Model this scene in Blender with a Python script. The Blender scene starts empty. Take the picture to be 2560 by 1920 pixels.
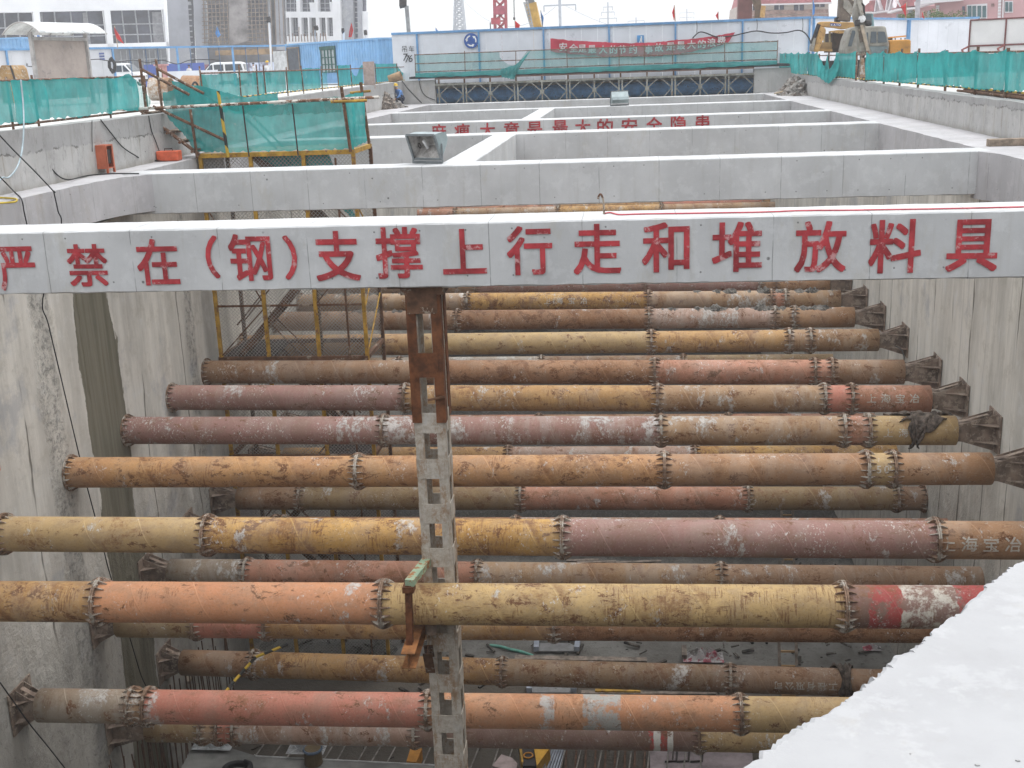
import bpy, math, random
from mathutils import Vector, Matrix
R = math.radians
rnd = random.Random(11)
S = bpy.context.scene
COL = S.collection

# ------------------------------------------------------------------ camera, world, sun, exposure
F, YAW, PITCH, ROLL, CZ = 2893.4, .1059, .2698, .0363, 2.012
cy, sy, cp, sp = math.cos(YAW), math.sin(YAW), math.cos(PITCH), math.sin(PITCH)
FWD = Vector((-sy*cp, cy*cp, -sp)); _r = Vector((cy, sy, 0)); _u = _r.cross(FWD)
RGT = math.cos(ROLL)*_r - math.sin(ROLL)*_u
UPV = math.sin(ROLL)*_r + math.cos(ROLL)*_u
cam_d = bpy.data.cameras.new('camera'); cam = bpy.data.objects.new('camera', cam_d); COL.objects.link(cam)
cam_d.sensor_width = 36; cam_d.lens = F/2560*36; cam_d.clip_end = 4000; cam_d.clip_start = .05
m = Matrix((RGT, UPV, -FWD)).transposed().to_4x4(); m.translation = (0, 0, CZ); cam.matrix_world = m
S.camera = cam

SUN_EL, SUN_AZ = R(72), R(60)      # azimuth measured from +Y clockwise; the veiled sun stands very high to the right
w = bpy.data.worlds.new('World'); S.world = w; w.use_nodes = True
nt = w.node_tree; nt.nodes.clear()
wo = nt.nodes.new('ShaderNodeOutputWorld'); bg = nt.nodes.new('ShaderNodeBackground')
sk = nt.nodes.new('ShaderNodeTexSky'); sk.sky_type = 'NISHITA'; sk.sun_disc = False
sk.sun_elevation = SUN_EL; sk.sun_rotation = SUN_AZ; sk.dust_density = 1; sk.air_density = 1; sk.ozone_density = 1.0
hs = nt.nodes.new('ShaderNodeHueSaturation'); hs.inputs['Saturation'].default_value = .2
tcw = nt.nodes.new('ShaderNodeTexCoord'); sx_ = nt.nodes.new('ShaderNodeSeparateXYZ'); rmp = nt.nodes.new('ShaderNodeMapRange'); cl = nt.nodes.new('ShaderNodeTexNoise'); vm = nt.nodes.new('ShaderNodeVectorMath'); vm.operation = 'SCALE'; mxw = nt.nodes.new('ShaderNodeMix'); mxw.data_type = 'RGBA'
cl.inputs['Scale'].default_value = 2.2; cl.inputs['Detail'].default_value = 4; nt.links.new(tcw.outputs['Generated'], cl.inputs['Vector']); nt.links.new(tcw.outputs['Generated'], sx_.inputs[0]); nt.links.new(sx_.outputs[2], rmp.inputs[0])
rmp.inputs[1].default_value = 0; rmp.inputs[2].default_value = 1; rmp.inputs[3].default_value = 4.35; rmp.inputs[4].default_value = 13.0      # overcast: the zenith is brighter than the horizon
tint = nt.nodes.new('ShaderNodeMix'); tint.data_type = 'RGBA'; tint.inputs[6].default_value = (.93, .97, 1.03, 1); tint.inputs[7].default_value = (.98, .99, 1.0, 1); nt.links.new(cl.outputs[0], tint.inputs[0])
nt.links.new(tint.outputs[2], vm.inputs[0]); nt.links.new(rmp.outputs[0], vm.inputs['Scale'])
nt.links.new(sk.outputs[0], hs.inputs['Color']); mxw.inputs[0].default_value = .92; nt.links.new(hs.outputs[0], mxw.inputs[6]); nt.links.new(vm.outputs[0], mxw.inputs[7]); nt.links.new(mxw.outputs[2], bg.inputs[0]); nt.links.new(bg.outputs[0], wo.inputs[0])
bg.inputs[1].default_value = .15
sl = bpy.data.lights.new('sun', 'SUN'); sl.energy = 1.2; sl.angle = R(25); sl.color = (1, .97, .93)
sun = bpy.data.objects.new('sun', sl); COL.objects.link(sun)
sd = Vector((math.sin(SUN_AZ)*math.cos(SUN_EL), math.cos(SUN_AZ)*math.cos(SUN_EL), math.sin(SUN_EL)))
sun.rotation_euler = sd.to_track_quat('Z', 'Y').to_euler(); sun.location = (0, -20, 60)
S.view_settings.view_transform = 'Standard'; S.view_settings.look = 'None'; S.view_settings.gamma = 1
S.view_settings.exposure = .38
S.cycles.max_bounces = 6; S.cycles.diffuse_bounces = 3; S.cycles.glossy_bounces = 2; S.cycles.transparent_max_bounces = 12
S.cycles.transmission_bounces = 2; S.cycles.caustics_reflective = False; S.cycles.caustics_refractive = False
S.cycles.use_denoising = True

# ------------------------------------------------------------------ picture point -> point of the place (at its own distance)
def ray(x, y): return RGT*((x-1280)/F) + UPV*((960-y)/F) + FWD
def atz(x, y, z): d = ray(x, y); return d*((z-CZ)/d.z) + Vector((0, 0, CZ))
def aty(x, y, Y): d = ray(x, y); return d*(Y/d.y) + Vector((0, 0, CZ))
def atx(x, y, X): d = ray(x, y); return d*(X/d.x) + Vector((0, 0, CZ))
OFF = dict(a=(0, 0), b=(500, 0), c=(1000, 0), d=(1500, 0), e=(1920, 0), f=(0, 480), g=(640, 480), h=(1280, 480), i=(1920, 480),
           j=(0, 960), k=(640, 960), l=(1280, 960), m=(1920, 960), n=(0, 1440), o=(640, 1440), p=(1280, 1440), q=(1920, 1440))
def px(k, x, y): return OFF[k][0]+x/3.4563, OFF[k][1]+y/3.4563
def zY(k, x, y, Y): return aty(*px(k, x, y), Y)

# ------------------------------------------------------------------ mesh builder
class MB:
    def __init__(s): s.v = []; s.f = []; s.mi = []; s.cur = 0
    def add(s, vs, fs):
        b = len(s.v); s.v += [Vector(p) for p in vs]; s.f += [tuple(i+b for i in f) for f in fs]; s.mi += [s.cur]*len(fs); return s
    def box(s, x0, x1, y0, y1, z0, z1):
        return s.add([(x0,y0,z0),(x1,y0,z0),(x1,y1,z0),(x0,y1,z0),(x0,y0,z1),(x1,y0,z1),(x1,y1,z1),(x0,y1,z1)],
                     [(0,3,2,1),(4,5,6,7),(0,1,5,4),(1,2,6,5),(2,3,7,6),(3,0,4,7)])
    def obox(s, c, ax, h):
        c = Vector(c); A = [Vector(a).normalized()*k for a, k in zip(ax, h)]
        vs = [c+A[0]*i+A[1]*j+A[2]*k for k in (-1,1) for i, j in ((-1,-1),(1,-1),(1,1),(-1,1))]
        return s.add(vs, [(0,3,2,1),(4,5,6,7),(0,1,5,4),(1,2,6,5),(2,3,7,6),(3,0,4,7)])
    def bar(s, p, q, w, h=None, up=(0,0,1)):
        p, q = Vector(p), Vector(q); d = q-p; L = d.length
        if L < 1e-6: return s
        d /= L; up = Vector(up)
        if abs(d.dot(up)) > .98: up = Vector((0,1,0)) if abs(d.y) < .9 else Vector((1,0,0))
        a = d.cross(up).normalized(); b = a.cross(d)
        return s.obox((p+q)/2, (d, a, b), (L/2, w/2, (h or w)/2))
    def tube(s, pts, r, n=8, cap=True, r2=None):
        pts = [Vector(p) for p in pts]; N = len(pts); b = len(s.v); rings = []
        prev = None
        for i, p in enumerate(pts):
            d = (pts[min(i+1,N-1)]-pts[max(i-1,0)]).normalized()
            if prev is None:
                u = d.cross(Vector((0,0,1)))
                if u.length < .1: u = d.cross(Vector((0,1,0)))
            else: u = prev - d*prev.dot(d)
            u.normalize(); prev = u; v = d.cross(u)
            rr = r if r2 is None else r+(r2-r)*i/max(1,N-1)
            rings.append([p+(u*math.cos(2*math.pi*k/n)+v*math.sin(2*math.pi*k/n))*rr for k in range(n)])
        vs = [x for q in rings for x in q]
        fs = [(i*n+k, i*n+(k+1)%n, (i+1)*n+(k+1)%n, (i+1)*n+k) for i in range(N-1) for k in range(n)]
        if cap: fs += [tuple(range(n-1,-1,-1)), tuple((N-1)*n+k for k in range(n))]
        return s.add(vs, fs)
    def lathe(s, prof, origin, axis='X', n=32):
        vs = []; o = Vector(origin)
        for (t, r) in prof:
            for k in range(n):
                a = 2*math.pi*k/n; c, q = math.cos(a)*r, math.sin(a)*r
                vs.append(o+Vector((t,c,q) if axis=='X' else (c,t,q) if axis=='Y' else (c,q,t)))
        fs = [(i*n+k, (i+1)*n+k, (i+1)*n+(k+1)%n, i*n+(k+1)%n) for i in range(len(prof)-1) for k in range(n)]
        return s.add(vs, fs)
    def extr(s, poly, vec):
        vec = Vector(vec); P = [Vector(p) for p in poly]; n = len(P)
        return s.add(P+[p+vec for p in P], [tuple(range(n)), tuple(range(2*n-1,n-1,-1))]+[(k,n+k,n+(k+1)%n,(k+1)%n) for k in range(n)])
    def quad(s, *p): return s.add(p, [tuple(range(len(p)))])
    def grid(s, P):
        nu, nv = len(P), len(P[0])
        return s.add([p for row in P for p in row], [(i*nv+j,(i+1)*nv+j,(i+1)*nv+j+1,i*nv+j+1) for i in range(nu-1) for j in range(nv-1)])
    def build(s, name, mat, parent=None, smooth=False, org=None, recalc=True):
        me = bpy.data.meshes.new(name)
        if org is None:
            xs = [v.x for v in s.v]; ys = [v.y for v in s.v]; zs = [v.z for v in s.v]
            org = Vector(((min(xs)+max(xs))/2, (min(ys)+max(ys))/2, min(zs)))
        org = Vector(org)
        me.from_pydata([v-org for v in s.v], [], s.f); 
        mats = mat if isinstance(mat, (list, tuple)) else [mat]
        for mm in mats: me.materials.append(mm)
        if len(mats) > 1: me.polygons.foreach_set('material_index', s.mi)
        if smooth: me.polygons.foreach_set('use_smooth', [True]*len(me.polygons))
        if recalc:
            import bmesh
            b = bmesh.new(); b.from_mesh(me); bmesh.ops.recalc_face_normals(b, faces=b.faces); b.to_mesh(me); b.free()
        me.update()
        o = bpy.data.objects.new(name, me); COL.objects.link(o)
        WORLD[o] = org
        if parent is not None: o.parent = parent; o.location = org-WORLD[parent]
        else: o.location = org
        return o
WORLD = {}
def tag(o, label, cat, group=None):
    o['label'] = label; o['category'] = cat
    if group: o['group'] = group
    return o
def thing(name, label, cat, loc, group=None):
    o = bpy.data.objects.new(name, None); COL.objects.link(o); o.empty_display_size = .3
    o.location = Vector(loc); WORLD[o] = Vector(loc); return tag(o, label, cat, group)
def kind(o, k): o['kind'] = k; return o
def copy_tree(o, parent=None):
    c = o.copy(); COL.objects.link(c)
    if parent is not None: c.parent = parent
    for ch in list(o.children): copy_tree(ch, c)
    return c

# ------------------------------------------------------------------ lettering (built-in font glyphs turned into meshes)
GLY = {}
def load_glyphs(chars, off):
    obs = []
    for ch in sorted(set(chars)):
        c = bpy.data.curves.new('glyph', 'FONT'); c.body = ch; c.resolution_u = 3; c.align_x = 'CENTER'
        o = bpy.data.objects.new('glyph', c); COL.objects.link(o); obs.append((ch, o, c))
    bpy.context.view_layer.update()
    dg = bpy.context.evaluated_depsgraph_get()
    for ch, o, c in obs:
        me = o.evaluated_get(dg).to_mesh()
        vs = [v.co.copy() for v in me.vertices]; fs = [tuple(p.vertices) for p in me.polygons]
        x0 = min(v.x for v in vs); x1 = max(v.x for v in vs); y0 = min(v.y for v in vs); y1 = max(v.y for v in vs)
        GLY[ch] = ([Vector((v.x-(x0+x1)/2, v.y-(y0+y1)/2, 0)) for v in vs], fs, x1-x0, y1-y0)
        o.evaluated_get(dg).to_mesh_clear()
    for ch, o, c in obs: bpy.data.objects.remove(o); bpy.data.curves.remove(c)
load_glyphs('严禁在（钢）支撑上行走和堆放料具麻痹大意是最的安全隐患节约事故浪费吊车海宝冶限公司有程工团KATO0123456789', 0)
def text(mb, ch, fn, sx, sz=None, bold=0., lift=None):
    """glyph strokes; bold lays slightly shifted copies over each other, each lifted a hair off the last"""
    vs, fs, gw, gh = GLY[ch]; sz = sz or sx
    ring = [(0, 0)]+([(bold*i, bold*j) for i, j in ((-1,-1),(0,-1),(1,-1),(1,0),(1,1),(0,1),(-1,1),(-1,0))] if bold else [])
    for q, (dx, dy) in enumerate(ring):
        off = (lift or Vector((0, 0, 0)))*(q*.00035)
        mb.add([fn((v.x+dx)*sx, (v.y+dy)*sz)+off for v in vs], fs)
    return mb

# ------------------------------------------------------------------ materials
class T:
    def __init__(s, name, rough=.8, metal=0, spec=.3):
        s.m = bpy.data.materials.new(name); s.m.use_nodes = True; s.t = s.m.node_tree; s.b = s.t.nodes['Principled BSDF']
        s.b.inputs['Roughness'].default_value = rough; s.b.inputs['Metallic'].default_value = metal
        s.b.inputs['Specular IOR Level'].default_value = spec
        s._pos = None
    def n(s, typ, **kw):
        o = s.t.nodes.new(typ)
        for k, v in kw.items(): setattr(o, k, v)
        return o
    def set(s, sock, v):
        if hasattr(v, 'is_linked') or isinstance(v, bpy.types.NodeSocket): s.t.links.new(v, sock)
        elif isinstance(v, tuple) and len(v) == 3 and sock.type == 'RGBA': sock.default_value = (*v, 1)
        else: sock.default_value = v
    def pos(s):
        if s._pos is None: s._pos = s.n('ShaderNodeNewGeometry').outputs['Position']
        return s._pos
    def obj(s):
        tc = s.n('ShaderNodeTexCoord').outputs['Object']; ri = s.n('ShaderNodeObjectInfo').outputs['Random']
        m = s.math('MULTIPLY', ri, 80.); c = s.n('ShaderNodeCombineXYZ'); s.set(c.inputs[0], m); s.set(c.inputs[1], m)
        a = s.n('ShaderNodeVectorMath', operation='ADD'); s.set(a.inputs[0], tc); s.set(a.inputs[1], c.outputs[0]); s.raw = tc; return a.outputs[0]
    def scale(s, v, k):
        a = s.n('ShaderNodeVectorMath', operation='MULTIPLY'); s.set(a.inputs[0], v); a.inputs[1].default_value = k; return a.outputs[0]
    def noise(s, v, sc, det=5, ro=.6, dist=0):
        o = s.n('ShaderNodeTexNoise'); s.set(o.inputs['Vector'], v); o.inputs['Scale'].default_value = sc; o.inputs['Detail'].default_value = det
        o.inputs['Roughness'].default_value = ro; o.inputs['Distortion'].default_value = dist; return o.outputs['Fac']
    def vor(s, v, sc, feat='F1'):
        o = s.n('ShaderNodeTexVoronoi', feature=feat); s.set(o.inputs['Vector'], v); o.inputs['Scale'].default_value = sc; return o.outputs['Distance'], o.outputs['Color'] if 'Color' in o.outputs else None
    def math(s, op, a, b=0., c=None, clamp=False):
        o = s.n('ShaderNodeMath', operation=op, use_clamp=clamp); s.set(o.inputs[0], a); s.set(o.inputs[1], b)
        if c is not None: s.set(o.inputs[2], c)
        return o.outputs[0]
    def step(s, v, a, b):            # 0 at a, 1 at b, smooth
        o = s.n('ShaderNodeMapRange', interpolation_type='SMOOTHSTEP'); s.set(o.inputs[0], v); o.inputs[1].default_value = a; o.inputs[2].default_value = b; return o.outputs[0]
    def mix(s, f, a, b, mode='MIX'):
        o = s.n('ShaderNodeMix', data_type='RGBA', blend_type=mode); s.set(o.inputs[0], f); s.set(o.inputs[6], a); s.set(o.inputs[7], b); return o.outputs[2]
    def xyz(s, v):
        o = s.n('ShaderNodeSeparateXYZ'); s.set(o.inputs[0], v); return o.outputs
    def bump(s, h, st=.3, dist=.02):
        o = s.n('ShaderNodeBump'); s.set(o.inputs['Height'], h); o.inputs['Strength'].default_value = st; o.inputs['Distance'].default_value = dist; s.t.links.new(o.outputs[0], s.b.inputs['Normal']); return s
    def col(s, c): s.set(s.b.inputs['Base Color'], c); return s

def plain(name, c, rough=.7, metal=0, var=.18, sc=3., spec=.3, bump=0, wear=None, wsc=6.):
    t = T(name, rough, metal, spec); p = t.pos(); f = t.noise(p, sc, 6, .65)
    c2 = tuple(x*(1-2*var) for x in c); o = t.mix(t.step(f, .3, .7), c2, tuple(min(1, x*(1+var*.4)) for x in c))
    if wear: o = t.mix(t.step(t.noise(p, wsc, 8, .75), .5+(wear[1]-.5)*.6, .5+(wear[1]-.5)*.6+.05), o, wear[0])
    t.col(o)
    if bump: t.bump(t.noise(p, sc*8, 6, .7), bump, .01)
    return t.m

def concrete(name, c, joint=None, jaxis=0, band=None, honey=None, pits=True, streak=.25, ties=None):
    t = T(name, .85, 0, .2); p = t.pos(); X = t.xyz(p)
    big = t.noise(p, .7, 5, .6); st = t.noise(t.scale(p, (5., 5., .35)), 1., 6, .65); fine = t.noise(p, 14, 6, .7)
    o = t.mix(t.step(big, .25, .75), tuple(x*.84 for x in c), tuple(min(.9, x*1.08) for x in c))
    o = t.mix(t.math('MULTIPLY', t.step(st, .52, .72), streak), o, (c[0]*.62, c[1]*.58, c[2]*.5))
    o = t.mix(t.math('MULTIPLY', t.step(t.noise(t.scale(p, (3., 3., .5)), .9, 6, .7), .56, .75), .3), o, (.66, .66, .66))
    o = t.mix(t.math('MULTIPLY', t.step(fine, .55, .8), .25), o, tuple(x*.6 for x in c))
    h = t.math('MULTIPLY', fine, .5)
    if pits:
        d, cc = t.vor(p, 2.1); r = t.noise(p, 40, 2, .5)
        pm = t.math('MULTIPLY', t.step(d, .06, .03), t.step(t.noise(p, 3.1, 2, .5), .44, .5))
        o = t.mix(t.math('MULTIPLY', pm, .8), o, (.1, .1, .1)); h = t.math('SUBTRACT', h, pm)
    o = t.mix(t.math('MULTIPLY', t.step(t.noise(p, 2.6, 9, .75), .52, .60), .28), o, tuple(min(.8, x*1.25) for x in c)); o = t.mix(t.math('MULTIPLY', t.step(t.noise(t.scale(p, (1.2, 1.2, .5)), 1.1, 8, .75), .55, .65), .3), o, (c[0]*.8, c[1]*.74, c[2]*.6))
    if ties:
        for zz_ in ties[1:]:
            fx = t.math('MULTIPLY', t.math('SUBTRACT', t.math('FRACT', t.math('DIVIDE', X[jaxis], ties[0])), .5), ties[0]); fz_ = t.math('SUBTRACT', X[2], t.math('ADD', zz_-.02, t.math('MULTIPLY', t.noise(p, .8, 2, .5), .04)))
            hd = t.math('SQRT', t.math('ADD', t.math('MULTIPLY', fx, fx), t.math('MULTIPLY', fz_, fz_))); hm_ = t.math('MULTIPLY', t.step(hd, .016, .009), t.step(t.noise(p, 1.9, 2, .5), .49, .53)); o = t.mix(t.math('MULTIPLY', hm_, .75), o, (.12, .12, .12)); h = t.math('SUBTRACT', h, hm_)
    if joint:
        fr = t.math('FRACT', t.math('DIVIDE', t.math('ADD', X[jaxis], t.math('MULTIPLY', t.math('SUBTRACT', t.noise(p, 1.5, 3, .6), .5), .02)), joint))
        jm = t.step(t.math('ABSOLUTE', t.math('SUBTRACT', fr, .5)), .0085/joint, .002/joint)
        jm = t.math('MULTIPLY', jm, t.step(t.noise(t.scale(p, (.8, .8, 3.)), 1., 3, .6), .35, .55))
        o = t.mix(t.math('MULTIPLY', jm, .6), o, (.13, .13, .13)); h = t.math('SUBTRACT', h, jm)
    if honey:     # rough grout along the bottom arris
        hm = t.math('MULTIPLY', t.step(t.math('ADD', X[2], t.math('MULTIPLY', t.noise(p, 3., 3, .6), .3)), honey+.16, honey+.06), 1.)
        hn = t.noise(p, 16, 8, .8)
        o = t.mix(t.math('MULTIPLY', hm, t.step(hn, .5, .62)), o, (.2, .2, .19)); h = t.math('ADD', h, t.math('MULTIPLY', t.math('MULTIPLY', hm, hn), 3.))
    if band:      # upper pour with a ragged lower edge
        wob = t.math('MULTIPLY', t.math('SUBTRACT', t.noise(t.scale(p, (1., 1., .6)), 2.2, 6, .75), .5), .34)
        zz = t.math('ADD', X[2], wob)
        up = t.step(zz, band-.02, band+.02); ln = t.math('MULTIPLY', t.step(t.math('ABSOLUTE', t.math('SUBTRACT', zz, band)), .035, .0), t.step(t.noise(p, 2.3, 4, .7), .46, .6))
        o = t.mix(t.math('MULTIPLY', up, .45), o, (.25, .25, .255)); o = t.mix(t.math('MULTIPLY', ln, .8), o, (.1, .095, .085)); h = t.math('SUBTRACT', h, t.math('MULTIPLY', ln, 2.))
        rg = t.noise(t.scale(p, (1., 1., .55)), 2.4, 10, .78); o = t.mix(t.math('MULTIPLY', t.step(rg, .52, .6), .5), o, tuple(x*.62 for x in c)); o = t.mix(t.math('MULTIPLY', t.step(t.noise(t.scale(p, (1., 1., .35)), 7., 8, .8), .56, .63), .55), o, (.17, .165, .155)); h = t.math('ADD', h, t.math('MULTIPLY', rg, 1.5))
        lo = t.math('MULTIPLY', t.step(t.math('ADD', X[2], t.math('MULTIPLY', t.noise(p, .8, 5, .7), .5)), .42, .18), .55)
        o = t.mix(lo, o, (.22, .2, .165))
    t.col(o); t.bump(h, .35, .02); return t.m

def wall_mat(name, c, axis=1, wet=None, seam=1.9, rag=None, streak=.3):
    t = T(name, .9, 0, .2); p = t.pos(); X = t.xyz(p)
    st = t.noise(t.scale(p, (6., 6., .22)), 1., 8, .7); st2 = t.noise(t.scale(p, (1.3, 1.3, .2)), 1., 7, .7); big = t.noise(p, .45, 7, .7); bl = t.noise(p, 1.7, 9, .75)
    o = t.mix(t.step(st2, .36, .64), tuple(x*.8 for x in c), tuple(x*1.1 for x in c))
    o = t.mix(t.math('MULTIPLY', t.step(bl, .50, .66), .45), o, (c[0]*.62, c[1]*.6, c[2]*.56))
    o = t.mix(t.math('MULTIPLY', t.step(bl, .46, .34), .5), o, (.60, .59, .57))
    o = t.mix(t.math('MULTIPLY', t.step(st, .52, .68), streak), o, tuple(x*.55 for x in c))
    o = t.mix(t.math('MULTIPLY', t.step(big, .54, .66), .5), o, (.27, .28, .31))
    h = t.math('MULTIPLY', st, .5)
    # rough lower wall, mottled, plus shade painted into its colour
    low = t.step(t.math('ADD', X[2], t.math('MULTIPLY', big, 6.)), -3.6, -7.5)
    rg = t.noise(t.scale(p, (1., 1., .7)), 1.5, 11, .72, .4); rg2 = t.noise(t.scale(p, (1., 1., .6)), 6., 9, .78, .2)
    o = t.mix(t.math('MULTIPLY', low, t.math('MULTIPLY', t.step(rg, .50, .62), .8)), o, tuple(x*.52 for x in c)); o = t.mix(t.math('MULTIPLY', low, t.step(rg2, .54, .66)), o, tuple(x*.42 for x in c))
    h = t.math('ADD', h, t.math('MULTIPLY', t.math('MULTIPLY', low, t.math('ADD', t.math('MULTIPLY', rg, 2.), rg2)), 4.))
    o = t.mix(t.math('MULTIPLY', low, .5), o, tuple(x*.45 for x in c))  # painted shade of the deep pit: lower wall colour darkened overall
    # dark vertical seams between wall panels
    wob = t.math('MULTIPLY', t.math('SUBTRACT', t.noise(t.scale(p, (1., 1., .25)), 1.1, 4, .6), .5), .8)
    fr = t.math('FRACT', t.math('DIVIDE', t.math('ADD', X[axis], wob), seam))
    sm = t.math('MULTIPLY', t.step(t.math('ABSOLUTE', t.math('SUBTRACT', fr, .5)), .05/seam, .012/seam), t.step(t.noise(t.scale(p, (1., .35, .14)), 1.7, 3, .6), .48, .56))
    o = t.mix(t.math('MULTIPLY', sm, .8), o, (.085, .075, .06)); h = t.math('SUBTRACT', h, sm)
    if rag:      # ragged overbreak along a panel joint
        for a, b in rag:
            wb = t.math('MULTIPLY', t.math('SUBTRACT', t.noise(t.scale(p, (1., 1., .5)), 1.4, 5, .7), .5), .9)
            d = t.math('ABSOLUTE', t.math('SUBTRACT', t.math('ADD', X[axis], wb), a)); mk = t.step(d, b, b*.4); n2 = t.noise(p, 7, 9, .8)
            o = t.mix(t.math('MULTIPLY', mk, t.math('MULTIPLY', t.step(n2, .46, .6), .8)), o, (.2, .195, .18)); h = t.math('ADD', h, t.math('MULTIPLY', t.math('MULTIPLY', mk, n2), 5.))
    if wet:
        a, b = wet
        wb = t.math('MULTIPLY', t.math('SUBTRACT', t.noise(t.scale(p, (1., 1., .35)), .7, 7, .65), .5), 1.5)
        yy = t.math('ADD', X[axis], wb); mk = t.math('MULTIPLY', t.step(yy, a-.02, a+.02), t.step(yy, b+.02, b-.02))
        o = t.mix(t.math('MULTIPLY', mk, .92), o, t.mix(t.step(st, .35, .65), (.085, .078, .05), (.16, .145, .105)))
        t.set(t.b.inputs['Roughness'], t.math('SUBTRACT', .9, t.math('MULTIPLY', mk, .3)))
    t.col(o); t.bump(h, .55, .035); return t.m

def pipe_mat(name, c, rust=.4, dust=.3, speck=.3, streak=.3, stripes=None, c2=None, seam=.25, grime=.35):
    c = tuple(.75*x+.25*y for x, y in zip(c, (.44, .36, .28))); c2 = tuple(.75*x+.25*y for x, y in zip(c2, (.40, .33, .26))) if c2 else None
    t = T(name, .66, 0, .25); v = t.obj(); raw = t.raw; X = t.xyz(raw)
    n1 = t.noise(v, .9, 6, .65); n2 = t.noise(t.scale(v, (2.6, 4., 4.)), 1., 11, .76, .4); n3 = t.noise(t.scale(v, (42., 3.5, 3.5)), 1., 6, .75); nh = t.noise(t.scale(v, (4., 26., 26.)), 1., 4, .7)
    nl = t.noise(t.scale(v, (1.0, 1.6, 1.6)), 1., 10, .74, .6); ng = t.noise(t.scale(v, (1.6, 2.5, 2.5)), 1.3, 8, .72)
    o = t.mix(t.step(n1, .36, .64), c, c2 or tuple(x*y for x, y in zip(c, (.74, .68, .62))))
    o = t.mix(t.math('MULTIPLY', t.step(ng, .44, .62), grime), o, (.23, .165, .115))
    if stripes:
        for (a, b, sc, thr) in stripes:
            xx = t.math('ADD', X[0], t.math('MULTIPLY', t.math('SUBTRACT', t.noise(raw, 5, 5, .7), .5), .16 if thr > .45 else .03))
            mk = t.math('MULTIPLY', t.step(xx, a-.01, a+.01), t.step(xx, b+.01, b-.01)); o = t.mix(t.math('MULTIPLY', mk, t.step(t.noise(v, 3.2, 9, .78), thr-.05, thr+.05)), o, sc)
    nf = t.noise(v, 9, 9, .8); ff = t.noise(t.scale(v, (1., 1., 1.)), 28, 5, .75)
    o = t.mix(t.math('MULTIPLY', t.step(nl, .555-.085*rust, .645-.085*rust), t.math('MULTIPLY', t.step(nf, .40, .58), .75)), o, (.21, .095, .04))
    o = t.mix(t.math('MULTIPLY', t.step(n2, .588-.085*rust, .645-.085*rust), t.step(ff, .37, .49)), o, (.145, .062, .028))
    sk = t.math('MULTIPLY', t.step(n3, .51, .58), t.step(t.noise(v, 1.5, 7, .75), .575-.1*streak, .64-.1*streak))
    o = t.mix(t.math('MULTIPLY', sk, .75), o, (.17, .073, .032))
    hk = t.math('MULTIPLY', t.step(nh, .585, .63), t.step(t.noise(v, 2.1, 6, .75), .57-.07*streak, .61-.07*streak)); o = t.mix(t.math('MULTIPLY', hk, .6), o, (.14, .065, .032))
    o = t.mix(t.math('MULTIPLY', t.step(ff, .54, .64), .35), o, (.2, .13, .08)); o = t.mix(t.math('MULTIPLY', t.step(ff, .45, .36), .22), o, (.5, .44, .36))
    # weld seam spiral
    ang = t.math('DIVIDE', t.math('ARCTAN2', X[1], X[2]), 2*math.pi)
    fr = t.math('FRACT', t.math('ADD', t.math('DIVIDE', X[0], .98), ang)); sm = t.step(t.math('ABSOLUTE', t.math('SUBTRACT', fr, .5)), .018, .005)
    o = t.mix(t.math('MULTIPLY', t.math('MULTIPLY', sm, seam), t.step(n1, .42, .6)), o, tuple(min(.75, x*1.5+.05) for x in c))
    sh = t.math('MULTIPLY', t.step(fr, .52, .56), t.step(fr, .72, .56)); o = t.mix(t.math('MULTIPLY', t.math('MULTIPLY', sh, t.step(nl, .42, .58)), .65*min(1, rust*1.4)), o, (.17, .07, .028))
    nd = t.noise(t.scale(v, (1.5, .8, .8)), .9, 11, .78)
    dv = t.math('MULTIPLY', t.step(t.noise(t.scale(v, (2.2, .7, .7)), .7, 6, .7), .50-.05*dust, .60-.05*dust), .32*min(1, dust*1.6)); o = t.mix(dv, o, (.44, .40, .355))
    dm = t.math('MULTIPLY', t.step(nd, .60-.10*dust, .635-.10*dust), t.step(nf, .38, .52))
    o = t.mix(t.math('MULTIPLY', dm, .8), o, t.mix(t.step(nf, .42, .6), (.33, .315, .295), (.58, .56, .53)))
    pv = t.math('MULTIPLY', t.step(t.noise(t.scale(v, (1., .8, .8)), 24, 5, .72), .565, .60), t.step(t.noise(v, 1.3, 8, .78), .585-.085*speck, .63-.085*speck))
    o = t.mix(t.math('MULTIPLY', pv, .8), o, (.58, .56, .53))
    t.col(o); t.bump(t.math('ADD', t.math('ADD', t.math('MULTIPLY', n2, .6), sm), t.math('MULTIPLY', dm, .8)), .3, .014); return t.m

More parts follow.
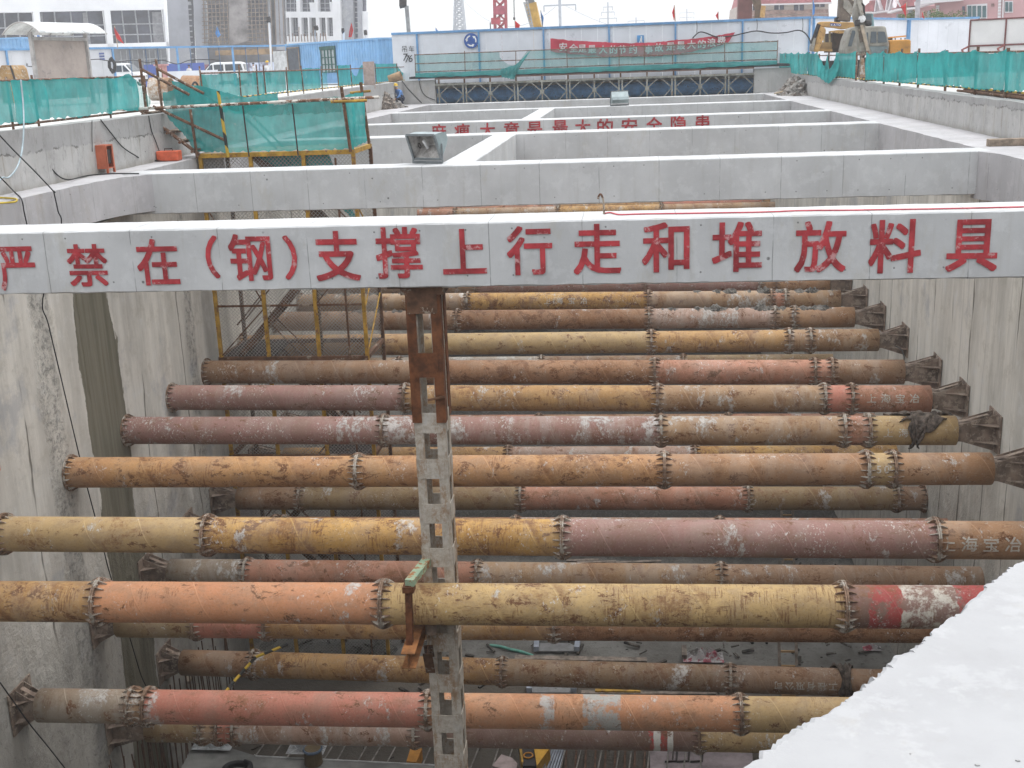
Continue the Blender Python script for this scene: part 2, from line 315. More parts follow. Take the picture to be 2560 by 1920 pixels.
def net_mat(name, c, fac):
    t = T(name); p = t.pos(); t.t.nodes.remove(t.b); out = t.t.nodes['Material Output']
    d = t.n('ShaderNodeBsdfDiffuse'); tl = t.n('ShaderNodeBsdfTranslucent'); tr = t.n('ShaderNodeBsdfTransparent')
    cc = t.mix(t.step(t.noise(p, 1.6, 4, .6), .3, .7), tuple(x*.75 for x in c), tuple(min(1, x*1.1) for x in c)); cc = t.mix(t.math('MULTIPLY', t.step(t.noise(p, 3.3, 7, .75), .58, .72), .45), cc, (.42, .45, .4))
    t.set(d.inputs[0], cc); t.set(tl.inputs[0], cc)
    m1 = t.n('ShaderNodeMixShader'); m1.inputs[0].default_value = .35; t.t.links.new(d.outputs[0], m1.inputs[1]); t.t.links.new(tl.outputs[0], m1.inputs[2])
    m2 = t.n('ShaderNodeMixShader'); ff = t.math('ADD', fac-.12, t.math('MULTIPLY', t.noise(t.scale(p, (2.5, 2.5, .8)), 1., 4, .6), .24)); t.set(m2.inputs[0], ff)
    t.t.links.new(tr.outputs[0], m2.inputs[1]); t.t.links.new(m1.outputs[0], m2.inputs[2]); t.t.links.new(m2.outputs[0], out.inputs[0]); return t.m
def link_mesh(name, c, pitch=.06, wire=.18):      # chain link, woven of real gaps
    t = T(name, .6, .3); p = t.pos(); X = t.xyz(p); h = t.math('ADD', X[0], X[1]); out = t.t.nodes['Material Output']
    def ln(s): return t.step(t.math('ABSOLUTE', t.math('SUBTRACT', t.math('FRACT', t.math('DIVIDE', t.math(s, h, X[2]), pitch*1.41)), .5)), wire, wire*.5)
    f = t.math('MAXIMUM', ln('ADD'), ln('SUBTRACT')); tr = t.n('ShaderNodeBsdfTransparent'); mx = t.n('ShaderNodeMixShader'); t.set(mx.inputs[0], f)
    t.col(c); t.t.links.new(tr.outputs[0], mx.inputs[1]); t.t.links.new(t.b.outputs[0], mx.inputs[2]); t.t.links.new(mx.outputs[0], out.inputs[0]); return t.m

PAINT_RED = plain('red_paint', (.46, .05, .06), .85, var=.25, sc=3., wear=((.52, .27, .27), .60), wsc=7)
M_BEAM = concrete('beam_concrete', (.52, .525, .53), joint=1.24, jaxis=0, honey=-.87, ties=(.62, -.1, -.72))
M_CAP = concrete('capping_concrete', (.44, .43, .44), joint=1.3, jaxis=1, ties=(.65, -.12, -.7), streak=.4)
M_RET = concrete('retaining_concrete', (.42, .41, .40), joint=4.1, jaxis=1, band=.66, streak=.7)
M_END = concrete('end_wall_concrete', (.44, .43, .42), joint=2.2, jaxis=0, streak=.4)
M_SLAB = concrete('slab_concrete', (.385, .385, .392), streak=.05, pits=False)
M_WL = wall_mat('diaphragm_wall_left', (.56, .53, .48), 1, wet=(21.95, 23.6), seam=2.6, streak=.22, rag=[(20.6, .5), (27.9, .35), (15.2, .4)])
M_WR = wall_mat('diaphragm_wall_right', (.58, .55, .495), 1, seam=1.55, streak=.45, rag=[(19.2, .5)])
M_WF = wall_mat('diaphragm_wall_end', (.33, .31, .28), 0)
M_RUST = plain('rusty_steel', (.15, .075, .042), .8, 0, .3, 5, wear=((.30, .25, .20), .6), wsc=4, bump=.2)
M_RUST2 = plain('bare_rust', (.17, .062, .024), .85, 0, .3, 6, bump=.2)
M_FLANGE = plain('flange_steel', (.26, .165, .11), .8, 0, .3, 6, wear=((.38, .34, .29), .5), wsc=5)
M_HEAD = plain('strut_head_steel', (.25, .185, .145), .8, 0, .3, 3, wear=((.31, .25, .2), .52), wsc=5)
t = T('cement_splashed_steel', .88, 0, .2); p = t.pos(); n1 = t.noise(t.scale(p, (2., 2., .9)), 1.6, 9, .78); n2 = t.noise(p, 9, 9, .8); n3 = t.noise(t.scale(p, (9., 9., 1.6)), 1., 7, .75)
o = t.mix(t.step(n2, .38, .6), (.50, .455, .40), (.37, .325, .27)); o = t.mix(t.math('MULTIPLY', t.step(n1, .50, .60), t.math('MULTIPLY', t.step(n2, .36, .52), .75)), o, (.28, .165, .085)); o = t.mix(t.math('MULTIPLY', t.step(n3, .54, .62), .5), o, (.25, .15, .08)); o = t.mix(t.math('MULTIPLY', t.step(n1, .44, .36), .7), o, (.47, .455, .43))
t.col(o); t.bump(t.math('ADD', n2, n1), .6, .02); M_KPG = t.m
M_YEL = plain('yellow_paint', (.48, .28, .04), .6, 0, .25, 4, wear=((.2, .1, .045), .58), wsc=7)
M_TUBE = plain('scaffold_tube', (.17, .09, .055), .75, 0, .3, 5, wear=((.38, .34, .3), .6), wsc=9)
M_DARK = plain('dark_steel', (.045, .035, .033), .7, 0, .3, 5)
M_BLK = plain('black_rubber', (.02, .02, .022), .6, 0, .1)
M_NET = net_mat('green_netting', (.05, .33, .325), .86)
M_NET2 = net_mat('green_netting_dense', (.05, .36, .355), .92)
M_NETT = net_mat('green_netting_thin', (.045, .34, .31), .46)
M_WHITE = plain('white_sheet', (.74, .76, .80), .5, 0, .05, .6)
M_BLUEP = plain('blue_frame_paint', (.13, .30, .54), .5, 0, .12, 2)
# ------------------------------------------------------------------ setting: ground, pit
def xl(Y): return -11.6-.03*max(0, Y-30)
def xr(Y): return 8.4+.012*(Y-25)
g = MB(); ys = [-1500, -6, 71.6, 2500]
rows = []
for Y in ys:
    yc = min(max(Y, -6), 71.6); rows.append([(-2500, Y, 1.06), (xl(yc)-.2, Y, 1.06), (xr(yc)+.2, Y, .8), (2500, Y, .8)])
for i in range(3):
    for j in range(3):
        if i == 1 and j == 1: continue
        g.quad(rows[i][j], rows[i][j+1], rows[i+1][j+1], rows[i+1][j])
M_GROUND = concrete('site_ground', (.55, .545, .53), pits=False, streak=.1)
kind(g.build('ground', M_GROUND, recalc=False), 'structure')
t = T('pit_floor', .9, 0, .25); p = t.pos(); X = t.xyz(p)
a = t.noise(p, .8, 7, .65); b = t.noise(p, 5, 9, .78)
o = t.mix(t.step(a, .35, .65), (.13, .122, .11), (.21, .205, .19)); o = t.mix(t.math('MULTIPLY', t.step(b, .52, .68), .7), o, (.06, .053, .043))
mud = t.math('MULTIPLY', t.step(X[1], 36.4, 37.6), t.step(b, .3, .55)); o = t.mix(t.math('MULTIPLY', mud, .9), o, (.05, .045, .04))
mud2 = t.math('MULTIPLY', t.step(X[1], 30.2, 28.8), .8); o = t.mix(mud2, o, (.085, .07, .055))
t.col(o); t.bump(t.math('ADD', b, t.math('MULTIPLY', mud, 2.)), .8, .08); M_FLOOR = t.m
ZF = -14.6
fl = MB(); n = 60
P = [[(-12.+21.*i/n, -7+79.*j/n, ZF+(.05*rnd.uniform(-1, 1)+(.28*abs(rnd.gauss(0, 1)) if -7+79.*j/n > 36.8 else 0))) for j in range(n+1)] for i in range(n+1)]
kind(fl.grid(P).build('pit_floor', M_FLOOR, smooth=True), 'structure')
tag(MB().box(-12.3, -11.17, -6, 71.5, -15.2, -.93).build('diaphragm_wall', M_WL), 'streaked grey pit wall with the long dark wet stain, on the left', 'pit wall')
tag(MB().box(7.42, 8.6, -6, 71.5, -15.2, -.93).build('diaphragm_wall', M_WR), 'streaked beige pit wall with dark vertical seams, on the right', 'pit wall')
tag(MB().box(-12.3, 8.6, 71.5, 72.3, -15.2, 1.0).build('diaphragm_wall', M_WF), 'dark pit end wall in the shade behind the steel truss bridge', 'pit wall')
tag(MB().box(-12.3, 8.6, -6.9, -6, -15.2, -.93).build('diaphragm_wall', M_WF), 'pit end wall behind the viewpoint', 'pit wall')

def sweep(mb, ring, xs, jit, fn):
    """sweep a closed ring along xs with small jitter so that the arrises are not ruler straight"""
    n = len(ring); b = len(mb.v); vs = []
    for x in xs:
        for (p, q, j) in ring: vs.append(fn(x, p+rnd.uniform(-j, j)*jit, q+rnd.uniform(-j, j)*jit))
    N = len(xs)
    fs = [(i*n+k, i*n+(k+1)%n, (i+1)*n+(k+1)%n, (i+1)*n+k) for i in range(N-1) for k in range(n)]
    fs += [tuple(range(n)), tuple((N-1)*n+k for k in range(n-1, -1, -1))]
    return mb.add(vs, fs)
def frange(a, b, st): k = max(1, int(abs(b-a)/st)); return [a+(b-a)*i/k for i in range(k+1)]
def beam_ring(y0, y1, z0, z1):
    c = .018
    return [(y0, z0+c, .006), (y0, z1-c, .004), (y0+c, z1, .003), (y1-c, z1, .003), (y1, z1-c, .004), (y1, z0+c, .006), (y1-c, z0, .006), (y0+c*1.4, z0, .008)]
def cross_beam(Y0, Y1, label, st=.16):
    xs = frange(-10.9, 7.24, st)
    o = sweep(MB(), beam_ring(Y0, Y1, -.868, 0.), xs, 1., lambda x, p, q: (x, p, q)).build('concrete_beam', M_BEAM)
    return tag(o, label, 'concrete beam', 'concrete beams across the pit')
B1 = cross_beam(15.26, 16.14, 'nearest concrete beam across the pit, painted with large red warning characters')
B2 = cross_beam(24.39, 25.28, 'second plain concrete beam, with a big tilted floodlight standing on it', .2)
B3 = cross_beam(35.04, 36.1, 'plain concrete beam hiding the lower half of the small red characters', .3)
B4 = cross_beam(43.3, 44.4, 'distant concrete beam painted with a row of half hidden red characters', .3)
B5 = cross_beam(54.0, 55.1, 'distant concrete beam carrying a small floodlight turned away', .3)
B6 = cross_beam(64.8, 65.7, 'farthest concrete beam right in front of the steel truss', .3)
# chamfered corner where the second beam meets the left capping beam
def long_beam(y0, y1, label):
    o = sweep(MB(), beam_ring(-4.02, -3.34, -.86, -.004), frange(y0, y1, .25), 1., lambda x, p, q: (p, x, q)).build('tie_beam', M_BEAM)
    return tag(o, label, 'tie beam', 'short concrete tie beams')
long_beam(25.26, 35.06, 'short concrete tie beam behind the big floodlight')
long_beam(44.38, 54.02, 'short concrete tie beam behind the small red characters')
# painted slogans
def slogan(parent, items, Y, sxy, mat):
    for ch, x, y, w_, h_ in items:
        c = aty(x, y, Y); gw, gh = GLY[ch][2], GLY[ch][3]; mb = MB(); mmpp = Y/F*1.02
        sx, sz = w_*mmpp/gw, h_*mmpp/gh; j = rnd.uniform(-.012, .012)
        text(mb, ch, lambda u, v: Vector((c.x+u, Y-.014, c.z+v+u*j)), sx, sz, .017, Vector((0, -1, 0)))
        mb.build('painted_character', mat, parent)
k = 1.1573
big = [('严',38,580,84,96),('禁',190,573,90,92),('在',341,566,92,100),('（',459,555,26,92),('钢',541,556,92,100),('）',628,556,26,94),('支',729,553,96,106),('撑',862,546,98,108),
       ('上',1003,543,92,94),('行',1144,541,94,102),('走',1290,538,98,104),('和',1438,534,96,102),('堆',1592,533,100,102),('放',1772,533,102,104),('料',1933,532,102,108),('具',2100,530,100,104)]
slogan(B1, [(c, x*k, y*k, w_*k, h_*k) for c, x, y, w_, h_ in big], 15.26, 1, PAINT_RED)
sm = [('麻','c',337,1140),('痹','c',538,1135),('大','c',757,1128),('意','c',964,1122),('是','c',1165,1118),('最','c',1385,1106),('大','c',1580,1100),('的','c',1772,1094),
      ('安','d',254,1090),('全','d',468,1080),('隐','d',680,1072),('患','d',885,1064)]
slogan(B4, [(c, *px(z, x, y), 36, 36) for c, z, x, y in sm], 43.3, 1, PAINT_RED)

# capping beams with their walking ledges, upper retaining walls, end walls
def strip(xa, xb, y0, y1, z0, z1, st, axis_jit=.006):
    ys_ = frange(y0, y1, st); mb = MB(); vs = []; n = 4
    for Y in ys_:
        a_, b_ = (xa(Y) if callable(xa) else xa), (xb(Y) if callable(xb) else xb); J = lambda s=1: rnd.uniform(-axis_jit, axis_jit)*s
        zt = z1(Y) if callable(z1) else z1
        vs += [(a_+J(), Y, z0), (b_+J(), Y, z0), (b_+J(), Y, zt+J()), (a_+J(), Y, zt+J())]
    N = len(ys_); fs = [(i*n+q, (i+1)*n+q, (i+1)*n+(q+1)%n, i*n+(q+1)%n) for i in range(N-1) for q in range(n)]+[(3, 2, 1, 0), tuple((N-1)*n+q for q in range(n))]
    return mb.add(vs, fs)
def hx(Y):      # inner edge of the left ledge, swelling into the second beam
    return -10.88+(.75*math.exp(-(24.5-Y)/.65) if Y < 24.5 else .75*max(0, 1-(Y-24.5)/.8))
lc = strip(lambda Y: xl(Y)-.3, hx, -6, 66.9, -.80, -.012, .15); 
tag(lc.build('capping_beam', M_CAP), 'concrete ledge along the left pit edge, with an orange box on it', 'ledge')
rc = strip(lambda Y: 7.2-.3*max(0, 1-abs(24.5-Y)/.7), lambda Y: xr(Y)+.3, -6, 66.9, -.95, -.012, .3)
tag(rc.build('capping_beam', M_CAP), 'concrete ledge along the right pit edge, with a wooden block on it', 'ledge')
lw = strip(lambda Y: xl(Y)-.38, xl, -6, 67.2, -.3, lambda Y: 1.12+.004*max(0, Y-30), .5, .012)
tag(lw.build('retaining_wall', M_RET), 'low grey retaining wall above the left ledge, with cables hanging over', 'retaining wall')
rw = strip(xr, lambda Y: xr(Y)+.4, -6, 67.2, -.3, lambda Y: .82+.004*max(0, Y-30), .5, .012)
tag(rw.build('retaining_wall', M_RET), 'low grey retaining wall above the right ledge, under the green netting', 'retaining wall')
tag(MB().box(-13.2, -10.86, 66.9, 67.3, -.95, 1.28).build('end_wall', M_END), 'small concrete end wall left of the truss bridge', 'end wall')
tag(MB().box(6.9, 9.25, 66.9, 67.3, -.95, 1.28).build('end_wall', M_END), 'small concrete end wall right of the truss bridge', 'end wall')
# the broken slab by the viewpoint
edge = [atz(*q, 0) for q in [(2650,1345),(2560,1400),(2521,1420),(2483,1445),(2442,1478),(2396,1529),(2380,1541),(2336,1570),(2306,1597),(2290,1611),(2240,1634),(2212,1660),(2180,1690),(2150,1722),(2112,1748),(2085,1768),(2020,1794),(1985,1815),(1920,1862),(1850,1922),(1760,1990)]]
poly = [Vector((7.2, 12.8, 0)), Vector((3.1, 6.6, 0))]
pts = []
for i in range(len(edge)-1):
    for q in range(7):
        v = edge[i].lerp(edge[i+1], q/7); pts.append(v+Vector((rnd.gauss(0, .005), rnd.gauss(0, .005), 0)))
poly += pts+[Vector((-.6, 2.1, 0)), Vector((-3, 1.4, 0)), Vector((-10.85, 1.2, 0)), Vector((-10.85, -4, 0)), Vector((7.2, -4, 0))]
mb = MB(); N = len(poly); low = [p+Vector((rnd.uniform(-.03, .03), rnd.uniform(-.03, .03), -.07-rnd.uniform(0, .04))) for p in poly]; bot = [p+Vector((.02, -.02, -.86)) for p in poly]
cx = Vector((1.5, 1.0, 0)); inn = [p+(cx-p).normalized()*(.016+.012*math.sin(p.x*9+p.y*5)+rnd.uniform(0, .006)) for p in poly]; mid = [p+Vector((0, 0, -.012)) for p in poly]
mb.add(inn+mid+low+bot, [tuple(range(N))]+[(k_*N+i, k_*N+(i+1) % N, (k_+1)*N+(i+1) % N, (k_+1)*N+i) for k_ in range(3) for i in range(N)]+[tuple(3*N+i for i in range(N-1, -1, -1))])
tag(mb.build('concrete_slab', M_SLAB), 'bright broken edged concrete slab in the near right corner', 'slab')

# ------------------------------------------------------------------ steel pipe struts
PM = dict(
 Y=pipe_mat('pipe_ochre', (.47, .25, .06), .6, .2, .25, .65), YB=pipe_mat('pipe_bright_yellow', (.56, .30, .04), .75, .22, .5, .95),
 YP=pipe_mat('pipe_pale_yellow', (.56, .36, .12), .55, .06, .35, 1., c2=(.46, .29, .09)), YK=pipe_mat('pipe_khaki', (.46, .30, .11), .2, .15, .3, .15, c2=(.42, .27, .095)),
 AM=pipe_mat('pipe_amber', (.48, .225, .055), .62, .12, .3, .5, c2=(.40, .17, .045)), O=pipe_mat('pipe_orange', (.57, .215, .075), .15, .08, .25, .12, c2=(.52, .18, .06)),
 OP=pipe_mat('pipe_orange_pale', (.58, .25, .105), .15, .12, .3, .15, c2=(.53, .20, .075), stripes=[(2.75, 3.4, (.38, .37, .35), .46), (2.0, 2.25, (.45, .43, .41), .5)]), SR=pipe_mat('pipe_salmon_red', (.51, .14, .09), .12, .12, .15, .1, c2=(.46, .115, .07)),
 SP=pipe_mat('pipe_salmon', (.48, .19, .115), .5, .25, .4, .35), PG=pipe_mat('pipe_pink_grey', (.46, .30, .245), .4, .62, .5, .3),
 MV=pipe_mat('pipe_mauve', (.265, .105, .10), .2, .25, .95, .1, c2=(.22, .088, .082)), MW=pipe_mat('pipe_mauve_splashed', (.265, .11, .10), .2, .62, .9, .1),
 R=pipe_mat('pipe_rust', (.30, .12, .035), .95, .12, .35, .6), RB=pipe_mat('pipe_rust_brown', (.24, .135, .055), .75, .3, .3, .5, c2=(.15, .08, .035)),
 TN=pipe_mat('pipe_tan', (.37, .215, .10), .45, .45, .3, .3), TO=pipe_mat('pipe_tan_orange', (.40, .20, .085), .4, .25, .25, .25), BR=pipe_mat('pipe_brown', (.30, .16, .08), .45, .3, .35, .3),
 G=pipe_mat('pipe_grey_dusty', (.33, .28, .225), .3, .72, .4, .2), OL=pipe_mat('pipe_olive', (.29, .19, .07), .4, .25, .3, .4),
 ST=pipe_mat('pipe_striped', (.19, .08, .075), .3, .15, .7, .2, stripes=[(.3, .8, (.36, .065, .06), .47), (.75, 1.5, (.58, .54, .47), .50), (1.5, 2.1, (.36, .065, .06), .46), (2.1, 2.7, (.5, .44, .38), .54), (2.7, 3.4, (.36, .065, .06), .46), (3.4, 4., (.62, .58, .5), .5)]),
 MS=pipe_mat('pipe_mauve_striped', (.17, .075, .07), .2, .15, .4, .1, stripes=[(4.98, 5.12, (.6, .58, .54), .36), (5.26, 5.38, (.6, .58, .54), .36), (4.9, 4.98, (.5, .05, .05), .5), (5.12, 5.26, (.4, .06, .05), .52)]))
RP = .3045
def flange_mesh(left=True, right=True):
    mb = MB()
    for a_, b_ in ([(-.026, -.003)] if left else [])+([(.003, .026)] if right else []): mb.lathe([(a_, .30), (a_, .372), (b_, .372), (b_, .30)], (0, 0, 0), 'X', 40)
    for sg in ([-1] if left else [])+([1] if right else []):
        for q in range(16):
            an = 2*math.pi*(q+.3)/16; c_, s_ = math.cos(an), math.sin(an); rad = Vector((0, c_, s_)); tn = Vector((0, -s_, c_))*.007
            tri = [Vector((sg*.026, 0, 0))+rad*.30, Vector((sg*.026, 0, 0))+rad*.368, Vector((sg*.055, 0, 0))+rad*.366, Vector((sg*.15, 0, 0))+rad*.312, Vector((sg*.15, 0, 0))+rad*.30]
            mb.extr([x-tn for x in tri], tn*2)
    for q in range(16):
        an = 2*math.pi*(q+.8)/16; rad = Vector((0, math.cos(an), math.sin(an)))*.345
        mb.tube([rad+Vector((-.045 if left else 0, 0, 0)), rad+Vector((.045 if right else 0, 0, 0))], .013, 6)
    o = mb.build('flange', M_FLANGE, org=(0, 0, 0)); me = o.data; bpy.data.objects.remove(o); return me
FM = flange_mesh(); FML = flange_mesh(False, True); FMR = flange_mesh(True, False)
def head_mesh(L, sg):
    mb = MB(); hy, hz = .17, .185
    mb.box(0, L-.03, -hy, hy, -hz, hz); mb.box(L-.03, L, -.41, .41, -.41, .41)
    for y_ in (-.172, .158):
        mb.extr([(.12*L, y_, hz), (L-.03, y_, .39), (L-.03, y_, hz)], (0, .014, 0)); mb.extr([(.12*L, y_, -hz), (L-.03, y_, -hz), (L-.03, y_, -.39)], (0, .014, 0))
    for z_ in (-.19, .176): mb.extr([(.3*L, -hy, z_), (L-.03, -.38, z_), (L-.03, -hy, z_)], (0, 0, .014))
    mb.extr([(.1*L, -.05, hz), (.1*L, .05, hz), (.75*L, .05, hz+.16), (.75*L, -.05, hz+.16)], (.03, 0, .012))
    mb.lathe([(-.02, .3), (.008, .3), (.008, .1)], (0, 0, 0), 'X', 32)
    if sg < 0: mb.v = [Vector((-v.x, v.y, v.z)) for v in mb.v]
    return mb
def strut(label, Pl, Pr, z, marks, fl, segs, headL=None, headR=None, wallL=False, wallR=False, txt=None):
    """Pl, Pr: two picture points on the axis; marks: segment boundaries; segs: a paint for each segment"""
    A, B = atz(*Pl, z), atz(*Pr, z); d = (B-A).normalized(); C = Vector((0, 0, CZ))
    def X(x):
        if isinstance(x, str): xx = float(x); return (xx-A.x)/d.x
        nrm = RGT-FWD*((x-1280)/F); return -((A-C).dot(nrm))/d.dot(nrm)
    root = thing('steel_strut', label, 'steel strut', A+d*X(marks[0]), 'steel pipe struts across the pit'); root.rotation_euler = (0, 0, math.atan2(d.y, d.x)); x00 = X(marks[0])
    def put(name, me_or_mb, mat, x, smooth=False):
        if isinstance(me_or_mb, MB): o = me_or_mb.build(name, mat, org=(0, 0, 0), smooth=smooth)
        else: o = bpy.data.objects.new(name, me_or_mb); COL.objects.link(o)
        o.parent = root; o.location = (x-x00, 0, 0); return o
    ms = [X(q) for q in marks]
    for i, sgm in enumerate(segs):
        L = ms[i+1]-ms[i]; mb = MB(); nn = max(2, int(L/.5)); prof = [(L*q/nn, RP) for q in range(nn+1)]
        if i == 0 and headL: prof = [(0, .27)]+prof
        if i == len(segs)-1 and headR: prof = prof+[(L, .27)]
        put('pipe_segment', mb.lathe(prof, (0, 0, 0), 'X', 44), PM[sgm], ms[i], True)
    for q in fl: put('flange', FM, None, X(q))
    if wallL: put('flange', FML, None, ms[0])
    if wallR: put('flange', FMR, None, ms[-1])
    if headR: put('strut_head', head_mesh(X(headR)-ms[-1], 1), M_HEAD, ms[-1])
    if headL: put('strut_head', head_mesh(ms[0]-X(headL), -1), M_HEAD, ms[0])
    if txt:
        s_, xc, wch, a0, flip, sp_ = txt; mb = MB(); xm = X(xc)-x00; r_ = RP+.004; sgn = -1 if flip else 1
        for q, ch in enumerate(s_):
            xo = (q-(len(s_)-1)/2)*sp_
            text(mb, ch, lambda u, v: Vector((xm+xo+sgn*u, -r_*math.sin(R(a0)-sgn*v/r_), r_*math.cos(R(a0)-sgn*v/r_))), wch, None, .012, Vector((0, -1, .4)))
        o = mb.build('stencilled_lettering', M_STENCIL, org=(xm, 0, 0)); o.parent = root; o.location = (xm, 0, 0)
    return root
M_STENCIL = plain('stencil_white', (.55, .52, .46), .8, var=.1, sc=6, wear=((.36, .2, .09), .56), wsc=24)
za, zb, zc = -5.56, -9.0, -11.5
LW, RW = '-11.165', '7.415'
# upper level
strut('nearest upper steel strut, orange and pale yellow, passing in front of the king post', (0,1503), (1920,1515), za, [LW,252,960,2108,RW], [252,960,2108], ['Y','O','YP','ST'], wallL=True, wallR=True)
strut('second upper strut, bright yellow then mauve, just behind the king post', (58,1335), (2412,1350), za, [LW,12,521,1407,2337,'6.75'], [12,521,1407,2337], ['YK','YK','YB','MV','TO'], wallL=True, headR=RW, txt=('上海宝冶', 2437, .26, 80, False, .33))
strut('upper amber strut with the number 50 painted near its right end', (231,1181), (2354,1172), za, [LW,896,1660,2164,2231,2475], [896,1660,2164,2231], ['AM','AM','TO','YK','TO'], wallL=True, headR=RW, txt=('50', 2198, .2, 72, False, .14))
strut('upper strut, mauve left half with white splashes, brown rag on its right end', (376,1076), (2368,1076), za, [LW,961,1652,2108,2170,2387], [961,1652,2108,2170], ['MV','MW','TN','SP','YK'], wallL=True, headR=RW, txt=('上海', 2232, .2, 82, False, .3))
strut('upper strut, mauve then ochre, with stencilled salmon right end', (492,994), (2267,997), za, [LW,1015,1644,2060,2127,2324], [1015,1644,2060,2127], ['MV','Y','TN','SR','SP'], wallL=True, headR=RW, txt=('上海宝冶', 2226, .22, 72, False, .31))
strut('upper strut, tan, rusty amber and flaking salmon from left to right', (515,930), (2238,930), za, [LW,1062,1637,2036,2078,2258], [1062,1637,2036,2078], ['BR','R','SP','SP','BR'], wallL=True, headR=RW)
strut('upper strut, khaki yellow all along, first one behind the stair tower posts', (900,862), (2166,850), za, [LW,1062,1628,1971,2024,2194], [1628,1971,2024], ['Y','YK','Y','TN','TN'], wallL=True, headR=RW)
strut('upper strut, dark rust with pale spiral seams, pinkish grey right half', (785,803), (2122,793), za, [LW,1145,1623,1936,1985,2134], [1145,1623,1936,1985], ['BR','R','PG','TN','TO'], wallL=True, headR=RW)
strut('upper strut, bright yellow middle with white stencil, mud heaped on it', (900,757), (2079,749), za, [LW,1171,1621,1927,1962,2100], [1171,1621,1927,1962], ['TN','YB','TN','SP','TN'], wallL=True, headR=RW, txt=('上海宝冶', 1416, .24, 74, False, .4))
strut('upper mauve strut seen directly under the painted beam', (900,717), (2060,710), za, [LW,1193,1614,1902,1939,2073], [1193,1614,1902,1939], ['BR','MV','MV','TO','TO'], wallL=True, headR=RW)
strut('faraway strut with a pink middle segment, seen between the two nearest beams', (1080,526), (1900,507), za, [LW,1395,1652,1905,RW], [1395,1652,1905], ['SP','Y','SR','Y'])
strut('faraway pale yellow strut seen just above the painted beam', (1080,537), (1900,520), za, [LW,1139,1396,1654,RW], [1139,1396,1654], ['SP','TN','YB','TN'])
# second level
strut('lower salmon red and orange strut with cement patches, near the bottom', (160,1764), (1850,1785), zb, [102,333,372,1071,1850,RW], [333,372,1071,1850], ['G','TN','SR','OP','YK'], headL=LW)
strut('lower yellow strut half hidden beneath the nearest orange strut', (330,1557), (2200,1568), zb, [298,493,669,1385,RW], [493,669,1385], ['OL','SR','Y','R'], headL=LW)
strut('lower strut, salmon pink left half, under the bright yellow and mauve one', (428,1430), (1802,1445), zb, [428,619,1194,1802,RW], [619,1194,1802], ['G','SP','TN','BR'], headL=LW)
strut('lower pinkish strut whose top edge shows above the bright yellow one', (690,1322), (1799,1326), zb, [521,690,710,1290,1799,RW], [690,710,1290,1799], ['BR','BR','R','PG','SP'], headL=LW)
strut('lower strut below the amber one, brown with a worn pink middle', (700,1246), (2240,1246), zb, [597,753,1302,1869,2241,RW], [753,1302,1869,2241], ['BR','OL','SP','OL','BR'], headL=LW, wallR=True)
strut('lower white splashed strut showing as a strip above the amber one', (900,1144), (2100,1140), zb, ['-10.2',1271,1737,RW], [1271,1737], ['Y','PG','YB'], headL=LW)
strut('lower orange strut showing as a thin strip behind the mauve upper strut', (900,1062), (2100,1058), zb, ['-10.2',1348,1821,RW], [1348,1821], ['SP','TO','SP'], headL=LW)
strut('lower dark brown strut, only a dark line between two upper struts', (900,990), (2100,983), zb, ['-10.2',1440,1800,RW], [1440,1800], ['RB','RB','RB'], headL=LW)
strut('lower grey and brown strut, a strip behind the tan and amber upper strut', (900,914), (2100,905), zb, ['-10.2',1000,1354,1708,RW], [1000,1354,1708], ['TN','G','RB','OL'], headL=LW)
# third level
strut('lowest mauve strut with two white painted rings', (509,1821), (1560,1838), zc, [372,509,551,592,1039,1746,RW], [509,551,592,1039,1746], ['OL','TN','SR','PG','MS','YK'], headL=LW)
strut('lowest rusty brown strut, slightly skewed, with a rag tied on its right part', (520,1658), (1859,1698), zc, [458,635,1256,1825,RW], [635,1256,1825], ['BR','Y','RB','BR'], headL=LW, txt=('司公限有程工', 2010, .2, 82, True, .235))
# ------------------------------------------------------------------ king post (lattice column)
KX, KY0, KY1 = -2.835, 15.46, 15.90
kp = thing('king_post', 'lattice steel column of angle irons and batten plates under the nearest beam', 'column', (KX, 15.72, ZF))
def angle_leg(sx, y0, sy_, z0, z1, w_=.13, t_=.016):
    mb = MB(); x0 = KX+sx*.222
    mb.extr([(x0, y0, z0), (x0-sx*w_, y0, z0), (x0-sx*w_, y0+sy_*t_, z0), (x0-sx*t_, y0+sy_*t_, z0), (x0-sx*t_, y0+sy_*w_, z0), (x0, y0+sy_*w_, z0)], (0, 0, z1-z0)); return mb
for sx in (-1, 1):
    for y0, s2 in ((KY0, 1), (KY1, -1)):
        angle_leg(sx, y0, s2, ZF, -.95).build('leg', M_KPG, kp)
for i in range(-1, 16):
    z = -3.54-.688*i
    if z < ZF+.2: break
    for yy, yb in ((KY0-.012, KY0), (KY1, KY1+.012)): MB().box(KX-.185, KX+.185, yy, yb, z-.15, z+.15).build('batten_plate', M_KPG, kp)
    for xs in (-.234, .222): MB().box(KX+xs, KX+xs+.012, KY0+.03, KY1-.03, z-.15, z+.15).build('batten_plate', M_KPG, kp)
rl = []
for sx in (-1, 1):      # rusty lengthening pieces at the top
    mb = MB(); x0 = KX+sx*.241
    mb.box(min(x0, x0-sx*.135), max(x0, x0-sx*.135), KY0-.034, KY0-.014, -2.84, -.95); mb.box(min(x0, x0-sx*.018), max(x0, x0-sx*.018), KY0-.014, KY0+.13, -2.84, -.95); mb.box(min(x0, x0-sx*.018), max(x0, x0-sx*.018), KY1-.13, KY1+.02, -2.84, -.95)
    mb.box(min(x0, x0-sx*.135), max(x0, x0-sx*.135), KY1+.02, KY1+.04, -2.84, -.95); mb.build('splice_angle', M_RUST2, kp)
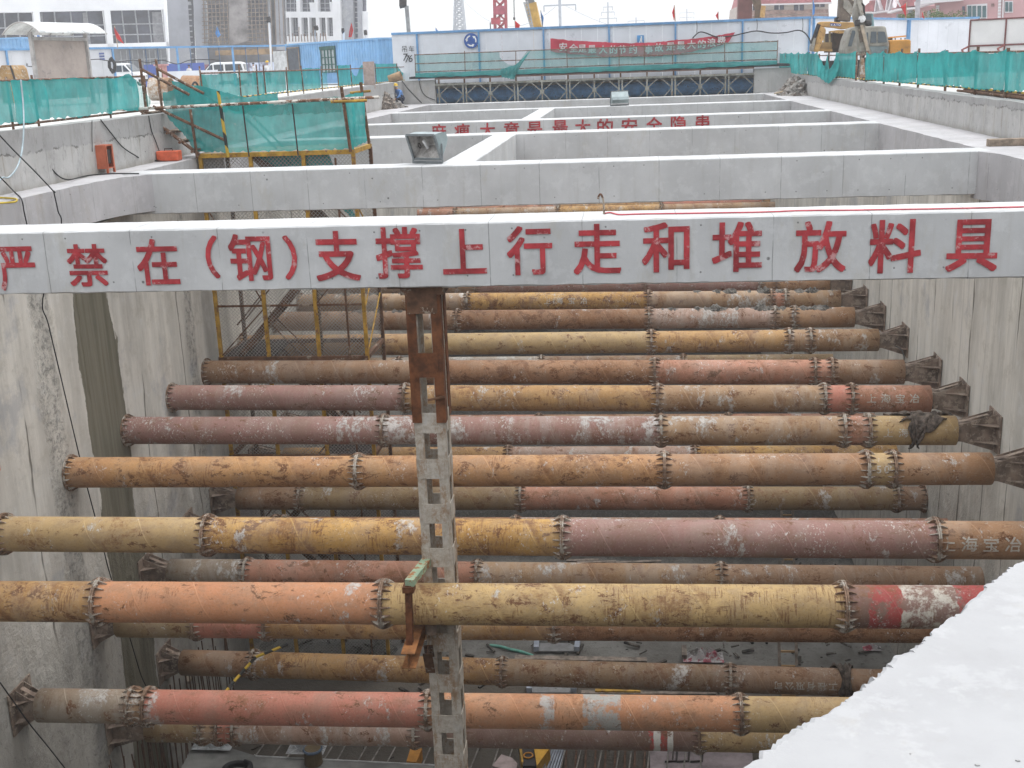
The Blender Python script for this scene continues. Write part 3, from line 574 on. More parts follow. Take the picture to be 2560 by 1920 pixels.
mb = MB(); mb.box(KX-.175, KX+.175, KY0-.05, KY0-.034, -2.17, -1.82); mb.build('rust_plate', M_RUST2, kp)
mb = MB(); mb.box(KX-.22, KX+.2, KY0-.05, KY0-.034, -1.26, -.9); mb.build('cap_plate', M_RUST, kp)
mb = MB(); mb.box(KX-.47, KX+.5, KY0-.09, KY1+.1, -.9, -.869); mb.box(KX-.3, KX+.3, KY0-.045, KY1+.045, -1.0, -.9); mb.build('cap_head', M_RUST, kp)
mb = MB(); mb.bar((KX+.0, KY0-.05, -2.5), (KX+.24, KY0-.05, -2.45), .03); mb.build('cross_rod', M_RUST, kp)
# rusty hanger clamped round the nearest strut
def ibeam(mb, p, q, h, b, up=(0, 0, 1), t_=.014):
    p, q = Vector(p), Vector(q); d = (q-p).normalized(); u = Vector(up); u = (u-d*u.dot(d)).normalized()
    mb.bar(p, q, t_, h-2*t_, u); mb.bar(p+u*(h/2-t_/2), q+u*(h/2-t_/2), b, t_, u); mb.bar(p-u*(h/2-t_/2), q-u*(h/2-t_/2), b, t_, u); return mb
hg = thing('strut_hanger', 'rusty steel bracket holding the nearest strut against the king post', 'bracket', (-3.2, 15.1, -6.3))
hx_ = -3.16
ibeam(MB(), (hx_, 14.5, -6.08), (hx_-.02, 16.4, -6.02), .24, .2).build('cantilever_beam', plain('orange_rust', (.33, .14, .05), .8, var=.3, sc=5), hg)
ibeam(MB(), (hx_-.02, 14.78, -5.96), (hx_+.02, 14.76, -5.02), .1, .09, (0, 1, 0)).build('hanger_bar', M_RUST2, hg)
mb = MB(); mb.bar((hx_+.04, 14.72, -4.98), (hx_+.2, 15.7, -4.98), .13, .1); mb.build('top_bar', plain('green_primer', (.36, .48, .33), .7, wear=((.3, .13, .05), .5)), hg)
MB().box(hx_-.06, hx_+.1, 14.68, 14.85, -5.12, -5.03).build('clamp_plate', M_RUST2, hg)
ibeam(MB(), (hx_+.14, 15.25, -6.3), (KX-.2, 15.5, -6.75), .16, .14).build('diagonal_brace', M_RUST, hg)
mb = MB(); mb.tube([(hx_+.2, 15.3, -6.05), (hx_+.2, 15.3, -5.88)], .09, 16); mb.build('steel_pot', M_HEAD, hg)

# ------------------------------------------------------------------ stair tower on the left
TX0, TX1, TY0, TY1 = -10.8, -6.86, 28.85, 30.85
tw = thing('stair_tower', 'yellow and rust coloured steel stair tower with wire mesh going down into the pit', 'stair tower', (-8.8, 29.8, ZF))
for x_ in (-10.78, -9.48, -8.12, -6.84): MB().bar((x_, TY0, ZF), (x_, TY0, .02), .09).build('front_post', M_YEL, tw)
for x_ in (-10.78, -8.6, -6.84): MB().bar((x_, TY1, ZF), (x_, TY1, .02), .09).build('rear_post', M_RUST, tw)
MB().bar((-7.3, TY0-.02, -.1), (-7.3, TY0-.02, ZF), .045).build('thin_post', M_RUST, tw)
lev = [.08, -2.35, -3.87, -5.22, -7.95, -10.7, -13.3]
for i, z in enumerate([.08, -5.22, -7.95, -10.7, -13.3]):
    m_ = M_YEL if i == 0 else M_RUST
    mb = MB(); mb.bar((TX0-.05, TY0, z-.04), (TX1+.05, TY0, z-.04), .1, .11); mb.bar((TX0-.05, TY1, z-.04), (TX1+.05, TY1, z-.04), .1, .11); mb.bar((TX1, TY0, z-.042), (TX1, TY1, z-.042), .1, .11); mb.bar((TX0, TY0, z-.042), (TX0, TY1, z-.042), .1, .11)
    mb.build('ring_beam', m_, tw)
    mb = MB()
    if i == 0: mb.box(TX0, TX1, TY0+.05, TY1-.05, z-.03, z+.012)
    else: mb.box(TX0 if i % 2 else -8.2, -9.4 if i % 2 else TX1, TY0+.05, TY1-.05, z-.02, z+.012)
    mb.build('landing_deck', M_DARK if i else plain('deck_boards', (.3, .25, .2), .8), tw)
for z in (-1.3, -3.84, -2.5, -6.5, -9.3, -12.): MB().bar((TX0, TY0, z), (TX1, TY0, z), .05).build('mid_rail', M_RUST, tw)
zs = [.08, -2.6, -5.22, -7.95, -10.7, -13.3]
for i in range(5):
    zt, zb_ = zs[i], zs[i+1]; xa, xb = (-9.9, -7.4) if i % 2 == 0 else (-7.6, -10.1); ya = TY0+.35 if i % 2 else TY0+1.1
    if i == 1: xa, xb, ya = -7.9, -10.3, TY0+.12
    fl_ = MB()
    for yy in (ya, ya+.62): fl_.bar((xa, yy, zt), (xb, yy, zb_), .045, .17)
    for yy in (ya, ya+.62): fl_.bar((xa, yy, zt+.85), (xb, yy, zb_+.85), .035)
    ob = fl_.build('stair_stringers', M_RUST, tw)
    for s in range(1, 10):
        f_ = s/10; MB().box(xa+(xb-xa)*f_-.1, xa+(xb-xa)*f_+.1, ya+.03, ya+.59, zt+(zb_-zt)*f_-.012, zt+(zb_-zt)*f_+.012).build('tread', M_HEAD, tw)
for x_, z1, x2, z2 in ((-10.78, -1.2, -9.48, -3.8), (-10.78, -5.2, -9.48, -3.9), (-8.12, -3.84, -6.84, -2.4), (-6.84, -5.1, -8.12, -6.6), (-9.48, -7.9, -8.12, -9.3)): MB().bar((x_, TY0-.02, z1), (x2, TY0-.02, z2), .03).build('brace', M_RUST, tw)
for y_ in ((TX1, TY0, -5.2, TY1, -3.9), (TX1, TY1, -2.6, TY0, -1.3), (TX1, TY0, -4., TY1, -2.7)): MB().bar((y_[0]+.03, y_[1], y_[2]), (y_[0]+.03, y_[3], y_[4]), .03).build('brace', M_YEL, tw)
M_MESH = link_mesh('chain_link', (.42, .41, .39), .07, .085)
MB().quad((TX0, TY0+.06, ZF), (TX1, TY0+.06, ZF), (TX1, TY0+.06, 0), (TX0, TY0+.06, 0)).build('front_mesh', M_MESH, tw)
MB().quad((TX1-.06, TY0, ZF), (TX1-.06, TY1, ZF), (TX1-.06, TY1, 0), (TX1-.06, TY0, 0)).build('side_mesh', M_MESH, tw)
MB().quad((TX0, TY1-.06, ZF), (TX1, TY1-.06, ZF), (TX1, TY1-.06, 0), (TX0, TY1-.06, 0)).build('rear_mesh', M_MESH, tw)
# top railing tubes
def tubepart(name, pts, r_, mat, par): return MB().tube(pts, r_, 10).build(name, mat, par)
M_BAND = (lambda t: (t.col(t.mix(t.math('GREATER_THAN', t.math('FRACT', t.math('DIVIDE', t.math('ADD', t.math('ADD', t.xyz(t.pos())[0], t.xyz(t.pos())[1]), t.xyz(t.pos())[2]), .62)), .5), (.5, .33, .04), (.025, .025, .025))), t.m)[1])(T('banded_tube', .6))
rail = aty(*px('a', 930, 953), 28.7)
tubepart('long_rail', [rail, (-6.05, 28.66, 1.34)], .038, plain('worn_tube', (.2, .1, .06), .8, 0, .3, 6, wear=((.6, .57, .52), .46), wsc=5), tw)
tubepart('top_rail', [(-7.25, 28.62, 1.27), (-6.35, 28.62, 1.27)], .036, M_YEL, tw)
tubepart('top_rail', [(-7.3, 30.93, 1.42), (-6.75, 30.93, 1.45)], .036, M_YEL, tw)
tubepart('guard_post', [(-10.0, 28.68, 0), (-10.09, 28.68, 1.62)], .04, M_BAND, tw)
tubepart('guard_post', [(-6.86, 28.68, 0.05), (-6.98, 28.68, 1.62)], .042, M_RUST, tw)
tubepart('guard_post', [(-6.86, TY1, 0.05), (-6.98, TY1, 1.68)], .042, M_RUST, tw)
tubepart('guard_post', [(-10.8, 28.68, 0), (-10.85, 28.68, 1.2)], .036, M_TUBE, tw)
tubepart('guard_post', [(-9.46, 28.68, 0), (-9.5, 28.68, 1.25)], .018, M_DARK, tw)
tubepart('guard_post', [(-8.2, 28.68, 0), (-8.24, 28.68, 1.25)], .018, M_DARK, tw)
# gangway stairs from the site ground down to the tower platform
gw = thing('gangway_stair', 'rusty scaffold tube steps from the site ground down to the stair tower platform', 'stairs', (-11.6, 29.2, 0))
for y_ in (28.72, 29.75):
    tubepart('stringer', [(-12.2, y_, 1.25), (-10.75, y_, .08)], .045, M_TUBE, gw)
    tubepart('handrail', [(-12.0, y_, 2.2), (-10.85, y_, 1.55)], .036, M_TUBE, gw)
    tubepart('upright', [(-12.0, y_, 1.0), (-12.02, y_, 2.45)], .034, M_TUBE, gw)
tubepart('handrail', [(-11.8, 28.7, 1.3), (-10.05, 28.7, .42)], .036, M_TUBE, gw)
for s in range(5):
    f_ = (s+.6)/5; x_ = -12.2+1.45*f_; z_ = 1.25-1.17*f_
    tubepart('step_tube', [(x_, 28.5, z_), (x_, 29.95, z_)], .032, M_TUBE, gw); MB().box(x_-.13, x_+.13, 28.78, 29.7, z_+.033, z_+.06).build('tread', M_HEAD, gw)

# ------------------------------------------------------------------ green netting
def sheet(pts_top, pts_bot, nu=26, nv=10, rip=.03, sag=0., seed=0, nrm=(0, 1, 0)):
    """cloth hung between two polylines with folds; returns a builder"""
    rr = random.Random(seed); nrm = Vector(nrm)
    def pl(pts, f):
        pts = [Vector(p) for p in pts]; Ls = [(pts[i+1]-pts[i]).length for i in range(len(pts)-1)]; tt = f*sum(Ls)
        for i, L in enumerate(Ls):
            if tt <= L or i == len(Ls)-1: return pts[i].lerp(pts[i+1], min(1, tt/max(L, 1e-6)))
            tt -= L
    ph = [rr.uniform(0, 6.28) for _ in range(6)]; fr_ = [rr.uniform(3, 8), rr.uniform(9, 17), rr.uniform(20, 31)]
    P = []
    for i in range(nu+1):
        f = i/nu; a_, b_ = pl(pts_top, f), pl(pts_bot, f); row = []
        for j in range(nv+1):
            h_ = j/nv; p_ = a_.lerp(b_, h_)
            am = rip*(.4+.9*math.sin(3.14*min(1, h_*1.1)))
            off = am*(math.sin(fr_[0]*f*6+ph[0]+h_*1.5)+.6*math.sin(fr_[1]*f*6+ph[1]-h_*2)+.35*math.sin(fr_[2]*f*4+ph[2]+h_*3))
            p_ = p_+nrm*off+Vector((0, 0, -sag*4*f*(1-f)*(1-h_)+(.02*math.sin(fr_[1]*f*5+ph[3]) if j == nv else 0)+.012*rr.gauss(0, 1)*(j in (0, nv))))
            row.append(p_)
        P.append(row)
    return MB().grid(P)
def netting(label, mb, mat=None, group='loose sheets of green netting'):
    return tag(mb.build('green_net', mat or M_NET, smooth=True, recalc=False), label, 'netting')
netting('green netting draped along the front of the stair tower platform', sheet([(-10.05, 28.82, 1.3), (-8.6, 28.82, 1.24), (-6.95, 28.82, 1.38)], [(-10.05, 28.82, .12), (-6.8, 28.82, .1)], 40, 12, .02, seed=3), net_mat('green_netting_sheet', (.055, .42, .405), .77))
netting('narrow green net strip doubled over the top rail of the tower', sheet([(-9.95, 28.80, 1.31), (-8.6, 28.80, 1.26), (-7.0, 28.80, 1.38)], [(-9.9, 28.80, 1.15), (-9.1, 28.80, .95), (-8.2, 28.80, 1.0), (-7.05, 28.80, 1.0)], 30, 5, .015, seed=4), M_NETT)
netting('green net closing the right end of the tower platform', sheet([(-6.9, 28.8, 1.42), (-6.9, 30.8, 1.44)], [(-6.88, 28.8, .12), (-6.88, 30.8, .16)], 14, 10, .04, seed=5, nrm=(1, 0, 0)), M_NET2)
netting('crumpled green net hanging over the gangway steps', sheet([(-11.55, 28.81, 1.62), (-11.0, 28.81, 1.75), (-10.5, 28.81, 1.5), (-10.05, 28.81, 1.3)], [(-11.5, 28.81, 1.0), (-11.1, 28.81, .55), (-10.9, 28.81, .15), (-10.05, 28.81, .12)], 34, 14, .05, seed=6), M_NET)
netting('green net bundle sagging behind the gangway handrail', sheet([(-11.7, 29.8, 1.9), (-10.9, 29.9, 1.72), (-9.9, 30., 1.42), (-9., 30.1, 1.5)], [(-11.6, 29.8, 1.25), (-10.9, 29.9, 1.15), (-10., 30., 1.0), (-9., 30.1, 1.25)], 34, 8, .06, seed=7), M_NET2)
netting('dark green net tail hanging inside the tower below its platform', sheet([(-9.6, 29.3, .02), (-7.6, 29.3, .02)], [(-8.0, 29.3, -.9), (-6.95, 29.3, -1.75)], 22, 12, .06, seed=8), M_NET2)

def net_fence(label, base, top, posts, bays, loc_fn, rails, th=.045, mat=None, bot=1.22, topz=2.03, seed=0, bandrail=True, bumps=False, side=-1):
    """base(Y)->(x,z ground); posts: list of s; loc_fn(s, z)->point; bays: list of (s0,s1,top0,top1,kind)"""
    root = thing('net_fence', label, 'net fence', loc_fn(posts[len(posts)//2], base))
    for s in posts:
        a_ = loc_fn(s, base); b_ = loc_fn(s, topz+rnd.uniform(-.02, .1)); b_ += Vector((rnd.uniform(-.03, .03), rnd.uniform(-.03, .03), 0)); tubepart('post', [a_, b_], th*.55, M_TUBE, root)
    for z_ in rails: tubepart('rail', [loc_fn(posts[0], z_), loc_fn((posts[0]+posts[-1])/2, z_+rnd.uniform(-.02, .02)), loc_fn(posts[-1], z_)], .026, M_BAND if (bandrail and z_ == rails[0]) else M_TUBE, root)
    ax = loc_fn(1, 0)-loc_fn(0, 0); nrm = Vector((ax.y, -ax.x, 0)).normalized()
    for i, (s0, s1, tz, kd) in enumerate(bays):
        d = nrm*(.05*side)
        T0 = [loc_fn(s0+(s1-s0)*q/4, tz[q])+d for q in range(5)]; B0 = [loc_fn(s0+(s1-s0)*q/4, bot+rnd.uniform(-.03, .03))+d for q in range(5)]
        if bumps: T0[0] = T0[0]+Vector((0, 0, .09)); T0[-1] = T0[-1]+Vector((0, 0, .06))
        sheet(T0, B0, max(10, int(abs(s1-s0)*7)), 8, .022, seed=seed+i, nrm=nrm).build('net_panel', mat if kd == 0 else M_NETT if kd == 1 else M_NET2, root, smooth=True, recalc=False)
    return root
def yfence(X, b=0.): return lambda s, z: Vector((X+b*(s-28), s, z))
def Yx(k_, lst, X, b=0.):
    out = []
    for x, y in lst: d = ray(*px(k_, x, y)); out.append((d*((X-28*b)/(d.x-b*d.y))).y)
    return out
LX = -12.2
lp = [14.5, 17.0, 19.6] + [22.2, 23.3, 27.0, 29.4]
def fl5(z, w_=.02): return [z+rnd.uniform(-w_, w_) for _ in range(5)]
net_fence('left green net fence nearest to the viewpoint, in front of the notice board', 1.06, 2.05, lp, [(14.5, 19.6, fl5(2.03), 0), (19.6, 22.25, fl5(2.03), 0), (22.25, 23.7, fl5(2.04), 2), (23.7, 27.0, fl5(2.03), 0), (27.0, 28.7, [2.02, 2.0, 2.06, 2.1, 1.95], 2), (28.7, 29.5, [1.98, 1.9, 1.7, 1.6, 1.5], 1)], yfence(LX, -.031), [1.2, 2.03], mat=M_NET, bot=1.24, topz=2.06, seed=20, bandrail=False, side=1)
yl = Yx('b', [(10,650),(335,630),(485,625),(552,610),(742,600),(880,585),(1042,572),(1185,560),(1300,550),(1410,545),(1512,540),(1700,545),(1865,540)], LX, -.031)
bl = [(yl[0], yl[1], fl5(2.02), 0), (yl[1], yl[3], fl5(2.04), 0), (yl[3], yl[4], fl5(2.06), 0), (yl[4], yl[5], fl5(2.08), 0), (yl[5], yl[6], fl5(2.12), 0), (yl[6], yl[6]+1.4, [2.1, 1.95, 1.9, 2., 2.1], 1), (yl[7], yl[8], fl5(2.22), 0), (yl[8], yl[9], [2.2, 1.75, 1.7, 2.1, 2.24], 0), (yl[9]+1.5, yl[10], [1.7, 1.9, 2.1, 2.2, 2.24], 2), (yl[10], yl[11], fl5(2.25), 0), (yl[11], yl[12], [2.26, 1.75, 1.6, 1.8, 2.26], 2)]
net_fence('left green net fence farther away, in front of the van and the blue container', 1.06, 2.2, yl, bl, yfence(LX, -.031), [1.28, 2.06], mat=M_NET, bot=1.3, topz=2.2, seed=40)
RX = 8.95
yr_ = sorted(Yx('e', [(60,430),(108,430),(160,432),(212,440),(275,440),(355,445),(440,450),(525,460),(598,470),(770,465),(860,450),(1012,460),(1150,470),(1312,465),(1550,460),(1810,470),(2080,480)], RX))+[]
yr_ = [13., 16.2, 19.4, 22.6, 25.8]+yr_ if yr_[0] > 27 else yr_
br = []
gap0 = Yx('e', [(440,450)], RX)[0]; gap1 = Yx('e', [(590,470)], RX)[0]; op0, op1 = Yx('e', [(775,465)], RX)[0], Yx('e', [(845,450)], RX)[0]
for a_, b_ in zip(yr_[:-1], yr_[1:]):
    if a_ < gap0-.2 and b_ > gap1+.2 or (gap1-.3 < a_ < gap0-.3): br.append((a_, b_, [1.86, 1.35, 1.12, 1.3, 1.9], 2)); continue
    if op1-.4 < a_ < op0: continue
    br.append((a_, b_, fl5(1.86+.004*(a_-30), .015), 2))
net_fence('right green net fence with knotted tops, in front of the excavators', .8, 1.95, yr_, br, yfence(RX), [.96, 1.88], mat=M_NET2, bot=.98, topz=1.95, seed=60, bumps=True, th=.07)
netting('torn end of the right fence net spilling over the retaining wall', sheet([atx(*px('e', x, y), RX-.12) for x, y in ((430,470),(480,560),(530,620),(575,520),(600,475))], [atx(*px('e', x, y), RX-.35) for x, y in ((425,655),(470,690),(520,725),(560,690),(585,660))], 30, 10, .05, seed=90, nrm=(1, 0, 0)), M_NET2)

# ------------------------------------------------------------------ truss bridge over the far end
br_ = thing('truss_bridge', 'steel panel truss bridge with diamond bracing across the far end of the pit', 'bridge', (-2, 69, -.3))
TYF = 66.72; M_TR = plain('truss_grey_green', (.30, .30, .265), .7, 0, .25, 2, wear=((.2, .12, .07), .6))
xs = [-10.63+1.459*i for i in range(13)]
MB().bar((-10.84, TYF, 1.02), (6.88, TYF, 1.02), .12, .11).build('top_chord', M_TR, br_); MB().bar((-10.84, TYF, -.3), (6.88, TYF, -.3), .12, .11).build('bottom_chord', M_TR, br_)
MB().bar((-10.84, TYF+.05, 1.33), (6.88, TYF+.05, 1.33), .08, .07).build('deck_edge', plain('deck_edge_rust', (.26, .15, .12), .8), br_)
for i, x_ in enumerate(xs[:-1]):
    for dx in ((-.09, .09) if i % 2 else (0,)): MB().bar((x_+dx, TYF, -.3), (x_+dx, TYF, 1.0), .085, .085).build('truss_post', M_TR, br_)
    if i % 2 == 0: MB().box(x_-.11, x_+.11, TYF-.05, TYF-.043, .33, .55).build('gusset_plate', M_TR, br_)
    MB().bar((x_, TYF+.06, 1.06), (x_, TYF+.06, 1.3), .09).build('deck_stub', M_RUST, br_)
    if i < 12:
        a0_ = x_+(.09 if i % 2 else 0); a1_ = (xs[i+1]-(.09 if (i+1) % 2 else 0)) if i+1 < 12 else 6.85; mid_ = (a0_+a1_)/2
        for p_, q_ in (((a0_, .44), (mid_-.05, .98)), ((mid_+.05, .98), (a1_, .44)), ((a0_, .44), (mid_-.05, -.26)), ((mid_+.05, -.26), (a1_, .44))):
            MB().bar((p_[0], TYF+.005, p_[1]), (q_[0], TYF+.005, q_[1]), .055, .05).build('diagonal', M_TR, br_)
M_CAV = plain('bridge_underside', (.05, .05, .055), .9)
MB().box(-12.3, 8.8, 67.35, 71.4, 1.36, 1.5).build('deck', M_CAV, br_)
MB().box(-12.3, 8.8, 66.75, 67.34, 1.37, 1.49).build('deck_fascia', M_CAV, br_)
tag(MB().box(-12.3, 8.6, 68.4, 71.4, -1.1, -.6).build('shade_bench', plain('cavity_shade', (.035, .032, .03), .95), None), 'added dark bench painted as the shade under the truss bridge', 'painted shade')  # added bench: near-black colour stands in for the shade of the bridge cavity
tag(MB().tube([(-11.9, 69.4, .33), (8.3, 69.4, .33)], .42, 28).build('water_main', plain('blue_pipe_coating', (.12, .33, .66), .55, 0, .2, 3, wear=((.05, .05, .05), .62))), 'big blue pipe running behind the truss bridge bracing', 'pipe')
def xfence(Y): return lambda s, z: Vector((s, Y, z))
bx = [zY('c', x, y, 66.6).x for x, y in ((130,560),(560,560),(1000,560),(1445,560),(1895,560),(2110,560))]+[zY('d', x, y, 66.6).x for x, y in ((625,480),(1078,470),(1530,470))]
nf = net_fence('see through teal net along the bridge railing with thin rails', 1.5, 2.7, bx, [(bx[0], zY('c', 860, 500, 66.6).x, fl5(2.68), 1), (zY('c', 860, 500, 66.6).x, zY('c', 1100, 500, 66.6).x, [2.4, 2.0, 1.9, 2.2, 2.66], 1), (zY('c', 1100, 500, 66.6).x, bx[3], fl5(2.7), 1), (bx[3], bx[4], fl5(2.7), 1), (bx[4], bx[6], fl5(2.7), 1), (bx[6], bx[7], fl5(2.72), 1), (bx[7], bx[8], fl5(2.73), 1)], xfence(66.6), [1.75, 2.2, 2.68], th=.04, mat=M_NETT, bot=1.5, topz=2.7, seed=120, bandrail=False)
netting('gathered green net hanging down over the bridge edge', sheet([zY('c', x, y, 66.5) for x, y in ((865,600),(1000,560),(1130,435))], [zY('c', x, y, 66.5) for x, y in ((880,665),(985,690),(1010,620))], 16, 8, .04, seed=130), M_NET)
netting('darker double hem of the bridge netting', sheet([(bx[0], 66.5, 1.68), (bx[8], 66.5, 1.68)], [(bx[0], 66.5, 1.45), (bx[4], 66.5, 1.42), (bx[8], 66.5, 1.45)], 60, 3, .02, seed=131), M_NET)
# ------------------------------------------------------------------ hoardings
def hoarding(label, A, B, z0, z1, posts, panel=True, extra=None, rail=.13, mat=None):
    A, B = Vector((*A, 0)), Vector((*B, 0)); d = (B-A); L = d.length; d /= L; nrm = Vector((d.y, -d.x, 0))
    if nrm.y > 0: nrm = -nrm
    root = thing('hoarding', label, 'hoarding', A+Vector((0, 0, z0)))
    if panel:
        n_ = max(1, int(round(L/.95)))
        mb = MB()
        for i in range(n_):
            a_, b_ = A+d*(L*i/n_+.006), A+d*(L*(i+1)/n_-.006); o = nrm*rnd.uniform(-.004, .004); mb.extr([a_+o+Vector((0, 0, z0)), b_+o+Vector((0, 0, z0)), b_+o+Vector((0, 0, z1-.02)), a_+o+Vector((0, 0, z1-.02))], -nrm*.05)
        mb.build('white_panels', mat or M_HOARD, root)
    MB().bar(A+Vector((0, 0, z1))+nrm*.05, B+Vector((0, 0, z1))+nrm*.05, .1, rail).build('top_rail', M_BLUEP, root)
    for s in posts: MB().bar(A+d*s+nrm*.07+Vector((0, 0, z0)), A+d*s+nrm*.07+Vector((0, 0, z1-.05)), .13, .1, d).build('post', M_BLUEP, root)
    return root, A, d, nrm
M_HOARD = plain('hoarding_white', (.66, .68, .73), .5, 0, .07, .5, wear=((.5, .52, .56), .66), wsc=1.2)
r1, *_ = hoarding('white site hoarding with blue posts along the truss bridge', (-14.2, 72), (10.64, 72), 1.0, 4.0, [.15+1.4]+[5.3+3.9*i for i in range(5)]+[24.75])
for ch, x, y, w_, h_ in [('吊', 'c', (40, 425), 16, 18), ('车', 'c', (98, 425), 15, 18)] if False else []: pass
mb = MB()
for ch, x, y, s_ in [('吊',38,425,.40),('车',98,422,.38)]:
    c = zY('c', x, y, 71.88); text(mb, ch, lambda u, v: Vector((c.x+u, 71.9, c.z+v)), s_)
for ch, x, y, s_ in [('7',45,495,.62),('7',62,510,.6),('6',92,505,.6)]:
    c = zY('c', x, y, 71.88); text(mb, ch, lambda u, v: Vector((c.x+u+v*.15, 71.9, c.z+v)), s_)
mb.build('hand_painted_writing', M_BLK, r1)
P0, P1, P2 = (10.7, 72), (19.1, 85.2), (24.7, 88.6)
hoarding('white hoarding with blue top rail behind the excavators', P0, P1, .8, 4.0, [.1, 15.5])
hoarding('white hoarding with blue top rail beside the bush, right of the excavators', P1, P2, .8, 4.0, [.1])
# framed panels far right
q0, q1 = aty(*px('e', 1750, 175), 62), aty(*px('e', 2330, 150), 60); dd = (q1-q0); fr = thing('hoarding', 'white panel hoarding in a dark red pipe frame at the far right', 'hoarding', (q0.x, q0.y, .8))
zt = q0.z
mb = MB(); MB().extr([(q0.x, q0.y+.05, .8), (q0.x, q0.y+.09, .8), (q0.x, q0.y+.09, zt), (q0.x, q0.y+.05, zt)], Vector((dd.x, dd.y, 0))).build('white_panels', plain('panel_cream', (.66, .66, .66), .6, var=.06, sc=.6), fr)
M_FRM = plain('red_oxide_frame', (.16, .05, .05), .7)
for f_ in (0, .545, 1.05):
    p_ = Vector((q0.x+dd.x*f_, q0.y+dd.y*f_, 0)); tubepart('post', [p_+Vector((0, 0, .8)), p_+Vector((0, 0, zt))], .04, M_FRM, fr)
    tubepart('stay', [p_+Vector((-.15, -1.2, .8)), p_+Vector((-.45, -.5, 1.9)), p_+Vector((0, 0, zt-1.25))], .05, plain('red_stay', (.25, .07, .06), .6), fr)
for z_ in (zt, zt-1.23): tubepart('frame_rail', [(q0.x, q0.y, z_), (q0.x+dd.x*1.05, q0.y+dd.y*1.05, z_)], .04, M_FRM, fr)
hl, *_ = hoarding('white hoarding with blue rail behind the notice board on the left', (-42.6, 67.8), (-35.0, 79.3), 1.06, 4.0, [6.1, 13.7], mat=plain('hoarding_grey', (.56, .57, .60), .6, 0, .08, .6))
mb = MB()
c = zY('a', 853, 488, 78.4)
for i in (-1, 1):
    for q in range(3): mb.box(c.x+i*.24-.18, c.x+i*.24+.18, c.y-.04, c.y-.03, c.z-.24+q*.18, c.z-.12+q*.18)
mb.build('blue_stencil_mark', plain('stencil_blue', (.12, .16, .35), .7), hl)
op, A_, d_, n_ = hoarding('open blue steel frame of an unfinished hoarding in front of the van', (-35.0, 79.3), (-26.6, 92.6), 1.06, 4.0, [5.2, 10.2, 15.6], panel=False)
for s in (1.3, 2.6, 3.6, 6.4, 8., 9., 11.5, 12.7, 14): MB().bar(A_+d_*s+Vector((0, 0, 1.06)), A_+d_*s+Vector((0, 0, 4)), .05).build('thin_bar', plain('bar_dark_blue', (.06, .12, .22), .6), op)

# banner, signs on the bridge hoarding
M_BAN = plain('banner_red', (.56, .05, .085), .75, 0, .12, 1.2)
bt = [zY('c', x, y, 71.8) for x, y in ((1300,332),(1500,352),(1750,365),(2000,372),(2212,366))]+[zY('d', x, y, 71.8) for x, y in ((600,352),(900,325),(1168,280))]
bb = [zY('c', x, y, 71.8) for x, y in ((1302,446),(1500,470),(1750,486),(2000,488),(2212,487))]+[zY('d', x, y, 71.8) for x, y in ((700,462),(950,420),(1105,372))]
bn = tag(sheet(bt, bb, 70, 6, .03, seed=150).build('banner', M_BAN, smooth=True, recalc=False), 'red cloth banner with white characters hung on the bridge hoarding', 'banner')
M_LET = plain('banner_white', (.72, .66, .66), .7)
cp_ = [('安','c',1410,405),('全','c',1500,415),('是','c',1575,420),('最','c',1660,425),('大','c',1755,427),('的','c',1845,428),('节','c',1920,428),('约','c',2012,428),('事','c',2150,425),('故','d',510,410),('是','d',610,402),('最','d',700,393),('大','d',790,385),('的','d',880,380),('浪','d',965,368),('费','d',1050,352)]
for ch, z_, x, y in cp_:
    mb = MB(); c = zY(z_, x, y, 71.68); text(mb, ch, lambda u, v: Vector((c.x+u, 71.68, c.z+v)), .52, .5, .02, Vector((0, -8, 0)))
    mb.build('banner_character', M_LET, bn)
def circle(c, r_, n=40, y=None): return [Vector((c.x+r_*math.cos(2*math.pi*i/n), c.y, c.z+r_*math.sin(2*math.pi*i/n))) for i in range(n)]
c = zY('c', 615, 352, 71.88); sg = thing('traffic_sign', 'round blue roundabout sign with three white arrows on the white hoarding', 'traffic sign', c)
MB().extr(circle(c, .44), (0, .03, 0)).build('blue_disc', plain('sign_blue', (.03, .10, .36), .4), sg)
c2 = c+Vector((0, -.008, 0)); M_SW = plain('sign_white', (.8, .8, .8), .4)
for kq in range(3):
    a0 = R(100+120*kq); mb = MB(); n_ = 8; arc = []
    for i in range(n_+1):
        a_ = a0+R(62)*i/n_; arc.append((a_, .24, .335))
    for i in range(n_): mb.quad(*[c2+Vector((r_*math.cos(a_), 0, r_*math.sin(a_))) for a_, r_ in ((arc[i][0], .245), (arc[i+1][0], .245), (arc[i+1][0], .325), (arc[i][0], .325))])
    ae = a0+R(62); at = ae+R(30); mb.quad(*[c2+Vector((r_*math.cos(a_), 0, r_*math.sin(a_))) for a_, r_ in ((ae, .19), (at, .285), (ae, .38))]); mb.build('white_arrow', M_SW, sg)
c = zY('d', 350, 343, 71.88); sg = thing('notice_sign', 'small light blue square sign above the red banner', 'sign', c)
MB().box(c.x-.2, c.x+.2, c.y, c.y+.02, c.z-.25, c.z+.25).build('sign_plate', plain('sign_sky_blue', (.08, .30, .62), .5), sg)
mb = MB(); y_ = c.y-.008
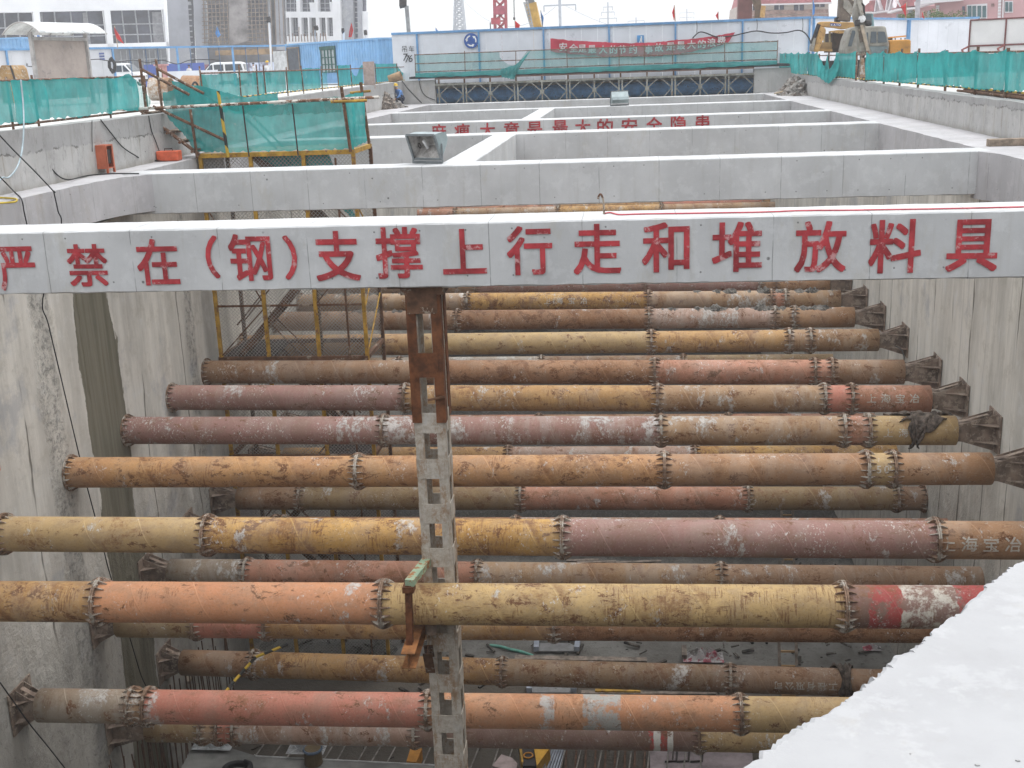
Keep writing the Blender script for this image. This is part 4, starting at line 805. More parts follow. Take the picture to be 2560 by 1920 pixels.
mb.extr([Vector((c.x+.05+.05*math.cos(a), y_, c.z+.15+.05*math.sin(a))) for a in [2*math.pi*i/12 for i in range(12)]], (0, .004, 0)); mb.quad((c.x-.02, y_, c.z+.09), (c.x+.1, y_, c.z+.09), (c.x+.09, y_, c.z-.06), (c.x-.03, y_, c.z-.06)); mb.quad((c.x-.03, y_, c.z-.06), (c.x+.03, y_, c.z-.06), (c.x-.06, y_, c.z-.22), (c.x-.12, y_, c.z-.2)); mb.quad((c.x+.03, y_, c.z-.06), (c.x+.09, y_, c.z-.06), (c.x+.13, y_, c.z-.21), (c.x+.07, y_, c.z-.22)); mb.build('white_figure', M_SW, sg)
# cables slung along the hoarding
def cable(label, pts, r_=.022, mat=None, n=6, cat='cable', name='cable'):
    pts = [Vector(p) for p in pts]; out = []
    for i in range(len(pts)-1):
        p0, p1, p2, p3 = pts[max(0, i-1)], pts[i], pts[i+1], pts[min(len(pts)-1, i+2)]
        for q in range(6):
            t_ = q/6; out.append(.5*((2*p1)+(p2-p0)*t_+(2*p0-5*p1+4*p2-p3)*t_*t_+(3*p1-p0-3*p2+p3)*t_**3))
    out.append(pts[-1]); return tag(MB().tube(out, r_, n).build(name, mat or M_BLK, smooth=True), label, cat)
cable('black cable looping along the white hoarding right of the banner', [zY('d', x, y, 71.7) for x, y in ((800,330),(850,283),(900,280),(1010,318),(1140,310),(1230,290),(1350,268),(1480,285),(1600,282),(1710,262),(1770,285),(1815,350),(1825,420))], .04)
for i, (x, y0_, y1_) in enumerate(((835, 188, 283), (1355, 165, 268), (1750, 158, 268))): cable(['thin tie wire above the right end of the red banner', 'thin tie wire right of the red banner', 'thin tie wire left of the excavator boom'][i], [zY('d', x, y0_, 71.7), zY('d', x+4, (y0_+y1_)/2, 71.7), zY('d', x, y1_, 71.7)], .018)
cable('black cable along the left hoarding behind the notice board', [aty(*px('a', x, y), 74.) for x, y in ((90,575),(160,575),(230,550),(290,575))]+[aty(*px('a', x, y), 77.) for x, y in ((790,515),(900,520),(1010,535),(1150,520),(1280,540),(1400,520),(1530,553),(1640,520),(1800,515),(1900,520))], .028)
cp0 = aty(*px('a', 968, 565), 77.2); 
tag(MB().tube([cp0+Vector((.24*math.cos(a)*(.8+.2*math.sin(2.3*a)), .03*math.sin(5*a), .5*math.sin(a)*(.8+.2*math.cos(2.7*a)))) for a in [i*.35 for i in range(60)]], .075, 6).build('cable_coil', M_BLK), 'coil of black cable hanging on the white left hoarding', 'cable coil')

# ------------------------------------------------------------------ flags
def flag(label, k_, base, tip, cloth, Y, col, poly):
    a_, b_ = zY(k_, *base, Y), zY(k_, *tip, Y); root = thing('flag', label, 'flag', a_, 'small flags on poles'); tubepart('pole', [a_, b_], .03, plain('pole_wood', (.4, .33, .25), .8) if 'pole_wood' not in bpy.data.materials else bpy.data.materials['pole_wood'], root)
    P = [zY(k_, x, y, Y-.05) for x, y in poly]; n = len(P)//2; top, bot = P[:n], P[n:][::-1]
    sheet(top, bot, 8, 6, .07, seed=len(label)).build('cloth', col, root, smooth=True, recalc=False)
M_FR = plain('flag_red', (.62, .04, .045), .7, 0, .1); M_FB = plain('flag_blue', (.12, .32, .68), .7, 0, .1)
flag('red flag drooping in front of the white building windows', 'a', (1018, 415), (990, 222), None, 77., M_FR, [(985,232),(1005,262),(1075,384),(1005,330)])
flag('blue flag above the open blue frame on the left', 'a', (1895, 410), (1872, 215), None, 88, M_FB, [(1872,220),(1905,300),(1885,330),(1862,290)])
flag('small blue flag tip below the canopy of the notice board', 'a', (335, 420), (333, 270), None, 76, M_FB, [(330,275),(350,330),(318,330),(322,300)])
flag('red flag on the roof of the blue container', 'b', (1295, 345), (1308, 195), None, 79, M_FR, [(1308,198),(1325,262),(1310,320),(1285,322)])
flag('red flag behind the bridge hoarding, left of the yellow crane boom', 'c', (998, 260), (993, 178), None, 74, M_FR, [(993,180),(1040,215),(1030,245),(995,248)])
flag('blue flag behind the bridge hoarding, right of the yellow crane boom', 'c', (1232, 245), (1216, 90), None, 74, M_FB, [(1216,92),(1242,155),(1235,225),(1225,170)])
flag('tiny blue flag at the left end of the bridge hoarding', 'c', (330, 280), (308, 240), None, 74, M_FB, [(308,243),(332,270),(322,276),(312,272)])
flag('left one of two red flags above the red banner', 'd', (650, 185), (642, 45), None, 74, M_FR, [(641,50),(646,130),(640,180),(622,110)])
flag('right one of two red flags above the red banner, shorter', 'd', (1022, 175), (1020, 100), None, 74, M_FR, [(1020,103),(1024,150),(1020,170),(998,135)])
flag('blue flag on the hoarding left of the yellow excavator boom', 'd', (1838, 160), (1838, -40), None, 73, M_FB, [(1838,-30),(1858,60),(1855,120),(1836,130)])
flag('triangular red flag before the pink house', 'e', (1190, 170), (1198, 18), None, 84, M_FR, [(1196,25),(1145,60),(1165,90),(1192,150)])
flag('narrow red flag before the pink house, beside the lamp post', 'e', (1350, 165), (1335, 95), None, 85, M_FR, [(1335,98),(1350,150),(1345,162),(1330,140)])

# ------------------------------------------------------------------ blue site containers
M_CB = plain('container_blue', (.20, .40, .66), .55, 0, .12, .8, wear=((.30, .36, .42), .68), wsc=2.2)
def container(label, A, ux, L, W, z0, H, parts=True):
    ux = Vector((*ux, 0)).normalized(); uy_ = Vector((-ux.y, ux.x, 0)); A = Vector((*A, z0)); root = thing('site_container', label, 'container', A+ux*L/2+uy_*W/2)
    mb = MB()
    def corr(o, d, n_, L_, amp=.035, per=.3):
        pts = []; x = 0
        while x < L_-.01:
            for f_, a_ in ((0, 0), (.42, 0), (.5, 1), (.92, 1)):
                xx = x+f_*per
                if xx < L_: pts.append(o+d*xx+n_*a_*amp)
            x += per
        pts.append(o+d*L_); 
        return pts
    for o, d, n_, l_ in ((A, ux, uy_, L), (A+ux*L, uy_, -ux, W), (A+uy_*W, ux, -uy_, L), (A, uy_, ux, W)):
        P = corr(o, d, n_, l_); mb.grid([[p_+Vector((0, 0, .12)), p_+Vector((0, 0, H-.12))] for p_ in P])
    mb.build('corrugated_wall', M_CB, root, recalc=False)
    mb = MB(); c = [A, A+ux*L, A+ux*L+uy_*W, A+uy_*W]
    for i in range(4):
        for z_ in (.06, H-.06): mb.bar(c[i]+Vector((0, 0, z_)), c[(i+1) % 4]+Vector((0, 0, z_)), .12)
        mb.bar(c[i], c[i]+Vector((0, 0, H)), .14)
    mb.build('corner_frame', M_CB, root); mb = MB(); mb.extr([p_+Vector((0, 0, H-.05)) for p_ in c], (0, 0, .03)); mb.build('roof', M_CB, root)
    return root, A, ux, uy_
ct, A_, ux_, uy2 = container('long blue corrugated site container with a door and a barred window', (-23.9, 82.9), (.725, -.69), 11.2, 2.4, 1.15, 2.75)
def onface(f0, f1, z0, z1, dp, o=0): return [A_+ux_*f+Vector((0, 0, z))-uy2*(dp) for f, z in ((f0, z0), (f1, z0), (f1, z1), (f0, z1))]
mb = MB(); mb.extr(onface(.15, 1.7, .05, 2.45, .03), -uy2*.03); dr = mb.build('doorway', plain('door_dark', (.09, .10, .12), .7), ct)
mb = MB(); mb.extr(onface(-1.75, .1, 0, 2.3, .07), -uy2*.05); mb.build('door_leaf', plain('door_leaf_white', (.55, .56, .57), .6), ct)
mb = MB()
for f0, f1, z0, z1 in ((.1, .2, 0, 2.5), (1.66, 1.76, 0, 2.5), (.1, 1.76, 2.42, 2.52)): mb.extr(onface(f0, f1, z0, z1, .05), -uy2*.05)
mb.build('door_frame', plain('door_frame_brown', (.25, .2, .16), .7), ct)
mb = MB(); mb.extr(onface(4.6, 6.3, .75, 2.2, .03), -uy2*.03); wn = mb.build('window', plain('window_pane_grey', (.35, .40, .42), .3), ct)
mb = MB(); M_DG = plain('dark_green_paint', (.03, .10, .09), .6)
for f_ in (4.6, 5.05, 5.45, 5.85, 6.3): mb.extr(onface(f_-.06, f_+.06, .7, 2.3, .07), -uy2*.03)
for z_ in (.75, 1.25, 1.7, 2.2): mb.extr(onface(4.6, 6.3, z_-.03, z_+.03, .075), -uy2*.03)
mb.extr(onface(4.5, 6.4, 2.2, 2.42, .08), -uy2*.06); mb.build('window_bars', M_DG, ct)
mb = MB(); c = A_+ux_*10.2+Vector((0, 0, .95))-uy2*.03
for q, ch in enumerate('工程公司'): text(mb, ch, lambda u, v: c+ux_*(u+(q-1.5)*.36)+Vector((0, 0, v)), .34)
mb.build('painted_characters', M_BLK, ct)
cc = aty(*px('a', 185, 320), 86); container('blue corrugated container behind the left hoarding, partly out of frame', (cc.x-6, cc.y), (1, 0), 6, 2.4, cc.z-2.75, 2.75)

# ------------------------------------------------------------------ notice board with a curved canopy
nb = thing('notice_board', 'blank plywood notice board under a curved white canopy', 'notice board', (-20, 45, 1.06))
M_ST = plain('galvanised_steel', (.42, .40, .39), .5, .2)
YA, YB = 43.6, 46.8
ta, tb_ = aty(*px('a', 250, 275), YA), aty(*px('a', 725, 290), YB); ba, bb_ = aty(*px('a', 315, 690), YA), aty(*px('a', 785, 690), YB)
ba.z = bb_.z = 1.06; ta.x, ta.y, tb_.x, tb_.y = ba.x, ba.y, bb_.x, bb_.y
for t_, b_ in ((ta, ba), (tb_, bb_)): MB().bar(b_, t_, .13).build('post', M_ST, nb)
dn_ = (bb_-ba).normalized(); nn_ = Vector((dn_.y, -dn_.x, 0))
if nn_.y > 0: nn_ = -nn_
zL, zR = aty(*px('a', 300, 340), YA).z, aty(*px('a', 725, 352), YB).z
MB().extr([ba+dn_*.12+Vector((0, 0, .25)), bb_-dn_*.12+Vector((0, 0, .25)), Vector((bb_.x, bb_.y, zR))-dn_*.12, Vector((ba.x, ba.y, zL))+dn_*.12], -nn_*.05).build('board', plain('plywood_grey', (.40, .34, .31), .85, 0, .12, 1.2, wear=((.28, .25, .24), .62), wsc=2), nb)
MB().bar(Vector((ba.x, ba.y, zL+.04))+nn_*.03, Vector((bb_.x, bb_.y, zR+.04))+nn_*.03, .1, .12).build('top_rail', M_ST, nb)
cl_, cr_ = ta-dn_*.5+Vector((0, 0, -.06)), tb_+dn_*.25+Vector((0, 0, -.02))
def canopy(f, s): return cl_.lerp(cr_, f)+nn_*(s*.85)+Vector((0, 0, .42*(1-s*s)))
G = [[canopy(i/12, j/6-1) for j in range(13)] for i in range(13)]
ob = MB().grid(G).build('canopy', plain('canopy_white', (.78, .80, .80), .3), nb, smooth=True); md = ob.modifiers.new('s', 'SOLIDIFY'); md.thickness = .03
for f_ in (0, .33, .66, 1): tubepart('canopy_rib', [canopy(f_, j/6-1)+Vector((0, 0, -.03)) for j in range(13)], .03, M_ST, nb)

# ------------------------------------------------------------------ white vans on the road
M_VW = plain('van_white', (.74, .75, .76), .3, 0, .04, spec=.5); M_VG = plain('van_glass', (.05, .06, .07), .12, 0, .1, spec=.6); M_TY = M_BLK
def van(label, loc, rz, s=1.):
    root = thing('van', label, 'van', (0, 0, 0), 'white vans beyond the fence')
    prof = [(-1.9,.35),(-1.95,.9),(-1.88,1.0),(-1.3,1.2),(-.75,1.78),(-.4,1.88),(1.5,1.88),(1.8,1.78),(1.93,1.2),(1.95,.4)]
    mb = MB(); n = len(prof); A = [Vector((x, -.8, z)) for x, z in prof]; W_ = [(.78 if z > 1.25 else .82) for x, z in prof]
    mb.add([Vector((x, -w_*(.9 if z > 1.8 else 1), z)) for (x, z), w_ in zip(prof, W_)]+[Vector((x, w_*(.9 if z > 1.8 else 1), z)) for (x, z), w_ in zip(prof, W_)], [tuple(range(n)), tuple(range(2*n-1, n-1, -1))]+[(i, n+i, n+(i+1) % n, (i+1) % n) for i in range(n)])
    b_ = mb.build('body', M_VW, root); md = b_.modifiers.new('b', 'BEVEL'); md.width = .07; md.segments = 3
    for sy_ in (-1, 1):
        for pts in ([(-1.22,1.2),(-.72,1.7),(-.62,1.7),(-.62,1.2)], [(-.5,1.2),(-.5,1.7),(.25,1.7),(.25,1.2)], [(.4,1.2),(.4,1.7),(1.05,1.7),(1.05,1.2)], [(1.2,1.2),(1.2,1.7),(1.66,1.7),(1.8,1.2)]):
            MB().extr([(x, sy_*.80, z) for x, z in pts], (0, sy_*.02, 0)).build('side_window', M_VG, root)
    MB().extr([(-1.36, -.68, 1.22), (-1.36, .68, 1.22), (-.82, .64, 1.76), (-.82, -.64, 1.76)], (-.03, 0, .03)).build('windscreen', M_VG, root)
    MB().extr([(1.95, -.66, 1.22), (1.95, .66, 1.22), (1.87, .62, 1.7), (1.87, -.62, 1.7)], (.02, 0, 0)).build('rear_window', M_VG, root)
    for x_ in (-1.25, 1.3):
        for sy_ in (-1, 1):
            wh = MB().lathe([(-.09, .12), (-.09, .29), (.09, .29), (.09, .12)], (x_, sy_*.74, .3), 'Y', 20).build('wheel', M_TY, root); MB().lathe([(-.1, .0), (-.1, .15), (.1, .15), (.1, .0)], (x_, sy_*.745, .3), 'Y', 14).build('rim', M_ST, wh)
    for sy_ in (-.6, .6): MB().box(-1.97, -1.9, sy_-.14, sy_+.14, .72, .9).build('headlight', M_ST, root); MB().box(1.9, 1.97, sy_-.1, sy_+.1, .8, 1.1).build('tail_light', M_FR, root)
    MB().box(-2.0, -1.9, -.8, .8, .35, .55).build('bumper', M_DARK, root)
    root.location = loc; root.rotation_euler = (0, 0, rz); root.scale = (s,)*3; return root
vp = aty(*px('a', 1925, 640), 100); van('small white van with dark side windows seen above the left net fence', (vp.x, vp.y, vp.z-1.0), R(8), 1.05)
vp = aty(*px('a', 1130, 640), 97); van('white van mostly hidden behind the net fence, left of the pink cabinet', (vp.x-.8, vp.y, vp.z-1.0), R(175), 1.0)

# blue board wall and poster hoarding beyond the road
q = aty(*px('a', 1240, 560), 112); q2 = aty(*px('a', 1760, 548), 112)
tag(MB().box(q.x, q2.x, 112, 112.15, 1.06, q.z).build('board_wall', plain('board_blue', (.055, .10, .36), .6, 0, .1, .5)), 'long blue board wall behind the white van', 'board wall')
q3, q4 = aty(*px('a', 2100, 545), 111.), aty(*px('b', 640, 535), 111.)
tag(MB().box(q3.x-4, q3.x+.2, 111.6, 111.7, 1.06, q3.z).build('board_wall', plain('board_maroon', (.24, .11, .14), .6, 0, .1, .5)), 'dull maroon board wall right of the white van', 'board wall')
t = T('poster', .6); p = t.pos(); n_ = t.noise(p, 1.1, 6, .7); t.col(t.mix(t.step(n_, .45, .6), (.50, .55, .68), (.16, .15, .2))); M_POST = t.m
tag(MB().box(q3.x+.3, q4.x, 110.8, 110.95, 1.06, q3.z).build('poster_board', M_POST), 'pale blue poster board with dark blotches beside the blue container', 'poster board')

# ------------------------------------------------------------------ things by the left fence gap
pc0 = aty(*px('a', 1345, 570), 46); pc1 = aty(*px('a', 1430, 850), 46)
cab = thing('switch_cabinet', 'pink metal switch cabinet standing behind the gangway steps', 'cabinet', ((pc0.x+pc1.x)/2, 46.2, 1.06)); wd = pc1.x-pc0.x
M_PK = plain('pink_paint', (.55, .30, .29), .6, 0, .12)
MB().box(pc0.x, pc1.x, 46, 46.5, 1.1, pc0.z).build('body', M_PK, cab); MB().box(pc0.x-.05, pc1.x+.05, 45.9, 46.6, pc0.z, pc0.z+.06).build('roof', M_PK, cab); MB().box(pc0.x+.3*wd, pc1.x-.1*wd, 45.98, 45.995, pc0.z-.65, pc0.z-.1).build('white_plate', M_SW, cab); MB().box(pc0.x+.9*wd, pc0.x+.96*wd, 45.95, 45.99, pc0.z-.8, pc0.z-.1).build('handle', M_RUST2, cab)
def pipe_on_ground(label, k_, a, b, Y, r_, mat, n='steel_tube'):
    A, B = zY(k_, *a, Y), zY(k_, *b, Y); ax = B-A; root = MB(); L = ax.length; o = root.lathe([(0, r_*.93), (0, r_), (L, r_), (L, r_*.93), (0, r_*.93)], (0, 0, 0), 'X', 28).build(n, mat, org=(0, 0, 0), smooth=False)
    o.location = (A.x, A.y, A.z); o.rotation_euler = Vector((1, 0, 0)).rotation_difference(ax).to_euler(); return tag(o, label, 'steel tube')
pipe_on_ground('orange steel tube lying behind the gap of the left net fence', 'a', (1590, 760), (1760, 765), 47, .5, PM['TO'])
pipe_on_ground('ochre steel tube lying behind the gangway handrail', 'a', (1310, 770), (1480, 770), 43, .42, PM['TN'])
pipe_on_ground('short tan concrete tube leaning on the far left net fence', 'b', (1635, 690), (1740, 650), 65.2, .24, plain('tan_tube', (.42, .27, .16), .8))
tag(MB().tube([Vector((-14.2+.0*a, 38.2+.34*math.cos(a), 1.45+.34*math.sin(a))) for a in [i*.3 for i in range(42)]], .035, 6).build('hose_coil', M_BLK), 'coiled black hose leaning by the gangway steps', 'hose coil')
tag(MB().box(*(sorted([zY('b', 1405, 540, 58).x, zY('b', 1500, 540, 58).x])), 58, 58.12, 1.06, zY('b', 1450, 532, 58).z).build('board', plain('board_pinkish', (.42, .33, .30), .85)), 'pinkish board standing behind a gap of the far left net fence', 'board')
wb = aty(*px('a', 1620, 690), 60); tag(MB().box(wb.x-1.5, wb.x+1.6, 60, 60.2, 1.06, wb.z+.45).build('wall_panel', M_HOARD), 'white panel standing behind the orange tube', 'panel')
ob = aty(*px('a', 60, 620), 50); root = thing('skip_loader', 'ochre machine bucket behind the left net fence at the picture edge', 'bucket', (ob.x, 50, 1.06))
MB().extr([(ob.x-.4, 50, 1.1), (ob.x+.5, 50, 1.1), (ob.x+.3, 50, ob.z+.1), (ob.x+.2, 50, ob.z+.26), (ob.x-.2, 50, ob.z+.28), (ob.x-.35, 50, ob.z+.1)], (0, 1.2, 0)).build('bucket_shell', plain('machine_ochre', (.36, .22, .09), .6, 0, .2, 2, wear=((.4, .37, .33), .58)), root); MB().bar((ob.x+.22, 49.95, ob.z+.26), (ob.x+.5, 49.95, 1.2), .06).build('rim', M_DARK, root)
# ------------------------------------------------------------------ excavators
def prism(name, k_, pts, Y, d, mat, par, bev=0):
    P = [zY(k_, x, y, Y) for x, y in pts]; o = MB().extr(P, (0, d, 0)).build(name, mat, par)
    if bev: md = o.modifiers.new('b', 'BEVEL'); md.width = bev; md.segments = 2
    return o
OFF['r'] = (2000, 0)
def zr(x, y): return x/6.9125, y/6.9125       # coordinates read off a closer look at the machine
_px = px
def px(k, x, y): return (2000+x/6.9125, y/6.9125) if k == 'r' else _px(k, x, y)
M_EXO = plain('excavator_orange', (.60, .29, .06), .5, 0, .15, 1.5, wear=((.3, .17, .08), .66), wsc=4); M_EXG = plain('excavator_grey', (.33, .31, .27), .6, 0, .2, 2, wear=((.2, .15, .11), .62), wsc=5)
M_EXB = plain('excavator_boom_brown', (.16, .125, .10), .65, 0, .3, 2, wear=((.3, .26, .2), .6), wsc=5); M_EXD = plain('excavator_dark', (.035, .03, .03), .6); M_GL = plain('cab_glass', (.07, .09, .105), .1, 0, .1, spec=.6); M_YO = plain('excavator_yellow', (.55, .33, .12), .6, 0, .2, 2, wear=((.25, .14, .07), .6), wsc=6)
e1 = thing('excavator', 'grey cabbed excavator with orange counterweight, its dark boom raised out of frame', 'excavator', (12.5, 56, .8), 'excavators behind the right net fence')
YE = 54.
cabp = [(770,940),(765,860),(800,700),(870,520),(900,480),(1000,455),(1465,450),(1490,480),(1530,700),(1545,800),(1530,900),(1490,960)]
prism('cab', 'r', cabp, YE, 1.5, M_EXG, e1, .06)
for pts in ([(828,800),(890,800),(970,530),(905,525)], [(1000,870),(1180,870),(1180,560),(1040,560)], [(1215,740),(1320,740),(1320,545),(1230,545)], [(1345,740),(1505,730),(1470,560),(1440,545),(1345,545)]): prism('cab_window', 'r', pts, YE-.03, .03, M_GL, e1)
prism('door_panel', 'r', [(1205,800),(1520,800),(1510,930),(1250,940)], YE-.04, .04, plain('panel_bluegrey', (.20, .25, .26), .6), e1); prism('door_rail', 'r', [(1195,755),(1515,765),(1515,790),(1195,785)], YE-.06, .05, M_EXG, e1)
prism('counterweight', 'r', [(1545,960),(1548,700),(1600,690),(1890,680),(1920,700),(1915,960)], YE+.4, 2.2, M_EXO, e1, .12)
prism('engine_hood_rail', 'r', [(1525,640),(1835,610),(1835,635),(1525,665)], YE+1., .06, M_EXO, e1)
for x_ in (1560, 1640, 1740, 1810): prism('rail_stay', 'r', [(x_,655),(x_+14,655),(x_+14,700),(x_,700)], YE+1., .05, M_EXD, e1)
prism('muffler', 'r', [(1535,650),(1600,655),(1600,690),(1535,690)], YE+1.2, .5, M_EXD, e1)
mb = MB(); c = zY('r', 1868, 820, YE+.36)
for q, ch in enumerate('KATO'): text(mb, ch, lambda u, v: Vector((c.x+u+(q-1.5)*.058, c.y, c.z+v)), .075, .12)
mb.build('lettering', plain('letter_brown', (.3, .17, .12), .6), e1)
# boom (two thick plates seen from the front) and dipper arm hanging in front of the cab
prism('boom', 'r', [(690,-260),(1000,-260),(935,0),(925,130),(885,270),(870,375),(650,350),(680,300),(700,0)], YE-.2, .7, M_EXB, e1, .04)
prism('boom_plate', 'r', [(760,0),(750,130),(890,275),(925,130),(905,110),(835,0)], YE-.24, .04, M_EXG, e1)
prism('boom_foot', 'r', [(625,300),(690,290),(700,380),(620,370)], YE-.1, .5, M_EXD, e1)
YD = 50.5
prism('dipper_arm', 'r', [(990,-260),(1080,-260),(1085,0),(1130,240),(1140,330),(1190,380),(1185,420),(1130,430),(1160,640),(1210,890),(1120,910),(1030,890),(1000,620),(975,430),(950,370),(930,280),(935,150),(960,60)], YD, .45, M_EXG, e1, .03)
prism('arm_cylinder', 'r', [(1040,440),(1090,430),(1195,860),(1150,880)], YD-.16, .14, plain('cylinder_tan', (.42, .34, .26), .5), e1); prism('arm_cylinder', 'r', [(985,0),(1045,-10),(1105,250),(1050,280)], YD-.16, .14, M_EXG, e1)
prism('link_shadow_plate', 'r', [(1005,480),(1060,480),(1110,720),(1035,740)], YD-.03, .03, M_EXB, e1)
for x_ in (990, 1180): tubepart('hinge_pin', [zY('r', x_-40, 400, YD-.12), zY('r', x_+40, 395, YD-.12)], .13, M_EXD, e1)
tubepart('work_light', [zY('r', 1072, 325, YD-.14), zY('r', 1072, 325, YD-.05)], .15, M_SW, e1)
tubepart('hydraulic_hose', [zY('r', x, y, YD-.1) for x, y in ((1060,50),(1105,100),(1108,190),(1120,330),(1140,380))], .04, M_EXD, e1)
brk = prism('breaker', 'r', [(1060,960),(1110,960),(1112,1065),(1128,1340),(1030,1345),(1035,1250),(1060,1060)], 50.4, .35, plain('breaker_worn', (.36, .22, .14), .7, 0, .3, 5, wear=((.45, .4, .36), .5)), e1)
prism('breaker_neck', 'r', [(1050,890),(1150,890),(1112,1000),(1060,1000)], 50.4, .35, M_EXB, e1)
MB().box(10.6, 14.8, 53.2, 54.0, .81, 1.7).build('track', M_EXD, e1); MB().box(10.6, 14.8, 55.6, 56.4, .81, 1.7).build('track', M_EXD, e1); MB().box(11.4, 14.2, 54.0, 55.6, 1.2, 1.75).build('undercarriage', M_EXD, e1)
e2 = thing('excavator', 'yellow excavator with its folded boom to the left, behind the grey cabbed one', 'excavator', (11, 61, .8), 'excavators behind the right net fence')
Y2 = 59.
prism('boom', 'r', [(310,400),(350,375),(500,372),(940,385),(960,480),(900,490),(730,505),(600,480),(430,465),(330,455)], Y2, .5, M_YO, e2, .04)
prism('logo_plate', 'r', [(525,400),(715,410),(712,455),(520,448)], Y2-.02, .02, plain('logo_blue', (.05, .07, .25), .5), e2)
mb = MB(); c = zY('r', 618, 430, Y2-.03)
for q, ch in enumerate('KATO'): text(mb, ch, lambda u, v: Vector((c.x+u+(q-1.5)*.12, c.y, c.z+v-u*.03)), .15, .13, .02, Vector((0, -3, 0)))
mb.build('lettering', M_SW, e2)
prism('dipper_arm', 'r', [(330,450),(420,470),(450,520),(440,590),(380,740),(320,900),(230,890),(270,740),(300,600)], Y2-.1, .4, M_YO, e2, .03)
tubepart('arm_cylinder', [zY('r', 325, 420, Y2-.1), zY('r', 205, 760, Y2-.1)], .1, M_EXD, e2); prism('bucket_link', 'r', [(185,880),(190,790),(240,650),(280,660),(235,890)], Y2-.2, .5, M_EXG, e2)
prism('boom_underframe', 'r', [(510,540),(640,520),(830,520),(850,560),(700,580),(560,560)], Y2+.1, .4, M_YO, e2)
prism('body', 'r', [(560,570),(840,560),(840,900),(560,905)], Y2+.5, 2.5, plain('engine_bay_dark', (.07, .045, .035), .8, 0, .4, 3), e2); prism('side_hood', 'r', [(340,730),(560,730),(565,880),(350,870)], Y2+.6, 2., plain('hood_ochre', (.40, .27, .13), .6), e2); prism('hood_band', 'r', [(330,835),(565,850),(565,890),(330,885)], Y2+.5, .1, M_YO, e2)
for x_ in (400, 500): prism('grab_rail', 'r', [(x_,550),(x_+30,550),(x_+35,730),(x_+8,730)], Y2+.7, .1, plain('rail_cream', (.55, .48, .3), .6), e2)
prism('cab', 'r', [(1090,700),(1090,240),(1110,215),(1240,210),(1270,250),(1285,440),(1285,700)], 60.5, 1.4, plain('cab_teal', (.20, .32, .34), .5), e2, .05); prism('cab_window', 'r', [(1120,430),(1125,265),(1235,260),(1250,430)], 60.45, .04, M_GL, e2); prism('cab_roof', 'r', [(1085,230),(1110,205),(1250,200),(1265,235)], 60.3, 1.7, M_SW, e2)
for y_ in (59.2, 61.4): MB().box(8.0+1.6, 13.4, y_, y_+.7, .81, 1.6).build('track', M_EXD, e2)
tag(MB().box(9.7, 11.4, 50.5, 51.6, .81, 1.75).build('track_stack', plain('mud_brown', (.13, .10, .085), .9, 0, .4, 3, bump=.5), None), 'muddy brown heap seen through the tear in the right fence net', 'heap')

# ------------------------------------------------------------------ buildings, left
def face_frame(A, B):
    A, B = Vector((*A, 0)), Vector((*B, 0)); d = (B-A).normalized(); n_ = Vector((d.y, -d.x, 0)); n_ = n_ if n_.y < 0 else -n_
    def pt(k_, x, y, o=0):
        r_ = ray(*px(k_, x, y)); t_ = (A-Vector((0, 0, CZ))).dot(n_)/r_.dot(n_); return r_*t_+Vector((0, 0, CZ))+n_*o
    return pt, d, n_
def slabq(pt, n_, k_, quad_, o, th): P = [pt(k_, x, y, o) for x, y in quad_]; return MB().extr(P, -n_*th)
GZ = .9
M_BW = plain('building_white', (.72, .73, .76), .7, 0, .05, .3); M_BG = plain('building_grey', (.31, .32, .36), .8, 0, .12, .3, wear=((.34, .35, .37), .6), wsc=.4); M_WIN = plain('window_dark', (.075, .08, .115), .25, 0, .35, .35, spec=.5); M_MUL = plain('mullion_grey', (.36, .37, .40), .5)
pt, d, n_ = face_frame((-62, 138), (-42, 152))
wbld = thing('building', 'white building with wide dark glazed bays behind the notice board', 'building', pt('a', 700, 420)*1)
bz = pt('a', 700, 420).z
zA, zB = pt('a', -900, 100), pt('a', 1425, 85)
# wall pieces around the bays
for q in ([(-900,-700),(1418,-700),(1420,82),(-900,125)], [(-900,405),(935,378),(1460,362),(1462,412),(-900,450)], [(285,104),(342,101),(372,420),(315,420)], [(898,90),(952,87),(985,420),(935,420)], [(1412,82),(1428,82),(1462,412),(1440,412)]): slabq(pt, n_, 'a', q, 0, .8).build('wall', M_BW, wbld)
for q, cols in (([(-800,118),(287,104),(318,412),(-800,440)], 9), ([(342,100),(900,89),(935,380),(372,398)], 4), ([(952,87),(1414,82),(1443,364),(985,372)], 4)):
    w_ = slabq(pt, n_, 'a', q, -1.2, .2).build('window', M_WIN, wbld); a, b, c_, e_ = [Vector((*v, 0)) for v in q]
    mb = MB()
    for i in range(1, cols): t0 = a.lerp(b, i/cols); t1 = e_.lerp(c_, i/cols); mb.bar(pt('a', t0.x, t0.y, -1.1), pt('a', t1.x, t1.y, -1.1), .13)
    for j in (.42, .74): t0 = a.lerp(e_, j); t1 = b.lerp(c_, j); mb.bar(pt('a', t0.x, t0.y, -1.1), pt('a', t1.x, t1.y, -1.1), .13)
    mb.build('mullions', M_MUL, w_)
for q in ([(345,110),(378,110),(400,395),(372,395)], [(725,105),(770,105),(795,380),(755,380)], [(1330,100),(1414,100),(1440,362),(1345,362)]): slabq(pt, n_, 'a', q, -1.05, .1).build('inner_column', plain('column_grey', (.26, .26, .28), .8), wbld)
slabq(pt, n_, 'a', [(-900,440),(1462,410),(1470,700),(-900,700)], -1.4, .3).build('ground_floor_glazing', plain('glazing_grey', (.20, .21, .23), .4, 0, .2, .4), wbld); slabq(pt, n_, 'a', [(1455,412),(1470,412),(1476,660),(1462,660)], -.2, .4).build('wall', M_BW, wbld)
mb = MB()
